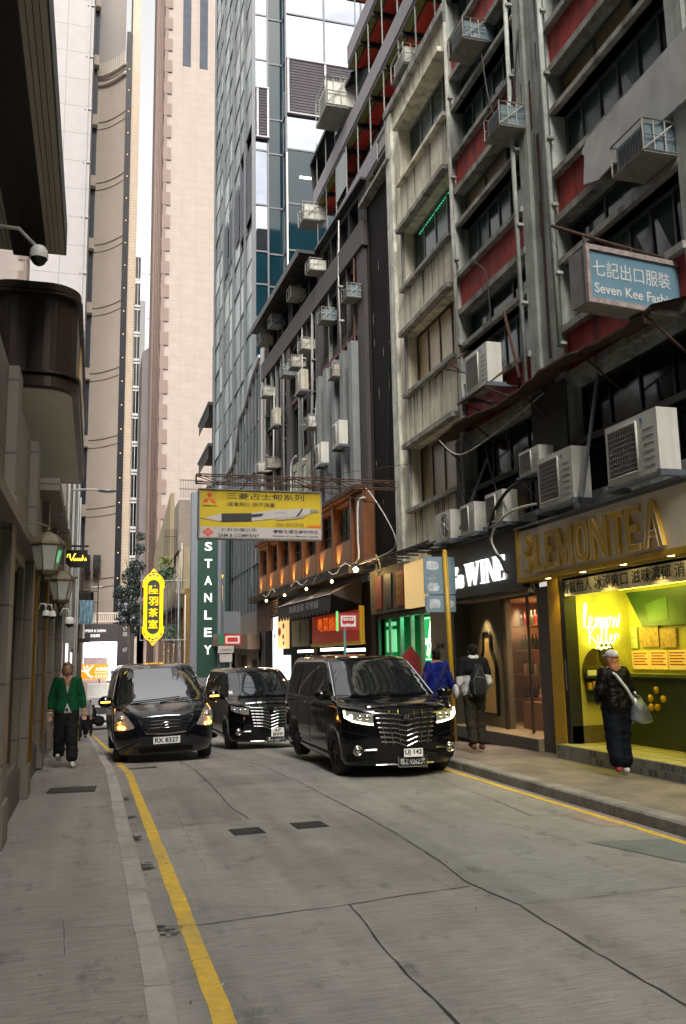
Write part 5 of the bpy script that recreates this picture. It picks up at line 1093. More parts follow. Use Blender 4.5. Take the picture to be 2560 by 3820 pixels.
# serif capitals W I N E drawn by hand, with the 's before them
ew = emi('white_letter', (1, 1, .95), .6); WT = FRT(FX-.32)
def ser(polys, u, v0, w_, h_):
    f = M(WT)
    for q in polys: f.prism([(u+a*w_, v0+b*h_) for a, b in q], .0, .05)
    f.build('letter', ew, WSH)
bar = lambda x, w: [(x-w, 0), (x+w, 0), (x+w, 1), (x-w, 1)]
sf = lambda x, y, w: [(x-w, y), (x+w, y), (x+w, y+.05), (x-w, y+.05)]
ser([[(.08, .97), (.22, .97), (.37, .25), (.31, 0), (.29, 0)], [(.29, 0), (.32, 0), (.50, .8), (.48, .97)], [(.42, .97), (.56, .97), (.73, .25), (.68, 0), (.66, 0)], [(.66, 0), (.69, 0), (.93, .97), (.9, .97)], sf(.14, .95, .12), sf(.5, .95, .1), sf(.91, .95, .08)], -16.53, 3.16, .72, .46)
ser([bar(.5, .16), sf(.5, 0, .4), sf(.5, .95, .4)], -15.78, 3.16, .24, .46)
ser([bar(.13, .022), bar(.87, .022), [(.05, 1), (.24, 1), (.91, 0), (.76, 0)], sf(.13, 0, .11), sf(.87, .95, .11)], -15.53, 3.16, .46, .46)
ser([bar(.24, .11), [(.1, 0), (.95, 0), (1, .26), (.94, .26), (.86, .05), (.1, .05)], [(.1, .95), (.85, .95), (.9, .76), (.95, .76), (.95, 1), (.1, 1)], [(.3, .48), (.66, .48), (.66, .53), (.3, .53)], [(.63, .38), (.68, .38), (.68, .64), (.63, .64)]], -15.06, 3.16, .36, .46)
text('s', 'letter', WSH, WT, -16.88, 3.15, .26, .28, ew, .05, bold=.05); text('’', 'letter', WSH, WT, -16.98, 3.47, .08, .14, ew, .05, bold=.05); text('G', 'letter', WSH, WT, -17.3, 3.15, .34, .42, ew, .05, bold=.05)
lamp('wine_sign_glow', 'AREA', (7.05, 15.9, 3.5), .8, (1, .97, .9), 1.2, aim=(8, 15.9, 3.4), sy=.3)

# ---------------- narrow cream shop and green-lit pharmacy
m_crm = mat('cream_panel', (.5, .42, .26), .6, .08, 3)
PH = wthing('pharmacy', 'narrow pharmacy glowing green behind glass, with a cream sign box above', 'shop', (FX, 21, .0))
M(T).box(18.4, 19.4, -.1, 2.9, -.4, .0).build('stone_jamb', mat('warm_stone', (.3, .25, .16), .6, .1, 3), PH); text('bon vin', 'lettering', PH, FRT(FX-.005), -19.1, 1.95, .5, .16, m_blk, .004, shear=.4)
M(T).box(18.4, 19.35, 2.9, 4.05, 0, .05).build('fascia', m_wdk, PH); M(T).box(19.3, 20.6, 2.95, 4.05, .05, .2).build('cream_sign', emi('cream_lit', (1, .68, .28), .28), PH)
M(T).box(20.7, 23.6, 2.95, 4.15, .0, .15).build('dark_sign', mat('sign_board_dark', (.09, .08, .05), .7, .3, 4), PH)
for y, m_ in ((20.8, mat('sign_orange', (.42, .10, .02), .6)), (21.7, m_blk), (22.5, mat('sign_red_dark', (.22, .03, .02), .6))): M(T).box(y, y+.5, 3.05, 3.95, .15, .18).build('sign_strip', m_, PH)
text('藥\n行\n參\n茸', 'lettering', PH, FRT(FX-.185), -21.2, 3.1, .28, .75, m_gold, .004)
eg = emi('green_glow', (.03, .6, .2), .16); eg2 = emi('green_white', (.3, 1, .45), .3)
M(T).box(19.5, 23.4, -.2, 2.9, -1.6, -1.5).build('back_wall', eg, PH); M(T).box(19.5, 23.4, 2.8, 2.9, -1.5, 0).build('ceiling', m_dgrn, PH); M(T).box(23.3, 23.4, -.2, 2.9, -1.5, 0).build('side_wall', mat('green_side', (.05, .3, .15), .5), PH)
for y in (19.5, 20.2, 20.9, 21.7, 22.6, 23.3): M(T).box(y, y+.06, -.2, 2.85, -.15, -.05).build('glass_post', m_steel, PH)
for (y, z, w_, h_) in ((22.2, 1.9, .8, .6), (22.2, 1.2, .8, .6), (22.2, 2.6, .8, .1)): M(T).box(y, y+w_, z, z+h_, -.12, -.1).build('poster', eg2, PH)
gl = M(T); gl.box(19.75, 20.7, 1.55, 2.75, -.3, -.28); gl.build('lit_panel', emi('green_panel', (.01, .5, .12), .45), PH)
gt = M(FRT(FX+.27)); gt.tube([(-20.62, 1.7, 0), (-19.85, 1.7, 0), (-19.85, 2.7, 0), (-20.62, 2.7, 0)], .014, 5, closed=True); gt.tube([(-20.4, 1.8, 0), (-20.1, 2.65, 0), (-20.2, 2.2, 0), (-20.05, 2.2, 0), (-20.3, 1.75, 0)], .014, 5); gt.build('neon_outline', emi('pale_green_neon', (.8, 1, .6), 1.6), PH)
text('IPC', 'lettering', PH, FRT(FX+.27), -20.45, 2.05, .45, .16, MT['pale_green_neon'], .01)
M(T).box(19.75, 20.6, 1.3, 1.5, -.3, -.27).build('lit_strip', emi('red_led', (1, .1, .02), 1), PH)
lamp('pharmacy_lamp', 'AREA', (8.2, 21.2, 2.6), 12, (.15, 1, .4), 1.2, aim=(7, 21.2, 0))
sp = thing('advertising_stand', 'red shield-shaped advertising stand outside the green-lit pharmacy', 'sign', (7.25, 19.9, .05)); sp.scale = (.6, .6, 1.0)
s_ = M(frame((0, 0, 0), (1, 0, 0), (0, 0, 1), (0, -1, 0))); s_.prism([(-.25, 1.0), (.25, 1.0), (.42, 1.4), (.36, 1.75), (.18, 1.85), (.0, 2.0), (-.18, 1.85), (-.36, 1.75), (-.42, 1.4)], 0, .03); s_.box(-.03, .03, 0, 1.0, 0, .03); s_.box(-.25, .25, 0, .04, -.2, .2); s_.build('stand', mat('stand_red', (.3, .03, .03), .5), sp)
M(frame((0, 0, 0), (1, 0, 0), (0, 0, 1), (0, -1, 0))).ball((-.05, 1.35, .03), (.14, .22, .01), 12, 6).ball((.2, 1.25, .03), (.08, .15, .01), 12, 6).build('portrait_disc', m_blk, sp)

# ---------------- restaurant frontage on the brown block
RS = thing('restaurant_front', 'cluttered restaurant frontage with a deep red signboard, tube lights and lucky ornaments', 'shop', C.location, AC_)
M(TL).box(.0, L, -1.6, 4.4, -1.8, -1.7).build('back_wall', mat('dark_interior', (.04, .03, .025), .8), RS)
for a, b in ((0, .35), (5.9, 6.3), (11.4, 14.6)): M(TL).box(a, b, -1.6, 4.4, -1.7, .05).build('pier', m_cdk, RS)
M(TL).box(.2, 14.0, 4.15, 4.42, 0, .75).build('canopy_edge', m_blk, RS)
for q in range(9):
    c = M(TL); z = 4.3+.05*random.random(); c.tube([(q*1.5+.8*k*.5, z+.12*math.sin(q+k*1.3), .76+.05*random.random()) for k in range(6)], .014, 5); c.build('cable', m_cable if q % 3 else m_pipe, RS)
m_awn = mat('awning_cloth', (.04, .03, .032), .9, .2, 6)
aw = M(TL); aw.add([(1.0, 4.1, .1), (7.4, 4.1, .1), (7.4, 3.62, 1.05), (1.0, 3.62, 1.05), (7.4, 3.2, 1.07), (1.0, 3.2, 1.07)], [(0,1,2,3), (3,2,4,5)]); aw.add([(1.0, 4.1, .1), (1.0, 3.62, 1.05), (1.0, 3.3, .1), (7.4, 4.1, .1), (7.4, 3.62, 1.05), (7.4, 3.3, .1)], [(0,1,2),(3,4,5)])
for i in range(16): u = 1.0+.4*i; aw.add([(u, 3.2, 1.07), (u+.4, 3.2, 1.07), (u+.34, 3.1, 1.07), (u+.2, 3.06, 1.07), (u+.06, 3.1, 1.07)], [(0,1,2,3,4)])
aw.build('awning', m_awn, RS); w2 = WC @ frame((0, 0, 0), (-1, 0, 0), (0, 1, 0), (0, 0, 1))
TR2 = TL @ frame((0, 0, 0), (-1, 0, 0), (0, 1, 0), (0, 0, 1))
text('海鮮酒家 茶餐廳', 'awning_lettering', RS, TR2, -5.8, 3.28, 3.6, .24, mat('faded_white', (.3, .3, .3), .8), .003, n=1.08); M(TL).tube([(1, 3.62, 1.06), (7.4, 3.62, 1.06)], .012, 5).build('awning_piping', m_wht, RS)
er = emi('dull_red_sign', (.6, .03, .008), .07)
M(TL).box(.6, 5.6, 2.25, 3.15, .25, .32).build('red_signboard', er, RS); text('粵菜燒臘酒家', 'sign_lettering', RS, TR2, -4.9, 2.62, 3.9, .45, emi('orange_letter', (1, .16, .01), .35), .01, n=.325); M(TL).box(.5, .6, 2.15, 3.25, .2, .34).box(.45, 5.7, 2.15, 2.25, .2, .34).build('sign_frame', m_gold, RS)
M(TL).box(6.2, 8.6, 2.2, 3.15, .2, .26).build('olive_signboard', mat('olive_sign', (.12, .10, .04), .7, .2, 3), RS); text('茶\n室', 'sign_lettering', RS, TR2, -7.6, 2.35, .4, .7, m_dk, .004, n=.265)
M(TL).box(8.8, 10.1, 2.15, 3.35, .3, .45).build('lit_menu_box', emi('lit_food', (1, .62, .25), .4), RS)
for (u, v_, r_) in ((9.1, 3.0, .16), (9.15, 2.6, .14), (9.1, 2.35, .12), (9.75, 2.8, .24)): M(TL).ball((u, v_, .45), (r_, r_*.7, .02), 10, 6).build('food_picture', mat('food_brown', (.35, .06, .03), .5, .5, 12), RS)
M(TL).box(10.2, 11.1, 1.1, 3.6, .2, .4).build('white_lit_sign', emi('white_sign_lit', (.85, .95, 1), .8), RS); text('慎\n記', 'sign_lettering', RS, TR2, -10.85, 1.9, .3, .9, m_dk, .004, n=.405)
M(TL).box(8.6, 10.2, 1.0, 1.9, .3, .42).build('white_lit_sign', MT['white_sign_lit'], RS)
for (u, v_, l_) in ((.9, 1.95, 1.7), (3.0, 2.0, 2.2), (6.4, 1.98, .8), (7.4, 1.98, .8)): M(TL).box(u, u+l_, v_, v_+.09, .05, .15).build('tube_light', emi('white_tube', (1, .98, .8), 2.5), RS)
M(TL).box(6.4, 8.5, -1.6, 1.9, -.5, -.4).build('lit_recess', emi('warm_recess', (1, .62, .22), .16), RS); M(TL).box(6.4, 6.5, -1.6, 1.9, -.4, .1).box(7.5, 7.56, -1.6, 1.9, -.4, .0).build('door_frame', m_brz, RS)
for q in range(40):
    u = random.choice((1.6, 1.9, 2.1, 3.9, 4.1))+random.gauss(0, .14); M(TL).ball((u, 1.75-random.random()*1.0, -.1+random.gauss(0, .06)), random.uniform(.04, .11), 7, 5).build('red_ornament', mat('lucky_red', (.7, .04, .015), .3), RS)
for q in range(20):
    u = random.choice((1.6, 2.1, 4.0))+random.gauss(0, .18); M(TL).ball((u, 1.75-random.random()*1.0, 0+random.gauss(0, .05)), random.uniform(.02, .05), 6, 4).build('gold_ornament', mat('lucky_gold', (.8, .5, .1), .3, metal=.5), RS)
for q in range(14): u = random.uniform(.5, 5.6); M(TL).box(u, u+random.uniform(.1, .3), random.uniform(.2, .8), random.uniform(.9, 1.7), -.3, -.28).build('hanging_goods', mat('goods_mixed', (.3, .26, .2), .6, .6, 9), RS)
p = WC @ Vector((2.5, 1.9, -.4)); lamp('restaurant_lamp', 'AREA', p, 26, (1, .85, .65), 3, aim=(7.6, p.y, -1), sy=.3); p = WC @ Vector((9.6, 2, 1.0)); lamp('lit_sign_glow', 'POINT', p, 10, (1, .9, .7), .3)
M(TL).box(11.0, 13.6, 2.9, 4.1, .3, .5).build('timber_panel', mat('brown_timber', (.09, .05, .035), .8, .2, 3), RS)
lv = M(TL)
for i in range(7): lv.box(9.6, 11.3, 3.45+.09*i, 3.49+.09*i, .5, .56)
lv.build('vent_louvre', mat('vent_brown', (.13, .08, .05), .7), RS); M(TL).box(9.6, 11.3, 3.4, 4.1, .4, .5).build('vent_backing', m_dk, RS)
# bare bulb, cable loop and junction rack at the corner by the shaft
bb = thing('bare_bulb', 'glaring bare bulb under the cable-strewn canopy edge by the tiled shaft', 'lamp', (6.98, 23.4, 4.2)); M().ball((0, 0, 0), .07, 10, 8).build('bulb', emi('bulb_glare', (1, .62, .22), 40), bb); M().tube([(0, 0, .06), (.05, 0, .16)], .02, 6).build('socket', m_blk, bb); lamp('bulb_lamp', 'POINT', (6.9, 23.3, 4.15), 12, (1, .62, .25), .08)
ck = tag(M().tube([(7.2, 22.2, 4.35), (7.0, 21.6, 4.4), (6.95, 21.2, 4.2), (6.96, 21.1, 3.95), (7.0, 21.5, 3.85), (7.1, 21.9, 4.0), (7.15, 22.0, 4.3)], .022, 6).build('cable_loop', mat('yellowed_cable', (.5, .38, .15), .5)), 'loop of yellowed cable hanging beside the bare bulb', 'cable')
rk = M()
for i in range(5): rk.tube([(6.95+.08*i, 17.9, 4.22+.06*(i % 2)), (7.0+.08*i, 20.5, 4.3), (7.1+.08*i, 23.7, 4.36+.03*i)], .02+.006*(i % 3), 6)
for i in range(10): rk.box(6.9, 7.5, 18.0+.6*i, 18.04+.6*i, 4.18, 4.22)
tag(rk.build('cable_tray', m_cable), 'tray of dusty cables running above the pharmacy signs', 'cable tray')

# small warm lamps strung under the restaurant canopy
for i, (u, lab) in enumerate(((1.2, 'nearest'), (4.0, 'second'), (6.9, 'third'), (9.8, 'farthest'))):
    p = WC @ Vector((u, 4.0, .95)); o = thing('bulkhead_lamp', lab+' of the small warm lamps under the restaurant canopy', 'lamp', tuple(p), 0, 'small warm lamps under the restaurant canopy')
    M().ball((0, 0, 0), .045, 8, 6).build('bulb', emi('warm_bulb', (1, .68, .3), 9), o); M().tube([(0, 0, .04), (0, 0, .16)], .02, 6).build('holder', m_blk, o); lamp('canopy_lamp', 'POINT', (p.x, p.y, p.z-.1), 5, (1, .66, .3), .06)
# ================================================================ AIR CONDITIONERS
m_acw = mat('ac_casing', (.55, .55, .5), .5, .08, 4, streak=.25, dirtcol=(.25, .23, .19)); m_acg = mat('ac_grille', (.035, .035, .033), .6); m_acm = mat('ac_wire', (.30, .29, .26), .5); m_blue = mat('blue_badge', (.02, .2, .42), .4)
m_galv = mat('galvanised_angle', (.13, .15, .19), .5, .2, 6, metal=.5); m_acd = mat('old_ac_casing', (.27, .26, .23), .7, .2, 6, streak=.4); m_glas = mat('ac_side_grey', (.13, .19, .22), .5, .2, 6)
def condenser(round_=False, m_acw=m_acw):
    """outdoor unit: front looks along -X (to the street), width along Y, origin at the middle of the base"""
    o = thing('air_conditioner', 'white outdoor condenser', 'air conditioner', (0, 0, 0))
    T = FR(-.15); w, h = .42, .62
    b = M(); b.box(-.15, .15, -w, w, .03, h); b.build('casing', m_acw, o)
    g = M(T)
    if round_:
        c = (-.12, .33)
        g.k = 0; g.prism([(c[0]+.24*math.cos(a), c[1]+.24*math.sin(a)) for a in [2*PI*i/24 for i in range(24)]], .002, .006); g.build('fan_opening', m_acg, o)
        f = M(T)
        for k in range(3): f.tube([(c[0]+(.25-.06*k)*math.cos(a), c[1]+(.25-.06*k)*math.sin(a), .015) for a in [2*PI*i/20 for i in range(20)]], .005, 4, closed=True)
        for k in range(6): a = PI/6+k*PI/3; f.tube([(c[0], c[1], .015), (c[0]+.25*math.cos(a), c[1]+.25*math.sin(a), .015)], .006, 4)
        f.tube([(c[0], c[1], .01), (c[0], c[1], .025)], .045, 10); f.build('fan_guard', m_acw, o)
    else:
        g.box(-.10, .37, .1, .55, .002, .006); g.build('fan_opening', m_acg, o)
        f = M(T)
        for i in range(17): u = -.09+.0285*i; f.box(u, u+.004, .1, .55, .01, .014)
        for i in range(9): v = .12+.05*i; f.box(-.10, .37, v, v+.004, .012, .018)
        f.build('wire_guard', m_acm, o)
        r = M(T); r.tube([(-.115, .56, .02), (-.115, .085, .02)], .014, 6); r.tube([(-.115, .56, .02), (.38, .56, .02)], .008, 6); r.tube([(-.115, .085, .02), (.38, .085, .02)], .008, 6); r.build('guard_rim', m_acw, o)
    s = M(T)
    for i in range(6): s.box(-.36, -.2, .1+.07*i, .108+.07*i, .001, .008)
    s.build('casing_rib', m_acm, o)
    M(T).prism([(-.2, .56), (-.12-.05, .585), (-.17, .535), (-.2, .515)], .002, .006).build('badge', m_blue, o)
    k = M(); k.box(-.2, .2, -w-.05, -w+.0, -.03, .03); k.box(-.2, .2, w, w+.05, -.03, .03); k.box(-.2, -.16, -w, w, -.03, .0); k.box(.15, .75, -w-.04, -w-.0, -.025, 0); k.box(.15, .75, w, w+.04, -.025, 0); k.build('bracket', m_galv, o)
    return o
m_acy = mat('ac_casing_yellowed', (.42, .40, .32), .6, .2, 5, streak=.7, dirtcol=(.16, .12, .08))
CP = condenser(); CR = condenser(True); CO = condenser(False, m_acy); first = {id(CP): True, id(CR): True, id(CO): True}
def put(P, loc, lab, s=(1, 1, 1), rz=0, grp='condensers over the shop signs'):
    if first.get(id(P)): o = P; first[id(P)] = False; o.location = loc; o.rotation_euler = (0, 0, rz); o['label'] = lab; o['group'] = grp
    else: o = dup(P, loc, rz, lab, grp)
    o.scale = s; return o
put(CP, (7.08, 12.12, 4.07), 'large white condenser with a square mesh guard, right above the middle of the gold-lettered sign', (1.05, 1.27, 1.38)); c2 = [(7.08, 10.05, 4.05, 'biggest white condenser, cut by the right edge above the end of the gold-lettered sign', (1.05, 1.42, 1.42)),
 (7.15, 13.1, 4.78, 'small white condenser perched on a shelf behind and above the two big ones', (.9, .85, .72)), (7.1, 14.4, 4.1, 'white condenser at the left end of the gold-lettered sign, under the black hoses', (1, .85, 1.0)), (7.1, 15.6, 4.1, 'white mesh-fronted condenser over the glowing white letters', (1, .8, .98))]
for x, y, z, l, s in c2: put(CP, (x, y, z), l, s)
put(CR, (7.1, 16.85, 4.12), 'white condenser with a round fan, leftmost of the row over the wine shop', (1, .95, 1.02))
put(CP, (7.1, 14.9, 6.78), 'white condenser standing high above the rusty canopy on crossed rusty brackets', (1, 1.2, 1.35), grp='condensers on the grey and red block')
for i in range(3): pass
br = thing('rusty_bracket', 'tangle of rusty brackets and struts carrying the condenser above the canopy', 'bracket', (7.2, 15, 6.6)); b = M()
for dy in (-.6, 0, .5): b.tube([(.4, dy, -.1), (-.35, dy, .12), (.4, dy, .7)], .025, 5)
b.tube([(-.35, -.7, .12), (-.35, .6, .12)], .025, 5); b.tube([(.35, 1.0, .9), (-.3, 1.3, 1.1), (.3, 1.6, 1.6)], .02, 5); b.tube([(-.3, 1.9, 1.1), (-.35, 1.0, 1.1), (.35, 1.9, 1.3)], .02, 5); b.tube([(.2, -1.0, .2), (.1, -.7, 1.6)], .03, 5); b.tube([(.2, -1.0, .2), (.35, -.6, -.05)], .02, 5); b.tube([(.35, .5, .3), (.35, 1.9, 1.0)], .02, 5); b.build('struts', m_rust, br)
# caged window units
def caged(cas=m_glas):
    """window unit in a white angle-iron cage, back on a wall at x = 0, sticking out to -X"""
    o = thing('air_conditioner', 'caged window unit', 'air conditioner', (0, 0, 0))
    M().box(-.50, .2, -.30, .30, .03, .42).build('casing', cas, o)
    s = M()
    for k in range(9): s.box(-.506, -.501, -.27+.06*k, -.24+.06*k, .07, .38)
    s.build('rear_grille', m_acg, o)
    c = M(); w, d, h = .34, .56, .46
    for y in (-w, w):
        c.tube([(0, y, 0), (-d, y, 0), (-d, y, h), (0, y, h)], .018, 4); c.tube([(-d, y, 0), (0, y, h)], .012, 4); c.tube([(-d, y, h/2), (0, y, h/2)], .012, 4)
        for k in (1, 2): c.tube([(-d*k/3, y, 0), (-d*k/3, y, h)], .012, 4)
    for z in (0, h): c.tube([(-d, -w, z), (-d, w, z)], .018, 4)
    c.build('cage', mat('cage_white', (.38, .38, .35), .6, .15, 6), o); M().box(-d, 0, -w, w, -.03, -.015).build('tray', m_acd, o)
    return o
CG = caged(); CG2 = caged(m_acw); CG3 = caged(m_acy); first[id(CG)] = first[id(CG2)] = first[id(CG3)] = True
def onC(u, z, out=.12): p = WC @ Vector((u, z, out)); return (p.x, p.y, z)
grp = 'air conditioners on the brown block'
CL = [(4.7, 15.3, 'top row, over the middle of the mosaic band', 1), (.62, 12.6, 'right end, beside the tiled shaft', 0), (3.3, 12.9, 'white barred one above the pale fins', 0), (5.9, 12.8, 'third floor, just left of the middle pier', 2),
 (8.6, 12.7, 'small one left of the tall condenser', 0), (12.1, 12.9, 'far left edge, above the pale end pier', 1), (5.1, 9.7, 'clean white bars over cream panels', 1), (12.8, 15.5, 'topmost left, under the eaves end', 2), (13.2, 9.8, 'lowest left, just over the truss', 1), (7.4, 15.4, 'top row, halfway along the eaves', 2), (10.6, 15.5, 'top row, second from its left end', 0), (11.4, 9.6, 'rusty one above the truss at left', 2), (2.2, 10.6, 'one wedged between the pale fins', 2), (7.3, 12.6, 'just right of the tall condenser', 2)]
for i, (u, z, l, k) in enumerate(CL):
    o = put((CG, CG2, CG3)[k], onC(u, z), 'caged air conditioner on the brown block: '+l, (.82, .82, .92), AC_, grp)
for (u, z, l, s) in ((3.5, 8.0, 'left of the pair of condensers on the brown block just above the billboard truss', 1.25), (1.55, 8.15, 'right of the pair of condensers on the brown block just above the billboard truss', 1.35), (5.9, 11.2, 'tall pale condenser on a slanting shelf in the middle of the brown block', 1.35), (9.9, 11.0, 'pale condenser on a shelf on the left part of the brown block', 1.2)):
    put(CO if u > 5 else CP, onC(u, z, .5), l, (s*.68, s*.64, s*.95), AC_, grp)
put(CG, (7.5, 15.2, 14.35), 'caged unit seen from below at the top, between the white and grey blocks', (.95, 1.1, 1.0), 0, 'caged units on the near blocks'); put(CG, (7.5, 13.75, 11.5), 'blue-grey unit in a white cage below a red panel, beside the grey pier', (.95, .95, 1.0), 0, 'caged units on the near blocks'); put(CG, (7.5, 9.7, 8.5), 'old unit in a bent cage above the blue hanging sign', (.95, 1.1, 1.0), 0, 'caged units on the near blocks')
put(CG2, (9.2, 24.1, 17.5), 'caged unit against the dark wall just over the tiled shaft, below the red soffits', (1.5, 1.5, 1.5), 0, 'caged units on the balcony tower'); put(CG2, (8.4, 28.6, 21.6), 'large white unit hanging outside the lilac parapet of the balcony tower', (1.5, 2.2, 2.4), 0, 'caged units on the balcony tower'); put(CG2, (8.5, 33.0, 19.6), 'small unit at the far end of the red soffits', (1.3, 1.3, 1.6), 0, 'caged units on the balcony tower'); put(CG2, (9.0, 22.3, 19.0), 'unit tucked between the white building and the red soffits', (1.3, 1.6, 1.4), 0, 'caged units on the balcony tower')
# cables hanging over the mezzanine
def cable(name, pts, r, m_, lab, cat='cable', grp=None):
    P = []
    for i in range(len(pts)-1):
        p0, p1, p2, p3 = [Vector(pts[max(0, min(len(pts)-1, j))]) for j in (i-1, i, i+1, i+2)]
        for k in range(6): t = k/6; P.append(.5*((2*p1)+(-p0+p2)*t+(2*p0-5*p1+4*p2-p3)*t*t+(-p0+3*p1-3*p2+p3)*t**3))
    P.append(Vector(pts[-1])); return tag(M().tube(P, r, 6).build(name, m_), lab, cat, grp)
cable('hose', [(7.3, 12.9, 4.75), (6.98, 13.6, 4.7), (6.93, 14.3, 4.4), (6.93, 14.6, 4.0), (6.93, 14.5, 3.7), (6.93, 14.1, 3.4), (6.93, 13.95, 3.2)], .032, m_cable, 'thick black hose looping down between the glowing white letters and the gold-lettered sign', 'hose')
cable('hose', [(7.0, 12.9, 4.25), (6.93, 13.6, 4.25), (6.92, 14.2, 4.12), (6.92, 14.5, 3.85), (6.94, 14.2, 3.45), (6.9, 13.9, 3.1)], .022, m_pipe, 'pale taped pipe curving beside the black hose', 'pipe')
for i, (y0, y1, a) in enumerate(((16.9, 15.6, .12), (15.5, 14.0, .2), (14.6, 12.9, .15))):
    cable('cable', [(7.35, y0, 5.9), (7.2, (y0+y1)/2, 5.0-a), (7.1, y1, 4.3)], .014, m_cable, ('leftmost', 'middle', 'rightmost')[i]+' of three dark cables sagging across the mezzanine under the rusty canopy', grp='cables under the rusty canopy')
cable('cable', [(6.9, 16.8, 6.3), (6.95, 15.8, 5.75), (7.1, 14.2, 5.9), (7.3, 13.0, 6.2)], .012, m_pipe, 'pale cable sagging just under the rusty canopy')
cable('cable', [(7.44, 15.0, 14.2), (7.42, 14.6, 12.6), (7.4, 13.8, 12.1), (7.44, 13.4, 13.5)], .016, m_cable, 'black cable draped along a red panel high on the grey block')
cable('cable', [(7.42, 15.9, 10.0), (7.4, 15.2, 9.4), (7.4, 15.1, 8.7), (7.42, 15.1, 8.2)], .016, m_cable, 'black cable hanging over the middle red panel')
p = WC
cable('pipe', [p @ Vector((-.1, 6.3, .3)), p @ Vector((.1, 6.2, .45)), p @ Vector((.05, 5.2, .5)), p @ Vector((.1, 4.5, .5)), p @ Vector((1.2, 4.45, .6)), p @ Vector((2.2, 4.43, .6))], .03, m_pipe, 'white pipe running down the corner of the copper front', 'pipe')
cable('pipe', [p @ Vector((.2, 6.6, .3)), p @ Vector((-.3, 6.5, .3)), (7.64, 22.5, 5.5), (7.6, 21.7, 4.75), (7.6, 22.6, 4.55), p @ Vector((.1, 4.45, .4))], .018, m_pipe, 'thin white pipe slanting across the foot of the tiled shaft', 'pipe')
cable('pipe', [p @ Vector((4.9, 11.3, .2)), p @ Vector((4.7, 10.6, .3)), p @ Vector((5.0, 9.6, .3)), p @ Vector((5.2, 8.9, .25))], .035, m_pipe, 'pale pipe snaking down the middle pier of the brown block', 'pipe')
cable('pipe', [p @ Vector((8.1, 9.4, .15)), p @ Vector((8.5, 9.1, .25)), p @ Vector((8.5, 7.6, .25)), p @ Vector((8.5, 6.8, .25))], .035, m_pipe, 'bent cream pipe on the brown block just above the billboard', 'pipe')
for i, (a, b_) in enumerate((((7.3, 11.3, 6.0), (6.95, 11.4, 4.1)), ((7.35, 15.4, 5.6), (7.05, 16.2, 4.3)))): tag(M().tube([a, b_], .03, 5).build('strut', m_galv), ('long blue-grey steel strut beside the large condenser', 'thin steel strut leaning behind the mesh-fronted condenser')[i], 'strut')

# ================================================================ HANGING SIGNS
# yellow pen billboard on its truss
BY = 21.6; kx = BY/22
bb = wthing('billboard', 'yellow and white stationery billboard with a big pen, hung from a truss', 'billboard', (4, BY, 4.7))
T = FC(BY); x0, x1, z0, z1 = 2.40, 5.56, 4.76, 6.02; ty = lambda f: z0+(z1-z0)*f; tx = lambda f: x0+(x1-x0)*f
m_by = mat('billboard_yellow', (.5, .37, .004), .55, .06, 3); m_bw = mat('billboard_white', (.42, .40, .39), .55, .06, 3); m_ink = mat('black_ink', (.02, .02, .02), .6); m_ri = mat('red_ink', (.62, .07, .02), .55); m_fra = mat('grey_frame', (.2, .19, .18), .5, .2, 6)
M(T).box(x0, x1, z0, z1, -.28, -.01).build('box', m_fra, bb); M(T).rect(x0+.03, x1-.03, ty(.235), z1-.03, .0).build('yellow_face', m_by, bb); M(T).rect(x0+.03, x1-.03, z0+.03, ty(.235), .0).build('white_face', m_bw, bb)
f = M(T)
for a in ((x0, x0+.03, z0, z1), (x1-.03, x1, z0, z1), (x0+.03, x1-.03, z1-.03, z1), (x0+.03, x1-.03, z0, z0+.03)): f.box(*a, -.01, .03)
f.build('frame', m_fra, bb)
def rh(m, cx, cy, dx, dy, ang):  # rhombus pointing along ang from (cx,cy)
    c, s = math.cos(ang), math.sin(ang); pts = [(0, 0), (dx/2, dy/2), (dx, 0), (dx/2, -dy/2)]; m.prism([(cx+x*c-y*s, cy+x*s+y*c) for x, y in pts], .002, .006)
q = M(T); c = (tx(.085), ty(.79)); [rh(q, *c, .2, .115, a) for a in (PI/2, PI/2+2*PI/3, PI/2-2*PI/3)]; q.build('three_diamond_mark', m_ri, bb)
text('三菱鉛筆株式會社', 'lettering', bb, T, tx(.025), ty(.635), .39, .045, m_ink, .003, n=.002)
text('三菱占士甸系列', 'lettering', bb, T, tx(.225), ty(.8), 1.98, .165, m_ink, .003, bold=.004, n=.002)
text('順滑無比 絕不漏墨', 'lettering', bb, T, tx(.225), ty(.65), 1.22, .115, m_ink, .003, bold=.0, n=.002)
# pen
def pen(pts, name, m_, n0=.004, n1=.012): M(T).prism([(tx(a), ty(b)) for a, b in pts], n0, n1).build(name, m_, bb)
pen([(.035, .40), (.06, .385), (.19, .335), (.19, .50), (.12, .465), (.06, .415)], 'pen_tip', m_bw); pen([(.18, .335), (.42, .36), (.42, .525), (.18, .50)], 'pen_grip', m_ink, .005, .016)
pen([(.42, .365), (.62, .43), (.80, .475), (.90, .53), (.90, .645), (.86, .65), (.60, .60), (.42, .53)], 'pen_barrel', m_bw); pen([(.42, .50), (.52, .52), (.50, .46), (.42, .435)], 'pen_highlight', m_ink, .013, .016); pen([(.775, .46), (.81, .5), (.835, .6), (.84, .65), (.83, .65), (.815, .58), (.79, .5)], 'pen_ring', m_ink, .013, .017); pen([(.62, .39), (.85, .455), (.86, .475), (.62, .415)], 'pen_clip', m_bw, .005, .02); pen([(.90, .56), (.97, .57), (.97, .63), (.90, .625)], 'pen_button', m_steel); pen([(.01, .405), (.035, .398), (.035, .408)], 'pen_point', m_ink)
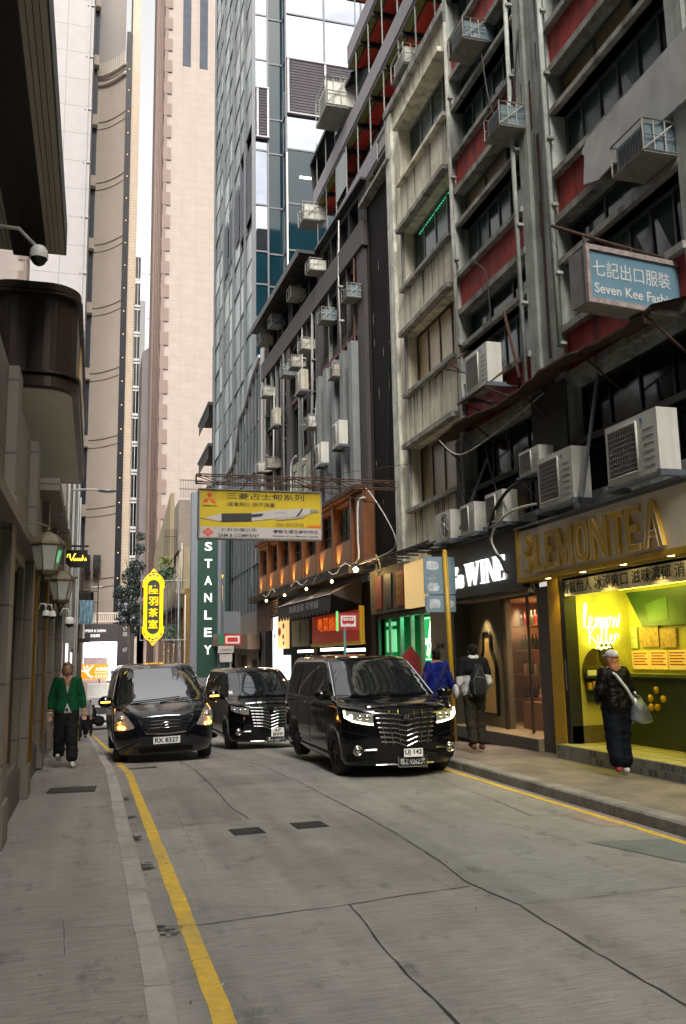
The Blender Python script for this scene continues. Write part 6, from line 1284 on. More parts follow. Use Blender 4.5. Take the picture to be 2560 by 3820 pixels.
text('JETSTREAM', 'lettering', bb, T, tx(.61), ty(.52), .3, .045, mat('blue_ink', (.1, .2, .35), .6), .002, n=.013, shear=.3)
text('SXN-155/157/150', 'lettering', bb, T, tx(.615), ty(.265), .73, .085, m_ink, .003, n=.002, shear=.25); text('uni-ball', 'lettering', bb, T, tx(.875), ty(.25), .36, .085, m_ri, .003, bold=.04, n=.002)
M(T).prism([(tx(.075), ty(.03)), (tx(.12), ty(.125)), (tx(.075), ty(.22)), (tx(.03), ty(.125))], .002, .006).build('red_diamond', m_ri, bb); text('SC', 'lettering', bb, T, tx(.05), ty(.09), .16, .085, m_bw, .003, n=.007)
text('三和文儀公司', 'lettering', bb, T, tx(.175), ty(.145), .9, .09, m_ink, .003, n=.002); text('SAM & COMPANY', 'lettering', bb, T, tx(.155), ty(.035), 1.04, .085, m_ink, .003, bold=.012, n=.002)
text('專營文儀及美術用品', 'lettering', bb, T, tx(.595), ty(.125), 1.17, .095, m_ink, .003, bold=.0, n=.002); text('Stationery & Art Materials Supplies', 'lettering', bb, T, tx(.59), ty(.045), 1.2, .06, m_ink, .003, bold=.01, n=.002)
tr_ = M(); a0, a1 = 2.33, 7.62; zt, zb = 6.33, 6.13
for yy in (BY-.02, BY-.26):
    for z in (zt, zb): tr_.tube([(a0, yy, z), (a1, yy+1.4*.0, z)], .018, 5)
    for k in range(9): xx = a0+(a1-a0)*k/9; tr_.tube([(xx, yy, zb if k % 2 else zt), (xx+(a1-a0)/9, yy, zt if k % 2 else zb)], .013, 4)
tr_.tube([(a0, BY-.02, zt), (a0, BY-.02, zb)], .02, 5); tr_.tube([(a0, BY-.26, zt), (a0, BY-.02, zt)], .018, 5); tr_.tube([(a0, BY-.26, zb), (a0, BY-.02, zb)], .018, 5)
for xx in (2.75, 3.9, 5.2): tr_.tube([(xx, BY-.14, zb), (xx, BY-.14, z1)], .014, 4)
tr_.tube([(5.0, BY-.14, zb), (7.62, BY+1.4, 6.0)], .015, 4); tr_.tube([(5.0, BY-.14, zt), (7.62, BY-1.2, 6.6)], .008, 4); tr_.build('truss', m_rust, bb)

# blue hanging clothing-shop sign, near right
sv = wthing('hanging_sign', 'weathered blue light box with white characters and English words, hung from a rod', 'sign', (7.1, 11, 7))
m_sb = mat('sign_blue_face', (.13, .25, .33), .45, .08, 2, dirt=.2, dirtcol=(.2, .22, .22))
ang = math.atan2(.14, 1.08); T = frame((6.0, 9.4, 0), (math.cos(ang), math.sin(ang), 0), (0, 0, 1), (math.sin(ang), -math.cos(ang), 0))
M(T).box(.02, 1.58, 6.27, 7.02, -.36, -.005).build('box', m_fra, sv); M(T).rect(.06, 1.57, 6.33, 6.97, 0).build('face', m_sb, sv)
f = M(T); f.box(.0, .05, 6.25, 7.05, -.03, .03); f.box(.05, 1.6, 6.98, 7.05, -.03, .03); f.box(.05, 1.6, 6.25, 6.32, -.03, .03); f.build('frame', mat('peeling_frame', (.3, .25, .24), .8, .4, 12), sv)
m_sw = mat('sign_white_paint', (.62, .62, .62), .6, .05, 5)
text('七記出口服裝', 'lettering', sv, T, .11, 6.63, 1.30, .23, m_sw, .003, n=.003); text('Seven Kee Fashion', 'lettering', sv, T, .12, 6.40, 1.42, .14, m_sw, .003, bold=.012, n=.003)
f = M(T); f.tube([(-.38, 7.3, -.15), (.6, 7.22, -.15), (1.6, 7.16, -.15)], .024, 6); f.tube([(.1, 7.04, -.1), (.1, 7.26, -.14)], .012, 5); f.tube([(.9, 7.04, -.1), (.9, 7.2, -.14)], .012, 5); f.tube([(-.36, 7.28, -.15), (-.4, 7.1, -.13), (-.33, 6.98, -.13)], .005, 4); f.build('hanging_rod', m_rust, sv)
T = None

# ================================================================ STREET FURNITURE
m_bs = mat('bus_sign_back', (.17, .26, .32), .6, .12, 5, dirt=.3, dirtcol=(.3, .34, .36)); m_stk = mat('torn_sticker', (.5, .53, .56), .8, .3, 9); m_pole = mat('yellow_pole', (.48, .29, .01), .5, .18, 4, dirt=.4, dirtcol=(.25, .15, .03), coat=.2)
bs = wthing('bus_stop_pole', 'yellow bus stop pole carrying two faded blue plates with torn stickers', 'bus stop', (6.9, 16.6, .12))
M().tube([(6.93, 16.6, .12), (6.90, 16.6, 2.0), (6.86, 16.6, 3.88)], .05, 12).ball((6.86, 16.6, 3.88), .055, 10, 6).build('pole', m_pole, bs)
T = FC(16.66)
def rr(u0, u1, v0, v1, r):
    P = []
    for cx, cy, a0 in ((u1-r, v1-r, 0), (u0+r, v1-r, PI/2), (u0+r, v0+r, PI), (u1-r, v0+r, 1.5*PI)): P += [(cx+r*math.cos(a0+PI/2*k/4), cy+r*math.sin(a0+PI/2*k/4)) for k in range(5)]
    return P
M(T).prism(rr(6.42, 7.1, 3.02, 3.79, .05), -.03, 0).build('plate', m_bs, bs); M(T).prism(rr(6.43, 7.09, 2.66, 3.0, .04), -.03, 0).build('plate', m_bs, bs)
def torn(u0, u1, v0, v1, n=18): return [((u0+u1)/2+(u1-u0)/2*math.copysign(abs(math.cos(a))**.5, math.cos(a))*random.uniform(.8, 1.03), (v0+v1)/2+(v1-v0)/2*math.copysign(abs(math.sin(a))**.5, math.sin(a))*random.uniform(.72, 1.03)) for a in [2*PI*i/n for i in range(n)]]
for a in ((6.47, 6.74, 3.5, 3.72), (6.47, 6.7, 3.28, 3.46), (6.48, 6.75, 3.06, 3.26), (6.5, 6.76, 2.72, 2.94), (6.94, 7.05, 2.75, 2.9)): M(T).prism(torn(*a), .001, .004).build('sticker', m_stk if a[0] != 6.47 or a[2] > 3.4 else mat('grey_sticker', (.22, .25, .27), .8, .4, 10), bs)
b = M(T)
for z in (3.7, 3.4, 3.1, 2.9, 2.72): b.box(6.83, 6.93, z, z+.02, -.1, .02)
b.build('clamp', m_steel, bs)
# minibus stop sign before the restaurant
ms = wthing('minibus_stop_sign', 'minibus stop plate with a red bus picture on a green post', 'bus stop', (5.66, 20, .05))
T = FC(19.97); M().tube([(5.66, 20, -.1), (5.66, 20, 2.5)], .035, 8).build('post', mat('green_post', (.06, .16, .14), .5), ms)
M(T).prism(rr(5.50, 6.0, 2.42, 2.82, .02), -.02, 0).build('plate', mat('sign_maroon', (.35, .03, .03), .5), ms); M(T).box(5.56, 5.93, 2.5, 2.76, 0, .004).build('white_panel', m_wht, ms)
q = M(T); q.prism([(5.6, 2.57), (5.89, 2.57), (5.89, 2.66), (5.86, 2.72), (5.62, 2.72), (5.6, 2.66)], .004, .008); q.ball((5.65, 2.57, .006), (.022, .022, .004), 10, 6).ball((5.83, 2.57, .006), (.022, .022, .004), 10, 6); q.build('bus_picture', mat('sign_red', (.5, .03, .03), .5), ms)
q = M(T)
for k in range(4): q.box(5.625+.065*k, 5.675+.065*k, 2.64, 2.7, .0085, .011)
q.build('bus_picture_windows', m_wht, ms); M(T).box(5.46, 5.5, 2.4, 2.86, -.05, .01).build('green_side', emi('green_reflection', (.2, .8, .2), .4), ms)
# second cluster of traffic signs down the street
ss = wthing('sign_cluster', 'cluster of small street signs on a grey post before the grey stone shopfront', 'sign', (4.6, 30, -.9))
T = FC(29.95); zz = lambda v: v; M().tube([(4.45, 30, -1), (4.45, 30, 3.1)], .035, 8).build('post', m_frm, ss)
M(T).box(4.22, 4.78, 2.65, 3.4, -.03, 0).build('grey_plate', m_frm, ss); M(T).box(4.03, 4.3, 2.3, 2.65, -.06, -.03).build('green_plate', mat('street_green', (.02, .17, .1), .5), ss); M(T).box(4.22, 4.8, 2.27, 2.62, 0, .02).build('red_plate', mat('sign_red', (.5, .03, .03), .5), ss); M(T).box(4.27, 4.75, 2.32, 2.57, .02, .024).build('white_border', m_wht, ss); M(T).box(4.33, 4.69, 2.37, 2.52, .024, .028).build('red_bus', MT['sign_red'], ss); M(T).box(4.02, 4.55, 2.0, 2.24, -.02, .0).build('white_plate', m_bw, ss); M(T).box(4.08, 4.5, 1.7, 1.96, -.02, .0).build('white_plate', m_bw, ss)
text('上落客貨除外', 'lettering', ss, T, 4.06, 2.06, .44, .08, m_ink, .002, n=.001)
# ================================================================ VANS
m_cpb = mat('car_black_paint', (.0025, .0028, .004), .10, .05, 2, coat=.35, spec=.32); m_cpg = mat('car_charcoal_paint', (.004, .005, .008), .12, .05, 2, coat=.5, spec=.4)
m_rub = mat('tyre_rubber', (.018, .018, .018), .85, .2, 8); m_rim = mat('alloy_rim', (.10, .10, .11), .3, .1, 5, metal=.9); m_chr = mat('chrome', (.62, .62, .62), .08, .03, 4, metal=1.0); m_trim = mat('black_trim', (.006, .006, .006), .75, spec=.2)
g_car = gls('car_glass', (.003, .004, .004), .02, .5); g_wsh = gls('windscreen_glass', (.010, .013, .014), .015, 1.0)
for _m, _i in ((g_wsh, 1.75), (m_cpg, 1.6)): _m.node_tree.nodes['Principled BSDF'].inputs['IOR'].default_value = _i
g_wsb = gls('bright_windscreen', (.010, .013, .014), .015, 1.0); g_wsb.node_tree.nodes['Principled BSDF'].inputs['IOR'].default_value = 2.5
g_lens = mat('lamp_lens', (.45, .45, .43), .15, .2, 20, metal=.6, coat=1); e_drl = emi('running_light', (1, .95, .6), 2.6); e_hl = emi('headlamp_beam', (1, .98, .85), 8); e_ind = emi('indicator_lamp', (1, .3, .03), 7)
m_pw = mat('plate_white', (.75, .75, .73), .4, .05, 5); m_pb = mat('plate_black', (.012, .012, .012), .4); m_pt = mat('plate_letter_white', (.6, .6, .6), .5)
def interp(P, t):
    """Catmull-Rom through rows of values"""
    n = len(P)-1; x = t*n; i = min(int(x), n-1); f = x-i; p0, p1, p2, p3 = P[max(i-1, 0)], P[i], P[i+1], P[min(i+2, n)]
    return [.5*((2*b)+(-a+c)*f+(2*a-5*b+4*c-d)*f*f+(-a+3*b-3*c+d)*f**3) for a, b, c, d in zip(p0, p1, p2, p3)]
class Van:
    def __init__(s, name, label, loc, rz, rows, L, paint, bow=.16, rf=.32, wheels=(.85, 3.85), wr=.33, nsub=5, tilt=0, group='black vans on the street', hwb=.9):
        s.o = thing(name, label, 'van', loc, rz, group); s.o.rotation_euler = (0, tilt, rz)
        nr = (len(rows)-1)*nsub; RW = [interp(rows, i/nr) for i in range(nr+1)]; m = M(); ring = None; vs = []
        for z, yf, yr, hw, bw in RW:
            pts = []; r = min(rf, hw*.9, (yr-yf)*.45); rb = min(.2, r); nf, nc, ns = 12, 7, 18
            for i in range(nf): pts.append((-(hw-r)+2*(hw-r)*i/nf, yf))
            for i in range(nc): a = PI/2*i/nc; pts.append((hw-r+r*math.sin(a), yf+r-r*math.cos(a)))
            for i in range(ns): pts.append((hw, yf+r+(yr-rb-yf-r)*i/ns))
            for i in range(nc): a = PI/2*i/nc; pts.append((hw-rb+rb*math.cos(a), yr-rb+rb*math.sin(a)))
            for i in range(nf): pts.append(((hw-rb)-2*(hw-rb)*i/nf, yr))
            for i in range(nc): a = PI/2*i/nc; pts.append((-(hw-rb)-rb*math.sin(a), yr-rb+rb*math.cos(a)))
            for i in range(ns): pts.append((-hw, yr-rb-(yr-rb-yf-r)*i/ns))
            for i in range(nc): a = PI/2*i/nc; pts.append((-(hw-r)-r*math.cos(a), yf+r-r*math.sin(a)))
            out = []
            for x, y in pts:
                k = max(0, 1-(y-yf)/1.2); out.append((x, y+bw*bow*(x/max(hw, .01))**2*k, z))
            vs += out; ring = len(out)
        fs = []
        for i in range(nr):
            for j in range(ring): fs.append((i*ring+j, i*ring+(j+1) % ring, (i+1)*ring+(j+1) % ring, (i+1)*ring+j))
        fs.append(tuple(range(ring))[::-1]); fs.append(tuple(nr*ring+j for j in range(ring)))
        m.smooth = True; m.add(vs, fs); body = m.build('body', paint)
        me0 = body.data; s.bvh = BVHTree.FromPolygons([v.co.copy() for v in me0.vertices], [tuple(p.vertices) for p in me0.polygons])
        cut = M()
        for wy in wheels: cut.cyl((-1.4, wy, wr), (-hwb+.26, wy, wr), wr+.055, n=32); cut.cyl((hwb-.26, wy, wr), (1.4, wy, wr), wr+.055, n=32)
        co = cut.build('cutter', paint); bm_ = body.modifiers.new('b', 'BOOLEAN'); bm_.object = co; bm_.operation = 'DIFFERENCE'; bm_.solver = 'EXACT'
        me = mesh_of(body); body.modifiers.clear(); body.data = me; bpy.data.objects.remove(co); body.parent = s.o
        if not me.materials: me.materials.append(paint)
        s.body = body
        for wy in wheels:
            for sx in (-1, 1):
                w = M(); x1 = sx*(hwb-.0); x0 = sx*(hwb-.23); w.lathe([(wr-.11, x0), (wr-.02, x0), (wr, x0+sx*.03), (wr, x1-sx*.03), (wr-.03, x1), (wr-.11, x1)], (0, wy, wr), 'x', 28)
                wo = w.build('wheel', m_rub, s.o); r_ = M(); xr = x1-sx*.03; r_.tube([(xr-sx*.02, wy, wr), (xr, wy, wr)], wr-.105, 24)
                r_.build('rim_disc', m_trim, wo); sp = M()
                for k in range(10):
                    a = 2*PI*k/10; sp.tube([(xr+sx*.006, wy+.03*math.cos(a), wr+.03*math.sin(a)), (xr+sx*.006, wy+(wr-.12)*math.cos(a), wr+(wr-.12)*math.sin(a))], .014, 5)
                sp.tube([(xr+sx*.006, wy+(wr-.115)*math.cos(2*PI*k/20), wr+(wr-.115)*math.sin(2*PI*k/20)) for k in range(20)], .012, 5, closed=True); sp.tube([(xr, wy, wr), (xr+sx*.02, wy, wr)], .04, 10); sp.build('rim', m_rim, wo)
    def hit(s, p, ax):
        d = Vector((0, 1, 0)) if ax == 'y' else (Vector((1, 0, 0)) if ax == 'l' else Vector((-1, 0, 0)))
        o = Vector((p[0], -2, p[1])) if ax == 'y' else Vector((-3 if ax == 'l' else 3, p[0], p[1]))
        h = s.bvh.ray_cast(o, d); 
        if h[0] is None: return o+d*3, -d
        n = h[1]; n = n if n.dot(d) < 0 else -n
        return h[0], n
    def patch(s, top, bot, m_, name, ax='y', off=.004, nv=8, nu=None, parent=None, thick=0):
        """surface patch between two polylines given in front (x,z) or side (y,z) view, laid on the bodywork"""
        def rs(P, n):
            D = [0]
            for a, b in zip(P, P[1:]): D.append(D[-1]+math.hypot(b[0]-a[0], b[1]-a[1]))
            out = []
            for i in range(n+1):
                t = D[-1]*i/n; j = max(k for k in range(len(D)) if D[k] <= t+1e-9); j = min(j, len(P)-2); f = (t-D[j])/max(D[j+1]-D[j], 1e-9); out.append((P[j][0]+(P[j+1][0]-P[j][0])*f, P[j][1]+(P[j+1][1]-P[j][1])*f))
            return out
        nu = nu or 14; A, B_ = rs(top, nu), rs(bot, nu); vs = []
        for i in range(nu+1):
            for j in range(nv+1):
                t = j/nv; p, n = s.hit((A[i][0]*(1-t)+B_[i][0]*t, A[i][1]*(1-t)+B_[i][1]*t), ax); vs.append(p+n*off)
        k = nv+1; fs = [(i*k+j, (i+1)*k+j, (i+1)*k+j+1, i*k+j+1) for i in range(nu) for j in range(nv)]
        mm = M(); mm.smooth = True; mm.add(vs, fs); return mm.build(name, m_, parent or s.o)
    def strip(s, pts, r, m_, name, ax='y', off=.01, n=5, sub=6, parent=None, closed=False):
        P = []
        q = pts+[pts[0]] if closed else pts
        for a, b in zip(q, q[1:]):
            for k in range(sub): t = k/sub; p, nn = s.hit((a[0]*(1-t)+b[0]*t, a[1]*(1-t)+b[1]*t), ax); P.append(p+nn*off)
        if not closed: p, nn = s.hit(q[-1], ax); P.append(p+nn*off)
        return M().tube(P, r, n, closed=closed).build(name, m_, parent or s.o)
    def plate(s, cx, cz, w_, h_, txt, bg, fg, yoff=.03, two=False):
        p, n = s.hit((cx, cz), 'y'); T = frame((cx, p.y-yoff, cz), (1, 0, 0), (0, 0, 1), (0, -1, 0)); o = M(T).box(-w_/2, w_/2, -h_/2, h_/2, -.02, 0).build('number_plate', bg, s.o)
        r = M(T); 
        for a in ((-w_/2-.006, w_/2+.006, h_/2, h_/2+.008), (-w_/2-.006, w_/2+.006, -h_/2-.008, -h_/2), (-w_/2-.008, -w_/2, -h_/2, h_/2), (w_/2, w_/2+.008, -h_/2, h_/2)): r.box(*a, -.02, .004)
        r.build('plate_rim', m_chr if bg is m_pb else m_trim, o)
        if two:
            text(txt[0], 'plate_lettering', o, T, -w_*.25, .008, w_*.5, h_*.36, fg, .002, bold=.02, n=.001); text(txt[1], 'plate_lettering', o, T, -w_*.38, -h_*.42, w_*.76, h_*.36, fg, .002, bold=.02, n=.001)
        else: text(txt, 'plate_lettering', o, T, -w_*.44, -h_*.34, w_*.88, h_*.68, fg, .002, bold=.012 if bg is m_pb else .03, n=.001)
        return o
def mir(P): return [(-x, z) for x, z in P]

def mpv(label, loc, rz, lights, plates):
    rows = [(.19, .10, 4.80, .86, 1), (.30, .02, 4.88, .905, 1), (.50, .0, 4.9, .92, 1), (.75, .01, 4.9, .925, 1), (.93, .03, 4.9, .925, 1), (1.02, .08, 4.9, .922, 1), (1.07, .22, 4.9, .915, 1), (1.115, .50, 4.88, .905, .9), (1.15, .78, 4.87, .895, .7), (1.22, .96, 4.86, .88, .55), (1.36, 1.20, 4.85, .85, .5), (1.52, 1.47, 4.83, .81, .5), (1.66, 1.72, 4.8, .77, .45), (1.74, 1.88, 4.77, .735, .4), (1.79, 2.05, 4.7, .68, .3), (1.82, 2.4, 4.55, .55, .2), (1.835, 2.9, 4.2, .3, .0), (1.838, 3.3, 3.7, .06, 0)]
    V = Van('van', label, loc, rz, rows, 4.9, m_cpb); s = V
    V.patch([(-.66, 1.70), (-.3, 1.735), (.3, 1.735), (.66, 1.70)], [(-.80, 1.20), (-.4, 1.185), (.4, 1.185), (.80, 1.20)], g_wsh, 'windscreen', nv=14, nu=22)
    for sg in (-1, 1):
        V.strip([(sg*.83, 1.17), (sg*.70, 1.70)], .014, m_chr if lights else m_trim, 'windscreen_trim', off=.006)
        ax = 'l' if sg < 0 else 'r'
        V.patch([(1.62, 1.58), (2.5, 1.66)], [(1.15, 1.19), (2.5, 1.13)], g_car, 'side_window', ax, nv=8); V.patch([(2.6, 1.665), (3.6, 1.66)], [(2.6, 1.13), (3.6, 1.13)], g_car, 'side_window', ax, nv=8); V.patch([(3.7, 1.655), (4.5, 1.62)], [(3.7, 1.14), (4.55, 1.2)], g_car, 'side_window', ax, nv=8)
        V.strip([(1.1, 1.12), (4.6, 1.10)], .010, m_chr, 'belt_trim', ax, .004, sub=14); V.strip([(.9, .30), (4.0, .30)], .02, m_trim, 'sill_trim', ax, .004, sub=14)
        V.strip([(2.55, .35), (2.55, 1.68)], .004, m_trim, 'door_gap', ax, .001); V.strip([(1.35, .4), (1.35, 1.15)], .004, m_trim, 'door_gap', ax, .001); V.strip([(3.65, .8), (3.65, 1.65)], .004, m_trim, 'door_gap', ax, .001)
        V.strip([(2.3, 1.02), (2.48, 1.02)], .014, m_chr, 'door_handle', ax, .012); V.strip([(2.7, 1.02), (2.88, 1.02)], .014, m_chr, 'door_handle', ax, .012)
        mo = M(); mo.ball((sg*1.04, 1.06, 1.20), (.13, .075, .085), 14, 8); mo.tube([(sg*.86, 1.15, 1.13), (sg*1.0, 1.08, 1.15)], .03, 6); mo.build('wing_mirror', m_cpb, V.o)
        # lamps
        hl = V.patch([(sg*.885, 1.0), (sg*.80, .985), (sg*.62, .955), (sg*.5, .935)], [(sg*.86, .88), (sg*.78, .84), (sg*.62, .80), (sg*.5, .79)], g_lens, 'headlight', off=.012)
        V.strip([(sg*.87, .99), (sg*.865, .90), (sg*.78, .845), (sg*.62, .81), (sg*.50, .795)], .014 if lights else .006, e_drl if lights else m_chr, 'running_light', off=.02, parent=hl)
        for k, x in enumerate((.80, .68, .58)): p, n = V.hit((sg*x, .90), 'y'); M().ball(p+n*.012, (.042, .02, .038), 12, 8).build('projector', (e_hl if (k == 0 and lights) else m_chr), hl)
        V.patch([(sg*.86, .36), (sg*.5, .43)], [(sg*.85, .24), (sg*.5, .3)], m_trim, 'bumper_intake', off=.004)
        p, n = V.hit((sg*.72, .42), 'y'); fo = M(); fo.tube([p+n*.02+Vector((.065*math.cos(a), 0, .065*math.sin(a))) for a in [2*PI*i/16 for i in range(16)]], .014, 6, closed=True); fo.ball(p+n*.015, (.05, .02, .05), 12, 8); fo.build('fog_lamp', m_chr, V.o); V.strip([(sg*.64, .425), (sg*.46, .43)], .017, m_chr, 'fog_lamp_bar', off=.02)
        V.strip([(sg*.9, .70), (sg*.52, .62), (sg*.45, .50), (sg*.5, .34)], .005, m_trim, 'bumper_crease', off=.002)
    gr = V.patch([(-.47, 1.0), (0, 1.01), (.47, 1.0)], [(-.38, .50), (0, .44), (.38, .50)], m_trim, 'grille', off=.008, nv=12, nu=18)
    V.strip([(-.56, 1.03), (-.3, 1.045), (0, 1.05), (.3, 1.045), (.56, 1.03)], .026, m_chr, 'grille_top', off=.01, parent=gr)
    for i in range(7):
        z = .945-.068*i; hw = .475-.014*i; dip = .03+.006*i
        V.strip([(-hw, z+.008), (-hw*.4, z-.004), (0, z-dip), (hw*.4, z-.004), (hw, z+.008)], .0105, m_chr, 'grille_bar', off=.020, parent=gr)
    for x in (-.38, -.25, -.12, .12, .25, .38): V.strip([(x*1.05, .985), (x*.85, .50)], .007, m_chr, 'grille_post', off=.028, parent=gr)
    e = V.patch([(-.10, .985), (.10, .985)], [(-.04, .82), (.04, .82)], m_trim, 'badge_shield', off=.04, nu=4, parent=gr)
    p, n = V.hit((0, .9), 'y'); T = frame((0, p.y-.055, .9), (1, 0, 0), (0, 0, 1), (0, -1, 0))
    bg = M(T); bg.prism([(-.055, -.02), (-.02, -.055), (.0, .03), (-.02, .05)], 0, .01); bg.prism([(.055, .02), (.02, .055), (.0, -.03), (.02, -.05)], 0, .01); bg.build('badge', m_chr, gr)
    V.strip([(-.45, .21), (.45, .21)], .012, m_chr, 'bumper_lip', off=.01)
    V.strip([(-.6, 1.19), (.0, 1.205), (.2, 1.20)], .008, m_trim, 'wiper', off=.02); V.strip([(.05, 1.19), (.7, 1.2)], .008, m_trim, 'wiper', off=.02)
    # things seen through the windscreen: reflection-like mirror housing and permit are real objects behind the glass
    V.patch([(-.1, 1.69), (.1, 1.69)], [(-.1, 1.65), (.1, 1.65)], m_trim, 'rear_view_mirror', off=.006, nu=3, nv=2); V.patch([(-.78, 1.3), (-.7, 1.3)], [(-.78, 1.23), (-.7, 1.23)], m_pw, 'permit_sticker', off=.007, nu=3, nv=2) if not lights else None
    for a in plates: V.plate(*a[:6], a[6], **(a[7] if len(a) > 7 else {}))
    return V
V1 = mpv('glossy black people carrier with chrome grille and lit headlights, by the right kerb', (4.53, 12.7, 0), R(-1), True, [(.09, .375, .30, .125, 'UJ 142', m_pw, m_ink), (.09, .245, .44, .145, '粵Z·9262港', m_pb, m_pt)])
V2 = mpv('black people carrier with unlit headlights, half hidden between the other two vans', (3.95, 20.3, -.27), R(1), False, [(.15, .40, .30, .20, ('AF', '899'), m_pw, m_ink, {'two': True}), (.13, .245, .44, .13, '粵Z 0289港', m_pb, m_pt)])
lamp('headlamp_spill', 'SPOT', (3.78, 12.4, .85), 5, (1, .96, .85), .05, 90, (3.6, 9, 0)); lamp('headlamp_spill', 'SPOT', (5.2, 12.4, .85), 5, (1, .96, .85), .05, 90, (5.4, 9, 0))

rows = [(.20, .12, 5.0, .88, 1), (.34, .03, 5.08, .93, 1), (.52, .0, 5.1, .95, 1), (.72, .03, 5.1, .958, 1), (.86, .10, 5.1, .958, 1), (.96, .24, 5.1, .955, 1), (1.04, .46, 5.1, .95, .9), (1.10, .68, 5.08, .94, .75), (1.17, .84, 5.06, .925, .6), (1.30, 1.02, 5.05, .90, .5), (1.48, 1.28, 5.03, .86, .5), (1.66, 1.58, 5.0, .81, .45), (1.77, 1.80, 4.95, .76, .4), (1.83, 2.0, 4.88, .69, .3), (1.87, 2.4, 4.7, .55, .2), (1.885, 3.0, 4.3, .3, 0), (1.888, 3.4, 3.8, .06, 0)]
V = Van('van', 'charcoal-black minivan with orange indicators lit, driving by the left kerb', (1.37, 17.25, -.14), R(1), rows, 5.1, m_cpg, bow=.2, rf=.42, wheels=(.9, 4.0), wr=.33, tilt=R(-1.6), hwb=.93)
V.patch([(-.70, 1.74), (-.3, 1.77), (.3, 1.77), (.70, 1.74)], [(-.84, 1.14), (-.4, 1.115), (.4, 1.115), (.84, 1.14)], g_wsb, 'windscreen', nv=14, nu=22)
for sg in (-1, 1):
    ax = 'l' if sg < 0 else 'r'
    V.strip([(sg*.87, 1.12), (sg*.74, 1.74)], .018, m_cpg, 'windscreen_pillar', off=.004)
    V.patch([(1.65, 1.6), (2.6, 1.72)], [(1.1, 1.16), (2.6, 1.12)], g_car, 'side_window', ax); V.patch([(2.7, 1.725), (3.75, 1.72)], [(2.7, 1.12), (3.75, 1.12)], g_car, 'side_window', ax); V.patch([(3.85, 1.715), (4.7, 1.68)], [(3.85, 1.13), (4.75, 1.18)], g_car, 'side_window', ax)
    V.strip([(2.65, .35), (2.65, 1.7)], .004, m_trim, 'door_gap', ax, .001); V.strip([(1.3, .4), (1.3, 1.1)], .004, m_trim, 'door_gap', ax, .001); V.strip([(2.35, .98), (2.55, .98)], .016, m_cpg, 'door_handle', ax, .014)
    hl = V.patch([(sg*.93, .99), (sg*.80, 1.0), (sg*.70, .90), (sg*.58, .72)], [(sg*.93, .66), (sg*.86, .655), (sg*.75, .66), (sg*.60, .69)], g_lens, 'headlight', off=.010, nv=8)
    p, n = V.hit((sg*.80, .84), 'y'); rg = M(); rg.tube([p+n*.02+Vector((.075*math.cos(a), 0, .075*math.sin(a))) for a in [2*PI*i/16 for i in range(16)]], .010, 6, closed=True); rg.ball(p+n*.012, (.055, .02, .055), 12, 8); rg.build('projector', m_chr, hl)
    p, n = V.hit((sg*.82, .715), 'y'); M().ball(p+n*.014, (.06, .022, .04), 12, 8).build('indicator', e_ind, hl)
    lamp('indicator_lamp', 'POINT', tuple(V.o.matrix_basis @ (p+n*.12)), 1.6, (1, .35, .05), .04)
    mo = M(); mo.ball((sg*1.08, 1.18, 1.17), (.14, .08, .12), 14, 8); mo.tube([(sg*.9, 1.2, 1.1), (sg*1.0, 1.18, 1.12)], .03, 6); mo.build('wing_mirror', m_cpg, V.o); M().box(min(sg*.99, sg*1.17), max(sg*.99, sg*1.17), 1.092, 1.102, 1.155, 1.185).build('mirror_repeater', e_ind, V.o)
gr = V.patch([(-.52, .86), (0, .88), (.52, .86)], [(-.36, .60), (0, .585), (.36, .60)], m_trim, 'grille', off=.006, nv=8, nu=18)
V.strip([(-.53, .87), (0, .89), (.53, .87), (.37, .59), (0, .57), (-.37, .59)], .014, m_chr, 'grille_surround', off=.012, parent=gr, closed=True)
for z in (.80, .74, .68): V.strip([(-.42, z), (0, z+.01), (.42, z)], .006, m_cpg, 'grille_bar', off=.012, parent=gr)
p, n = V.hit((.0, .735), 'y'); T = frame((0, p.y-.035, .735), (1, 0, 0), (0, 0, 1), (0, -1, 0)); bd = M(T); bd.tube([(.10*math.cos(a), .052*math.sin(a), 0) for a in [2*PI*i/20 for i in range(20)]], .009, 6, closed=True); bd.tube([(-.045, -.035, 0), (-.02, .035, 0)], .009, 5); bd.tube([(.02, -.035, 0), (.045, .035, 0)], .009, 5); bd.tube([(-.03, -.008, 0), (.03, .008, 0)], .009, 5); bd.build('badge', m_chr, gr)
V.plate(0, .46, .50, .13, 'RX 8327', m_pw, m_ink); V.strip([(-.6, .36), (0, .34), (.6, .36)], .006, m_trim, 'bumper_crease', off=.002); V.patch([(-.5, .33), (.5, .33)], [(-.5, .24), (.5, .24)], m_trim, 'lower_grille', off=.004)
V.strip([(-.62, 1.13), (.1, 1.17), (.35, 1.19)], .010, m_trim, 'wiper', off=.025); V.strip([(-.05, 1.13), (.72, 1.18)], .010, m_trim, 'wiper', off=.025)
V3 = V
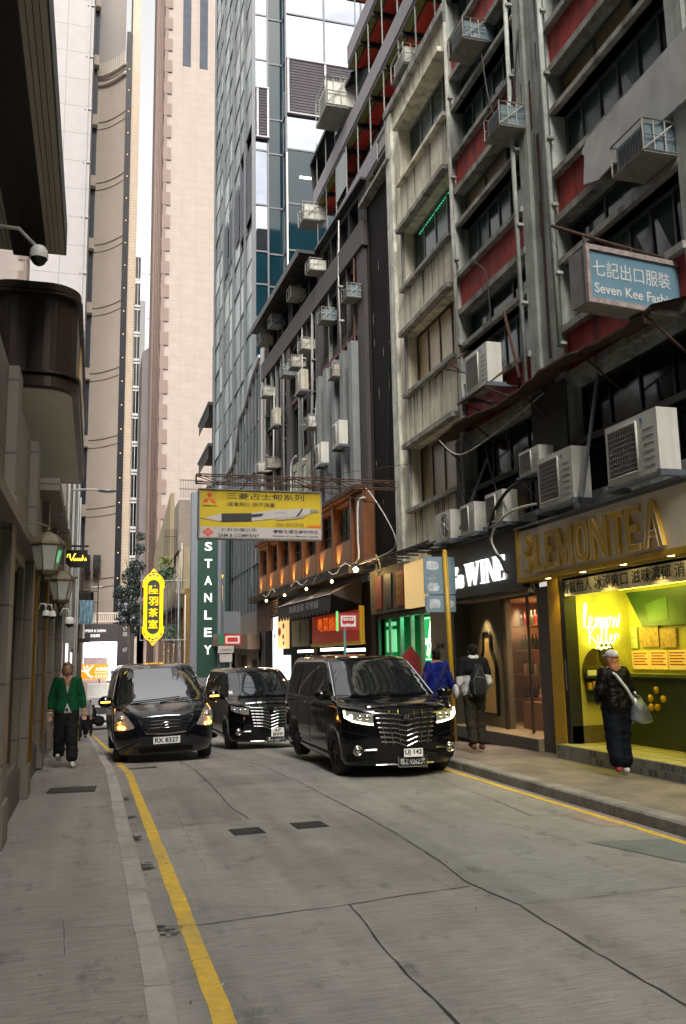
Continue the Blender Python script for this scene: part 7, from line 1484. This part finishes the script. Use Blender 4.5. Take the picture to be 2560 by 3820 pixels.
# two cars far down the street
def farcar(loc, label, m_, rz=0):
    o = thing('car', label, 'car', loc, rz, 'cars far down the street'); b = M()
    pr = [(0, .3), (0, .75), (.1, .85), (1.0, .95), (1.7, 1.42), (3.2, 1.45), (4.0, 1.0), (4.4, .9), (4.4, .3)]
    b.T = frame((-.85, 0, 0), (0, 1, 0), (0, 0, 1), (1, 0, 0)); b.prism(pr, 0, 1.7); b.build('body', m_, o); w = M(); w.add([(-.68, 1.02, .98), (.68, 1.02, .98), (.6, 1.66, 1.4), (-.6, 1.66, 1.4)], [(0,1,2,3)]); w.v = [v+Vector((0, -.02, .01)) for v in w.v]; w.build('windscreen', g_car, o)
    for x in (-.85, .63):
        for y in (.8, 3.5): M().cyl((x, y, .3), (x+.22, y, .3), .3, n=16).build('wheel', m_rub, o)
    for x in (-.75, .5): M().box(x, x+.25, -.02, 0, .62, .75).build('headlight', mat('dull_lamp', (.6, .6, .6), .3), o)
    M().box(-.4, .4, -.02, 0, .5, .62).build('grille', m_trim, o); return o
farcar((-.45+.95, 62, gz(62)), 'white car far down the street, behind the man in green', mat('white_car', (.6, .6, .62), .3, .03, 2)); 
lr = thing('lorry', 'white lorry with a flat roof far down the street, beyond the white car', 'lorry', (.55, 76, gz(76)), 0)
M().box(-1.05, 1.05, 1.9, 6.5, .9, 3.2).build('cargo_box', mat('lorry_white', (.62, .62, .6), .5, .05, 2), lr); M().T; b = M(frame((-1.0, 0, 0), (0, 1, 0), (0, 0, 1), (1, 0, 0))); b.prism([(0, .4), (0, 1.3), (.25, 2.3), (1.85, 2.4), (1.85, .4)], 0, 2.0); b.build('cab', MT['lorry_white'], lr); w = M(); w.add([(-.85, .0, 1.35), (.85, .0, 1.35), (.8, .2, 2.15), (-.8, .2, 2.15)], [(0,1,2,3)]); w.v = [v+Vector((0, -.02, 0)) for v in w.v]; w.build('windscreen', g_car, lr)
for x in (-1.0, .75):
    for y in (.9, 5): M().cyl((x, y, .4), (x+.25, y, .4), .4, n=16).build('wheel', m_rub, lr)
# ================================================================ PEOPLE
def blob(parts, name, m_, parent, vox=.011, sm=4, fac=.5, fold=0):
    """one continuous skin grown over tapered limbs and rounded masses"""
    mm = M()
    for p in parts:
        if p[0] == 'c':
            _, a, ra, b, rb = p; a, b = Vector(a), Vector(b); n = max(2, int((b-a).length/.03))
            mm.tube([a+(b-a)*i/n for i in range(n+1)], [ra+(rb-ra)*i/n for i in range(n+1)], 12); mm.ball(a, ra, 12, 8); mm.ball(b, rb, 12, 8)
        else: _, c, r = p[:3]; mm.ball(c, r, 16, 10)
    o = mm.build(name, m_); r = o.modifiers.new('r', 'REMESH'); r.mode = 'VOXEL'; r.voxel_size = vox; r.use_smooth_shade = True
    s = o.modifiers.new('s', 'SMOOTH'); s.iterations = sm; s.factor = fac
    me = mesh_of(o); o.modifiers.clear(); o.data = me; o.parent = parent
    if fold:                                  # creases in cloth: slanting ripples, deeper where it hangs
        sd = random.uniform(0, 50)
        nn = [v.normal.copy() for v in me.vertices]; cc = [v.co.copy() for v in me.vertices]; out = []
        for p, n_ in zip(cc, nn):
            q = Vector((p.x*7+sd, p.y*7, p.z*13+3*p.x)); d = noise.noise(q)*fold+noise.noise(q*2.3)*fold*.5; out += list(p+n_*d)
        me.vertices.foreach_set('co', out); me.update()
    me.materials.clear(); me.materials.append(m_); return o
def fingers(h, d, side, curl=.5, n=Vector((0, -1, 0))):
    """palm and five bent fingers from wrist h pointing along d; side = +1/-1 where the thumb leaves"""
    h = Vector(h); d = Vector(d).normalized(); n = Vector(n).normalized(); t = d.cross(n).normalized()*side; P = [('c', h, .026, h+d*.045, .030), ('c', h+d*.03+t*.02, .020, h+d*.075+t*.022, .018), ('c', h+d*.03-t*.02, .018, h+d*.07-t*.024, .016)]
    for k, (off, l) in enumerate(((.030, .068), (.010, .078), (-.010, .073), (-.029, .056))):
        a = h+d*.078+t*off; b = a+(d*math.cos(curl*.5)+n*math.sin(curl*.5))*l*.5; c = b+(d*math.cos(curl*1.4)+n*math.sin(curl*1.4))*l*.5
        P += [('c', a, .0105, b, .0095), ('c', b, .0095, c, .0080)]
    a = h+d*.022+t*.024; b = a+(t*.8+d*.8+n*.3).normalized()*.035; c = b+(d*.95+n*.35+t*.1).normalized()*.03; P += [('c', a, .013, b, .011), ('c', b, .011, c, .0095)]
    return P
def person(label, loc, rz, J, skin, top, bot, shoe, hair, H=1.72, fem=False, extra=None, hairlen=0, clothes=(1., 1.), vox=.010):
    """facing -Y in local space. J: joints (metres) for elbows, wrists, knees, ankles"""
    o = thing('person', label, 'person', loc, rz, None)
    hz = H-.115; nk = H-.235; sh = H-.30; sw = .162 if not fem else .15; hp = H*.52; tw = J.get('lean', (0, 0)); lx, ly = tw
    E, Wr, K, A = J['e'], J['w'], J['k'], J['a']; S = [(-sw+lx, ly, sh), (sw+lx, ly, sh)]; Hj = [(-.085, 0, hp), (.085, 0, hp)]
    hd = Vector((lx*1.2+J.get('hx', 0), ly*1.2-.015, hz))
    body = [('b', hd, (.076, .094, .108)), ('b', hd+Vector((0, -.03, -.055)), (.052, .058, .055)), ('c', hd+Vector((0, .015, -.07)), .054, (lx, ly+.005, nk-.03), .058),
            ('c', hd+Vector((0, -.088, .0)), .010, hd+Vector((0, -.108, -.028)), .014), ('b', hd+Vector((-.077, .005, -.01)), (.012, .02, .032)), ('b', hd+Vector((.077, .005, -.01)), (.012, .02, .032)), ('c', hd+Vector((-.02, -.092, -.058)), .008, hd+Vector((.02, -.092, -.058)), .008)]
    tor = [('c', (lx-.09, ly, sh-.03), .085, (lx*.5-.05, ly*.5, hp+.22), .105), ('c', (lx+.09, ly, sh-.03), .085, (lx*.5+.05, ly*.5, hp+.22), .105), ('c', (-.05, 0, hp+.22), .105, (-.07, 0, hp+.02), .115), ('c', (.05, 0, hp+.22), .105, (.07, 0, hp+.02), .115)]
    tor += [('c', (lx, ly+.01, nk-.03), .055, (lx+.13, ly, sh+.01), .058), ('c', (lx, ly+.01, nk-.03), .055, (lx-.13, ly, sh+.01), .058)]; arm = []
    for i in (0, 1): arm += [('c', S[i], .058, E[i], .043), ('c', E[i], .042, Wr[i], .028)]
    leg = []
    for i in (0, 1): leg += [('c', Hj[i], .10, K[i], .062), ('c', K[i], .060, A[i], .040)]
    hands = []
    for i in (0, 1): d = J['h'][i]; hands += fingers(Wr[i], d, 1 if i == 0 else -1, J.get('curl', .6))
    blob(body+tor+arm+leg+hands, 'body', skin, o, vox*.75, 2, .4)
    ct, cb = clothes
    def inf(P, k, add): return [(p[0], p[1], p[2]*k+add, p[3], p[4]*k+add) if p[0] == 'c' else (p[0], p[1], tuple(q*k+add for q in p[2])) for p in P]
    if top:
        sl = []
        for i in (0, 1): f = J.get('sleeve', .95); w_ = Vector(E[i])+(Vector(Wr[i])-Vector(E[i]))*f; sl += [('c', S[i], .062, E[i], .052), ('c', E[i], .052, w_, .042)]
        hem = J.get('hem', -.04); T_ = inf([('c', (lx-.09, ly, sh-.035), .088, (lx*.5-.055, ly*.5, hp+.22), .105), ('c', (lx+.09, ly, sh-.035), .088, (lx*.5+.055, ly*.5, hp+.22), .105), ('c', (-.055, 0, hp+.22), .106, (-.075, 0, hp+hem+.08), .117), ('c', (.055, 0, hp+.22), .106, (.075, 0, hp+hem+.08), .117)], ct, .006)
        T_ += [('c', (lx, ly+.02, nk-.05), .062, (lx+.13, ly, sh-.005), .066), ('c', (lx, ly+.02, nk-.05), .062, (lx-.13, ly, sh-.005), .066)]
        blob(T_+inf(sl, ct, .008), J.get('topname', 'jacket'), top, o, vox, J.get('sm', 3), fold=J.get('fold', .013))
    if bot:
        lg = []; fl = J.get('flare', .075)
        for i in (0, 1): e = Vector(A[i])+Vector((0, .0, .065 if fl > .07 else .03)); kr = J.get('kr', .082); lg += [('c', Hj[i], .118, K[i], kr), ('c', K[i], kr, e, fl)]
        blob(inf(lg+[('b', (0, 0, hp+.04), (.165, .12, .11))], cb, 0), 'trousers', bot, o, vox, 3, fold=.014)
    for i in (0, 1):
        a = Vector(A[i]); tp = J.get('toe', (0, 0))[i]; f = Vector((J.get('out', (-.02, .02))[i], -.15, 0)); f.rotate(Matrix.Rotation(tp, 3, 'X')); blob([('b', a+Vector((0, .02, -.045)), (.045, .055, .045)), ('c', a+Vector((0, .0, -.045)), .042, a+f+Vector((0, 0, -.055)), .036)], 'shoe', shoe[i] if isinstance(shoe, list) else shoe, o, .009, 2)
    # hair cap
    hb = [('b', hd+Vector((0, .018, .028)), (.085, .095, .092)), ('b', hd+Vector((0, .05, -.02)), (.074, .06, .075))]
    if hairlen: hb += [('c', hd+Vector((-.03, -.055, .085)), .03, hd+Vector((.075, -.03, .03)), .028), ('b', hd+Vector((-.06, .02, -.03)), (.035, .06, .075)), ('b', hd+Vector((.06, .02, -.03)), (.035, .06, .075)), ('b', hd+Vector((0, .055, -.06-hairlen*.5)), (.08, .05, .06+hairlen*.5))]
    h = blob(hb, 'hair', hair, o, .009, 2)
    fz = mat('eye_dark', (.02, .015, .012), .3)
    ey = M(); [ey.ball(hd+Vector((x, -.083, .006)), (.011, .008, .006), 8, 6) for x in (-.03, .03)]; ey.build('eyes', fz, o)
    br_ = M(); [br_.tube([hd+Vector((x-.016, -.086, .022)), hd+Vector((x, -.09, .026)), hd+Vector((x+.016, -.086, .022))], .0035, 5) for x in (-.03, .03)]; br_.build('eyebrows', hair, o)
    M().tube([hd+Vector((-.02, -.100, -.058)), hd+Vector((0, -.103, -.06)), hd+Vector((.02, -.100, -.058))], .004, 5).build('mouth', mat('lips', (.25, .08, .06), .5), o)
    if extra: extra(o, hd)
    return o
sk = mat('skin_warm', (.36, .20, .13), .55, .1, 8); skt = mat('skin_tan', (.26, .135, .085), .55, .1, 8)
# 1. man in the green cardigan, walking towards us on the left pavement
def ex1(o, hd):
    cg = [c for c in o.children if c.name.startswith('cardigan')][0]; bv = BVHTree.FromPolygons([v.co.copy() for v in cg.data.vertices], [tuple(p.vertices) for p in cg.data.polygons])
    def lay(L_, R_, name, m_, off=.004, n=10):
        vs = []
        for i in range(n+1):
            t = i/n
            for j in range(5):
                q = j/4; x = (L_[0][0]*(1-t)+L_[1][0]*t)*(1-q)+(R_[0][0]*(1-t)+R_[1][0]*t)*q; z = (L_[0][1]*(1-t)+L_[1][1]*t)*(1-q)+(R_[0][1]*(1-t)+R_[1][1]*t)*q
                h_ = bv.ray_cast(Vector((x, -1, z)), Vector((0, 1, 0))); y = h_[0].y if h_[0] else -.05; vs.append((x, y-off, z))
        mm = M(); mm.smooth = True; mm.add(vs, [(i*5+j, i*5+j+1, (i+1)*5+j+1, (i+1)*5+j) for i in range(n) for j in range(4)]); mm.build(name, m_, o)
    wc = mat('white_cotton', (.5, .5, .48), .8, .08, 8); gk = mat('green_knit_dark', (.006, .05, .02), .9, .2, 30)
    lay([(-.058, 1.44), (-.018, 1.27)], [(.058, 1.44), (.018, 1.27)], 'neckline', sk, .003); lay([(-.026, 1.30), (-.004, 1.19)], [(.026, 1.30), (.004, 1.19)], 'undershirt', wc, .006); lay([(-.003, 1.02), (-.05, .86)], [(.003, 1.02), (.075, .86)], 'undershirt', wc, .004)
    lay([(-.082, 1.45), (-.014, 1.19)], [(-.06, 1.45), (-.002, 1.19)], 'cardigan_band', gk, .010); lay([(.06, 1.45), (.002, 1.19)], [(.082, 1.45), (.014, 1.19)], 'cardigan_band', gk, .010); lay([(-.010, 1.19), (-.010, 1.02)], [(.010, 1.19), (.010, 1.02)], 'cardigan_band', gk, .010)
    b = M(); b.tube([(-.265+.036*math.cos(a), -.05+.036*math.sin(a), .90) for a in [2*PI*i/12 for i in range(12)]], .009, 5, closed=True); b.build('bracelet', mat('bead_brown', (.12, .04, .02), .5), o); b = M(); b.tube([(-.265+.036*math.cos(a), -.05+.036*math.sin(a), .875) for a in [2*PI*i/12 for i in range(12)]], .008, 5, closed=True); b.build('bracelet', m_wht, o)
    s = M(); s.tube([(.20, .0, .80), (.19, -.0, .4), (.19, 0, .15)], .010, 4); s.build('trouser_stripe', mat('stripe_olive', (.2, .19, .03), .7), o)
    M().tube([(-.03, -.105, 1.38), (0, -.135, 1.24), (.03, -.105, 1.38)], .004, 4).build('necklace', m_brass, o)
person('man in a green cardigan and wide black trousers walking towards us on the left pavement', (-.42, 15.7, .1), R(4), dict(e=[(-.245, .02, 1.12), (.245, .03, 1.12)], w=[(-.265, -.05, .88), (.275, -.04, .88)], h=[(0, -.1, -1), (.05, -.1, -1)], k=[(-.10, .04, .50), (.09, -.09, .50)], a=[(-.10, .14, .15), (.10, -.12, .10)], hem=-.04, flare=.098, kr=.098, sleeve=.66, topname='cardigan', fold=.008, hx=-.01, toe=(-.5, .1)), sk, mat('green_knit', (.008, .075, .03), .9, .18, 40, bump=.5), mat('black_trousers', (.014, .014, .015), .85, .2, 10), mat('cream_sneaker', (.5, .48, .4), .6), mat('grey_brown_hair', (.12, .09, .065), .6, .35, 30), 1.70, extra=ex1, hairlen=.02, clothes=(1.05, 1.02))
# 2. man with the rucksack, walking away
def ex2(o, hd):
    mb = mat('rucksack_cloth', (.022, .023, .026), .75, .25, 12, bump=.2)
    blob([('c', (0, .21, 1.42), .10, (0, .23, 1.22), .145), ('c', (-.03, .23, 1.16), .14, (-.02, .23, 1.06), .13), ('c', (.03, .23, 1.16), .14, (.02, .23, 1.06), .13)], 'rucksack', mb, o, .011, 4)
    r = M(); r.tube([(-.12, .1, 1.50), (-.13, -.03, 1.54), (-.13, -.11, 1.42), (-.16, -.05, 1.15), (-.14, .12, 1.02)], .018, 6); r.tube([(.12, .1, 1.50), (.13, -.03, 1.54), (.13, -.11, 1.42), (.16, -.05, 1.15), (.14, .12, 1.02)], .018, 6); r.build('rucksack_strap', mb, o)
    z = M(); z.tube([(-.10, .335, 1.0), (-.12, .345, 1.25), (0, .33, 1.46), (.12, .345, 1.25), (.10, .335, 1.0)], .006, 5); z.tube([(-.1, .375, 1.28), (.1, .375, 1.30)], .005, 5); z.build('rucksack_zip', m_steel, o)
    blob([('c', (-.15, .0, 1.53), .118, (.15, 0, 1.53), .118), ('b', (0, .02, 1.42), (.24, .165, .15)), ('c', (-.19, 0, 1.54), .092, (-.24, .015, 1.35), .088), ('c', (.19, 0, 1.54), .092, (.24, .015, 1.35), .088)], 'dark_yoke', mat('black_cotton', (.012, .012, .014), .85), o, .011, 3)
    blob([('c', (.05, .03, 1.62), .055, (-.05, .03, 1.62), .055)], 'collar', mat('white_collar', (.6, .6, .58), .8), o, .009, 2)
    g = M(); g.ball((.34, .0, 1.04), (.05, .12, .13), 10, 8); bgo = g.build('carried_bag', mat('pale_plastic_bag', (.5, .5, .52), .35, .15, 9), o); bgo.name = 'sleeve_bag'
p2 = person('man in a black and white top with a dark rucksack, walking past the wine shop', (6.45, 14.5, .12), R(176), dict(e=[(-.27, .03, 1.19), (.27, .02, 1.19)], w=[(-.23, -.17, 1.05), (.24, -.15, 1.02)], h=[(.3, -.6, -.7), (0, -.3, -1)], k=[(-.10, -.05, .54), (.10, .06, .54)], a=[(-.10, .02, .13), (.10, .16, .15)], hem=-.02, flare=.078, kr=.092, sleeve=.9, topname='shirt', toe=(0, -.3)), skt, mat('white_sleeves', (.46, .46, .46), .8, .08, 8), mat('dark_olive_trousers', (.026, .023, .018), .85, .2, 12), mat('brown_boot', (.09, .03, .015), .6), mat('black_hair', (.012, .011, .010), .6, .3, 30), 1.86, extra=ex2, clothes=(1.18, 1.04))
# 3. man in the blue jacket behind the pole
def ex3(o, hd):
    M().tube([(-.16, .1, 1.5), (.0, .165, 1.25), (.16, .13, .98)], .014, 5).build('strap', m_blk, o); blob([('c', (-.1, .0, .955), .115, (.1, 0, .955), .115)], 'shirt_hem', mat('white_cotton', (.62, .62, .6), .8), o, .012, 3)
    M().tube([(.25, .06, 1.38), (.32, .1, 1.15), (.31, .03, .98)], .012, 4).build('sleeve_stripe', mat('maroon_stripe', (.12, .02, .02), .8), o)
person('man in a royal blue jacket seen from behind, left of the yellow pole', (6.08, 15.3, .12), R(183), dict(e=[(-.27, .03, 1.16), (.27, .03, 1.16)], w=[(-.25, -.12, .98), (.25, -.12, .98)], h=[(0, -.4, -1), (0, -.4, -1)], k=[(-.10, -.02, .5), (.10, .02, .5)], a=[(-.10, .03, .12), (.10, .05, .12)], hem=-.04, topname='jacket'), skt, mat('royal_blue_cloth', (.008, .015, .13), .7, .2, 10), mat('black_trousers', (.014, .014, .015), .85), mat('black_shoe', (.01, .01, .01), .4), MT['black_hair'], 1.80, extra=ex3, clothes=(1.14, 1))
# 4. woman with the cap before the drinks shop
def ex4(o, hd):
    mc = mat('pale_cap', (.36, .37, .42), .85, .12, 14)
    blob([('b', hd+Vector((0, .01, .055)), (.093, .105, .075)), ('c', hd+Vector((-.07, .0, .05)), .03, hd+Vector((.07, 0, .05)), .03)], 'cap', mc, o, .009, 2)
    v = M(); v.ball(hd+Vector((0, -.13, .045)), (.065, .08, .012), 14, 6); v.build('cap_peak', mc, o); M().tube([hd+Vector((-.05, .095, .02)), hd+Vector((0, .112, .012)), hd+Vector((.05, .095, .02))], .008, 5).build('cap_strap', m_trim, o)
    st_ = M(); st_.tube([(.10, -.02, 1.44), (.04, .125, 1.36), (-.08, .165, 1.18), (-.19, .15, 1.0), (-.24, .10, .88)], .022, 6); st_.build('bag_strap', mat('grey_webbing', (.3, .33, .38), .7, .15, 10), o)
    g = M(); g.tube([(.16, .0, 0), (.16, .0, 0)], .001, 3)
    gl = M(); gl.tube([hd+Vector((-.078, -.03, .01)), hd+Vector((-.06, -.085, .012)), hd+Vector((-.01, -.10, .008)), hd+Vector((.05, -.09, .012)), hd+Vector((.078, -.03, .01))], .004, 4); gl.build('spectacles', m_brass, o)
p4 = person('woman in a pale cap and black quilted jacket facing the drinks shop', (7.0, 10.95, .12), R(176), dict(e=[(-.25, -.02, 1.12), (.245, .0, 1.12)], w=[(-.17, -.20, 1.0), (.16, -.20, 1.0)], h=[(.5, -.6, -.3), (-.5, -.6, -.3)], k=[(-.09, -.05, .46), (.10, .05, .46)], a=[(-.09, -.02, .12), (.11, .13, .16)], hem=-.06, flare=.095, kr=.10, topname='quilted_jacket', toe=(0, -.6), lean=(0, -.02)), sk, mat('black_quilting', (.003, .003, .003), .5, .2, 4, bump=.6, bscale=16, stretch=(.3, .3, 3)), mat('dark_denim', (.0035, .0055, .011), .85, .2, 10), [mat('white_trainer', (.5, .48, .46), .6), mat('red_trainer', (.3, .03, .03), .6)], mat('auburn_hair', (.26, .11, .055), .6, .35, 30), 1.70, fem=True, extra=ex4, hairlen=.10, clothes=(1.2, 1.06))
sb = thing('shoulder_bag', 'crumpled silver shoulder bag hanging behind the woman in the pale cap', 'bag', (7.25, 10.84, .85), R(176))
b = M(); b.smooth = True; vs = []; n = 18
for j in range(9):
    t = j/8; w_ = .05+.13*t**.8 if t < .85 else .165; d_ = .03+.06*math.sin(PI*min(t, .8)*.9)
    for i in range(n): a = 2*PI*i/n; k = 1+.12*math.sin(5*a+j*1.7)+.05*random.uniform(-1, 1); vs.append((w_*math.cos(a)*k-.06*t, d_*math.sin(a)*k, .34-.36*t+.02*math.sin(3*a)))
b.add(vs, [(j*n+i, j*n+(i+1) % n, (j+1)*n+(i+1) % n, (j+1)*n+i) for j in range(8) for i in range(n)]+[tuple(8*n+i for i in range(n)), tuple(range(n))]); b.build('bag', mat('silver_cloth', (.22, .24, .28), .32, .25, 9, metal=.7), sb)
b = M(); b.tube([(.0, 0, .33), (.02, .0, .4)], .02, 6); b.build('buckle', m_steel, sb)
# 5. passers-by far down the street, simple but jointed
def walker(label, loc, rz, tc, bc, H=1.7, bag=None, ph=1):
    def ex(o, hd):
        if bag: bag(o)
    return person(label, loc, rz, dict(e=[(-.27, .03, H*.66), (.27, -.03, H*.66)], w=[(-.27, -.10, H*.53), (.27, -.12, H*.53)], h=[(0, -.2, -1), (0, -.2, -1)], k=[(-.09, -.08*ph, H*.29), (.09, .06*ph, H*.29)], a=[(-.09, -.10*ph, .1), (.10, .22*ph, .16)], hem=-.04), skt, tc, bc, m_trim, MT['black_hair'], H, extra=ex, clothes=(1.12, 1.05), vox=.02)
mc = mat('black_coat', (.014, .014, .016), .85, .2, 10)
def bigbag(o): blob([('b', (-.45, .1, .75), (.28, .2, .26)), ('b', (.42, .05, .7), (.22, .18, .2))], 'carried_bags', mc, o, .02, 3, fold=.06)
walker('passer-by in black lugging bulky black bags far along the left kerb', (-.15, 46, gz(46)), R(180), mc, mc, 1.75, bigbag)
def pbag(o): blob([('b', (-.36, -.05, .72), (.17, .14, .2))], 'carried_bag', mat('pink_brown_bag', (.3, .14, .12), .6, .4, 8), o, .02, 3)
walker('passer-by in grey carrying a pinkish bag, right behind the man in green', (-.33, 33, gz(33)+.1), R(0), mat('grey_coat', (.2, .19, .19), .8), mc, 1.62, pbag)
walker('distant person in an orange top in the roadway', (2.3*.6-.2, 92, gz(92)), R(180), mat('orange_top', (.5, .12, .03), .8), mc, 1.72); walker('distant person in dark clothes, right of the one in orange', (2.35, 84, gz(84)), R(0), mc, mc, 1.7)
walker('distant person in dark clothes by the left kerb beyond the bag carrier', (-.5, 60, gz(60)+.1), R(0), mc, mc, 1.68)
for _n in ('royal_blue_cloth', 'black_trousers', 'black_cotton', 'rucksack_cloth', 'white_sleeves', 'dark_olive_trousers', 'dark_denim', 'black_quilting', 'black_coat', 'green_knit', 'white_collar', 'pale_cap', 'black_hair'):
    MT[_n].node_tree.nodes['Principled BSDF'].inputs['Specular IOR Level'].default_value = .1
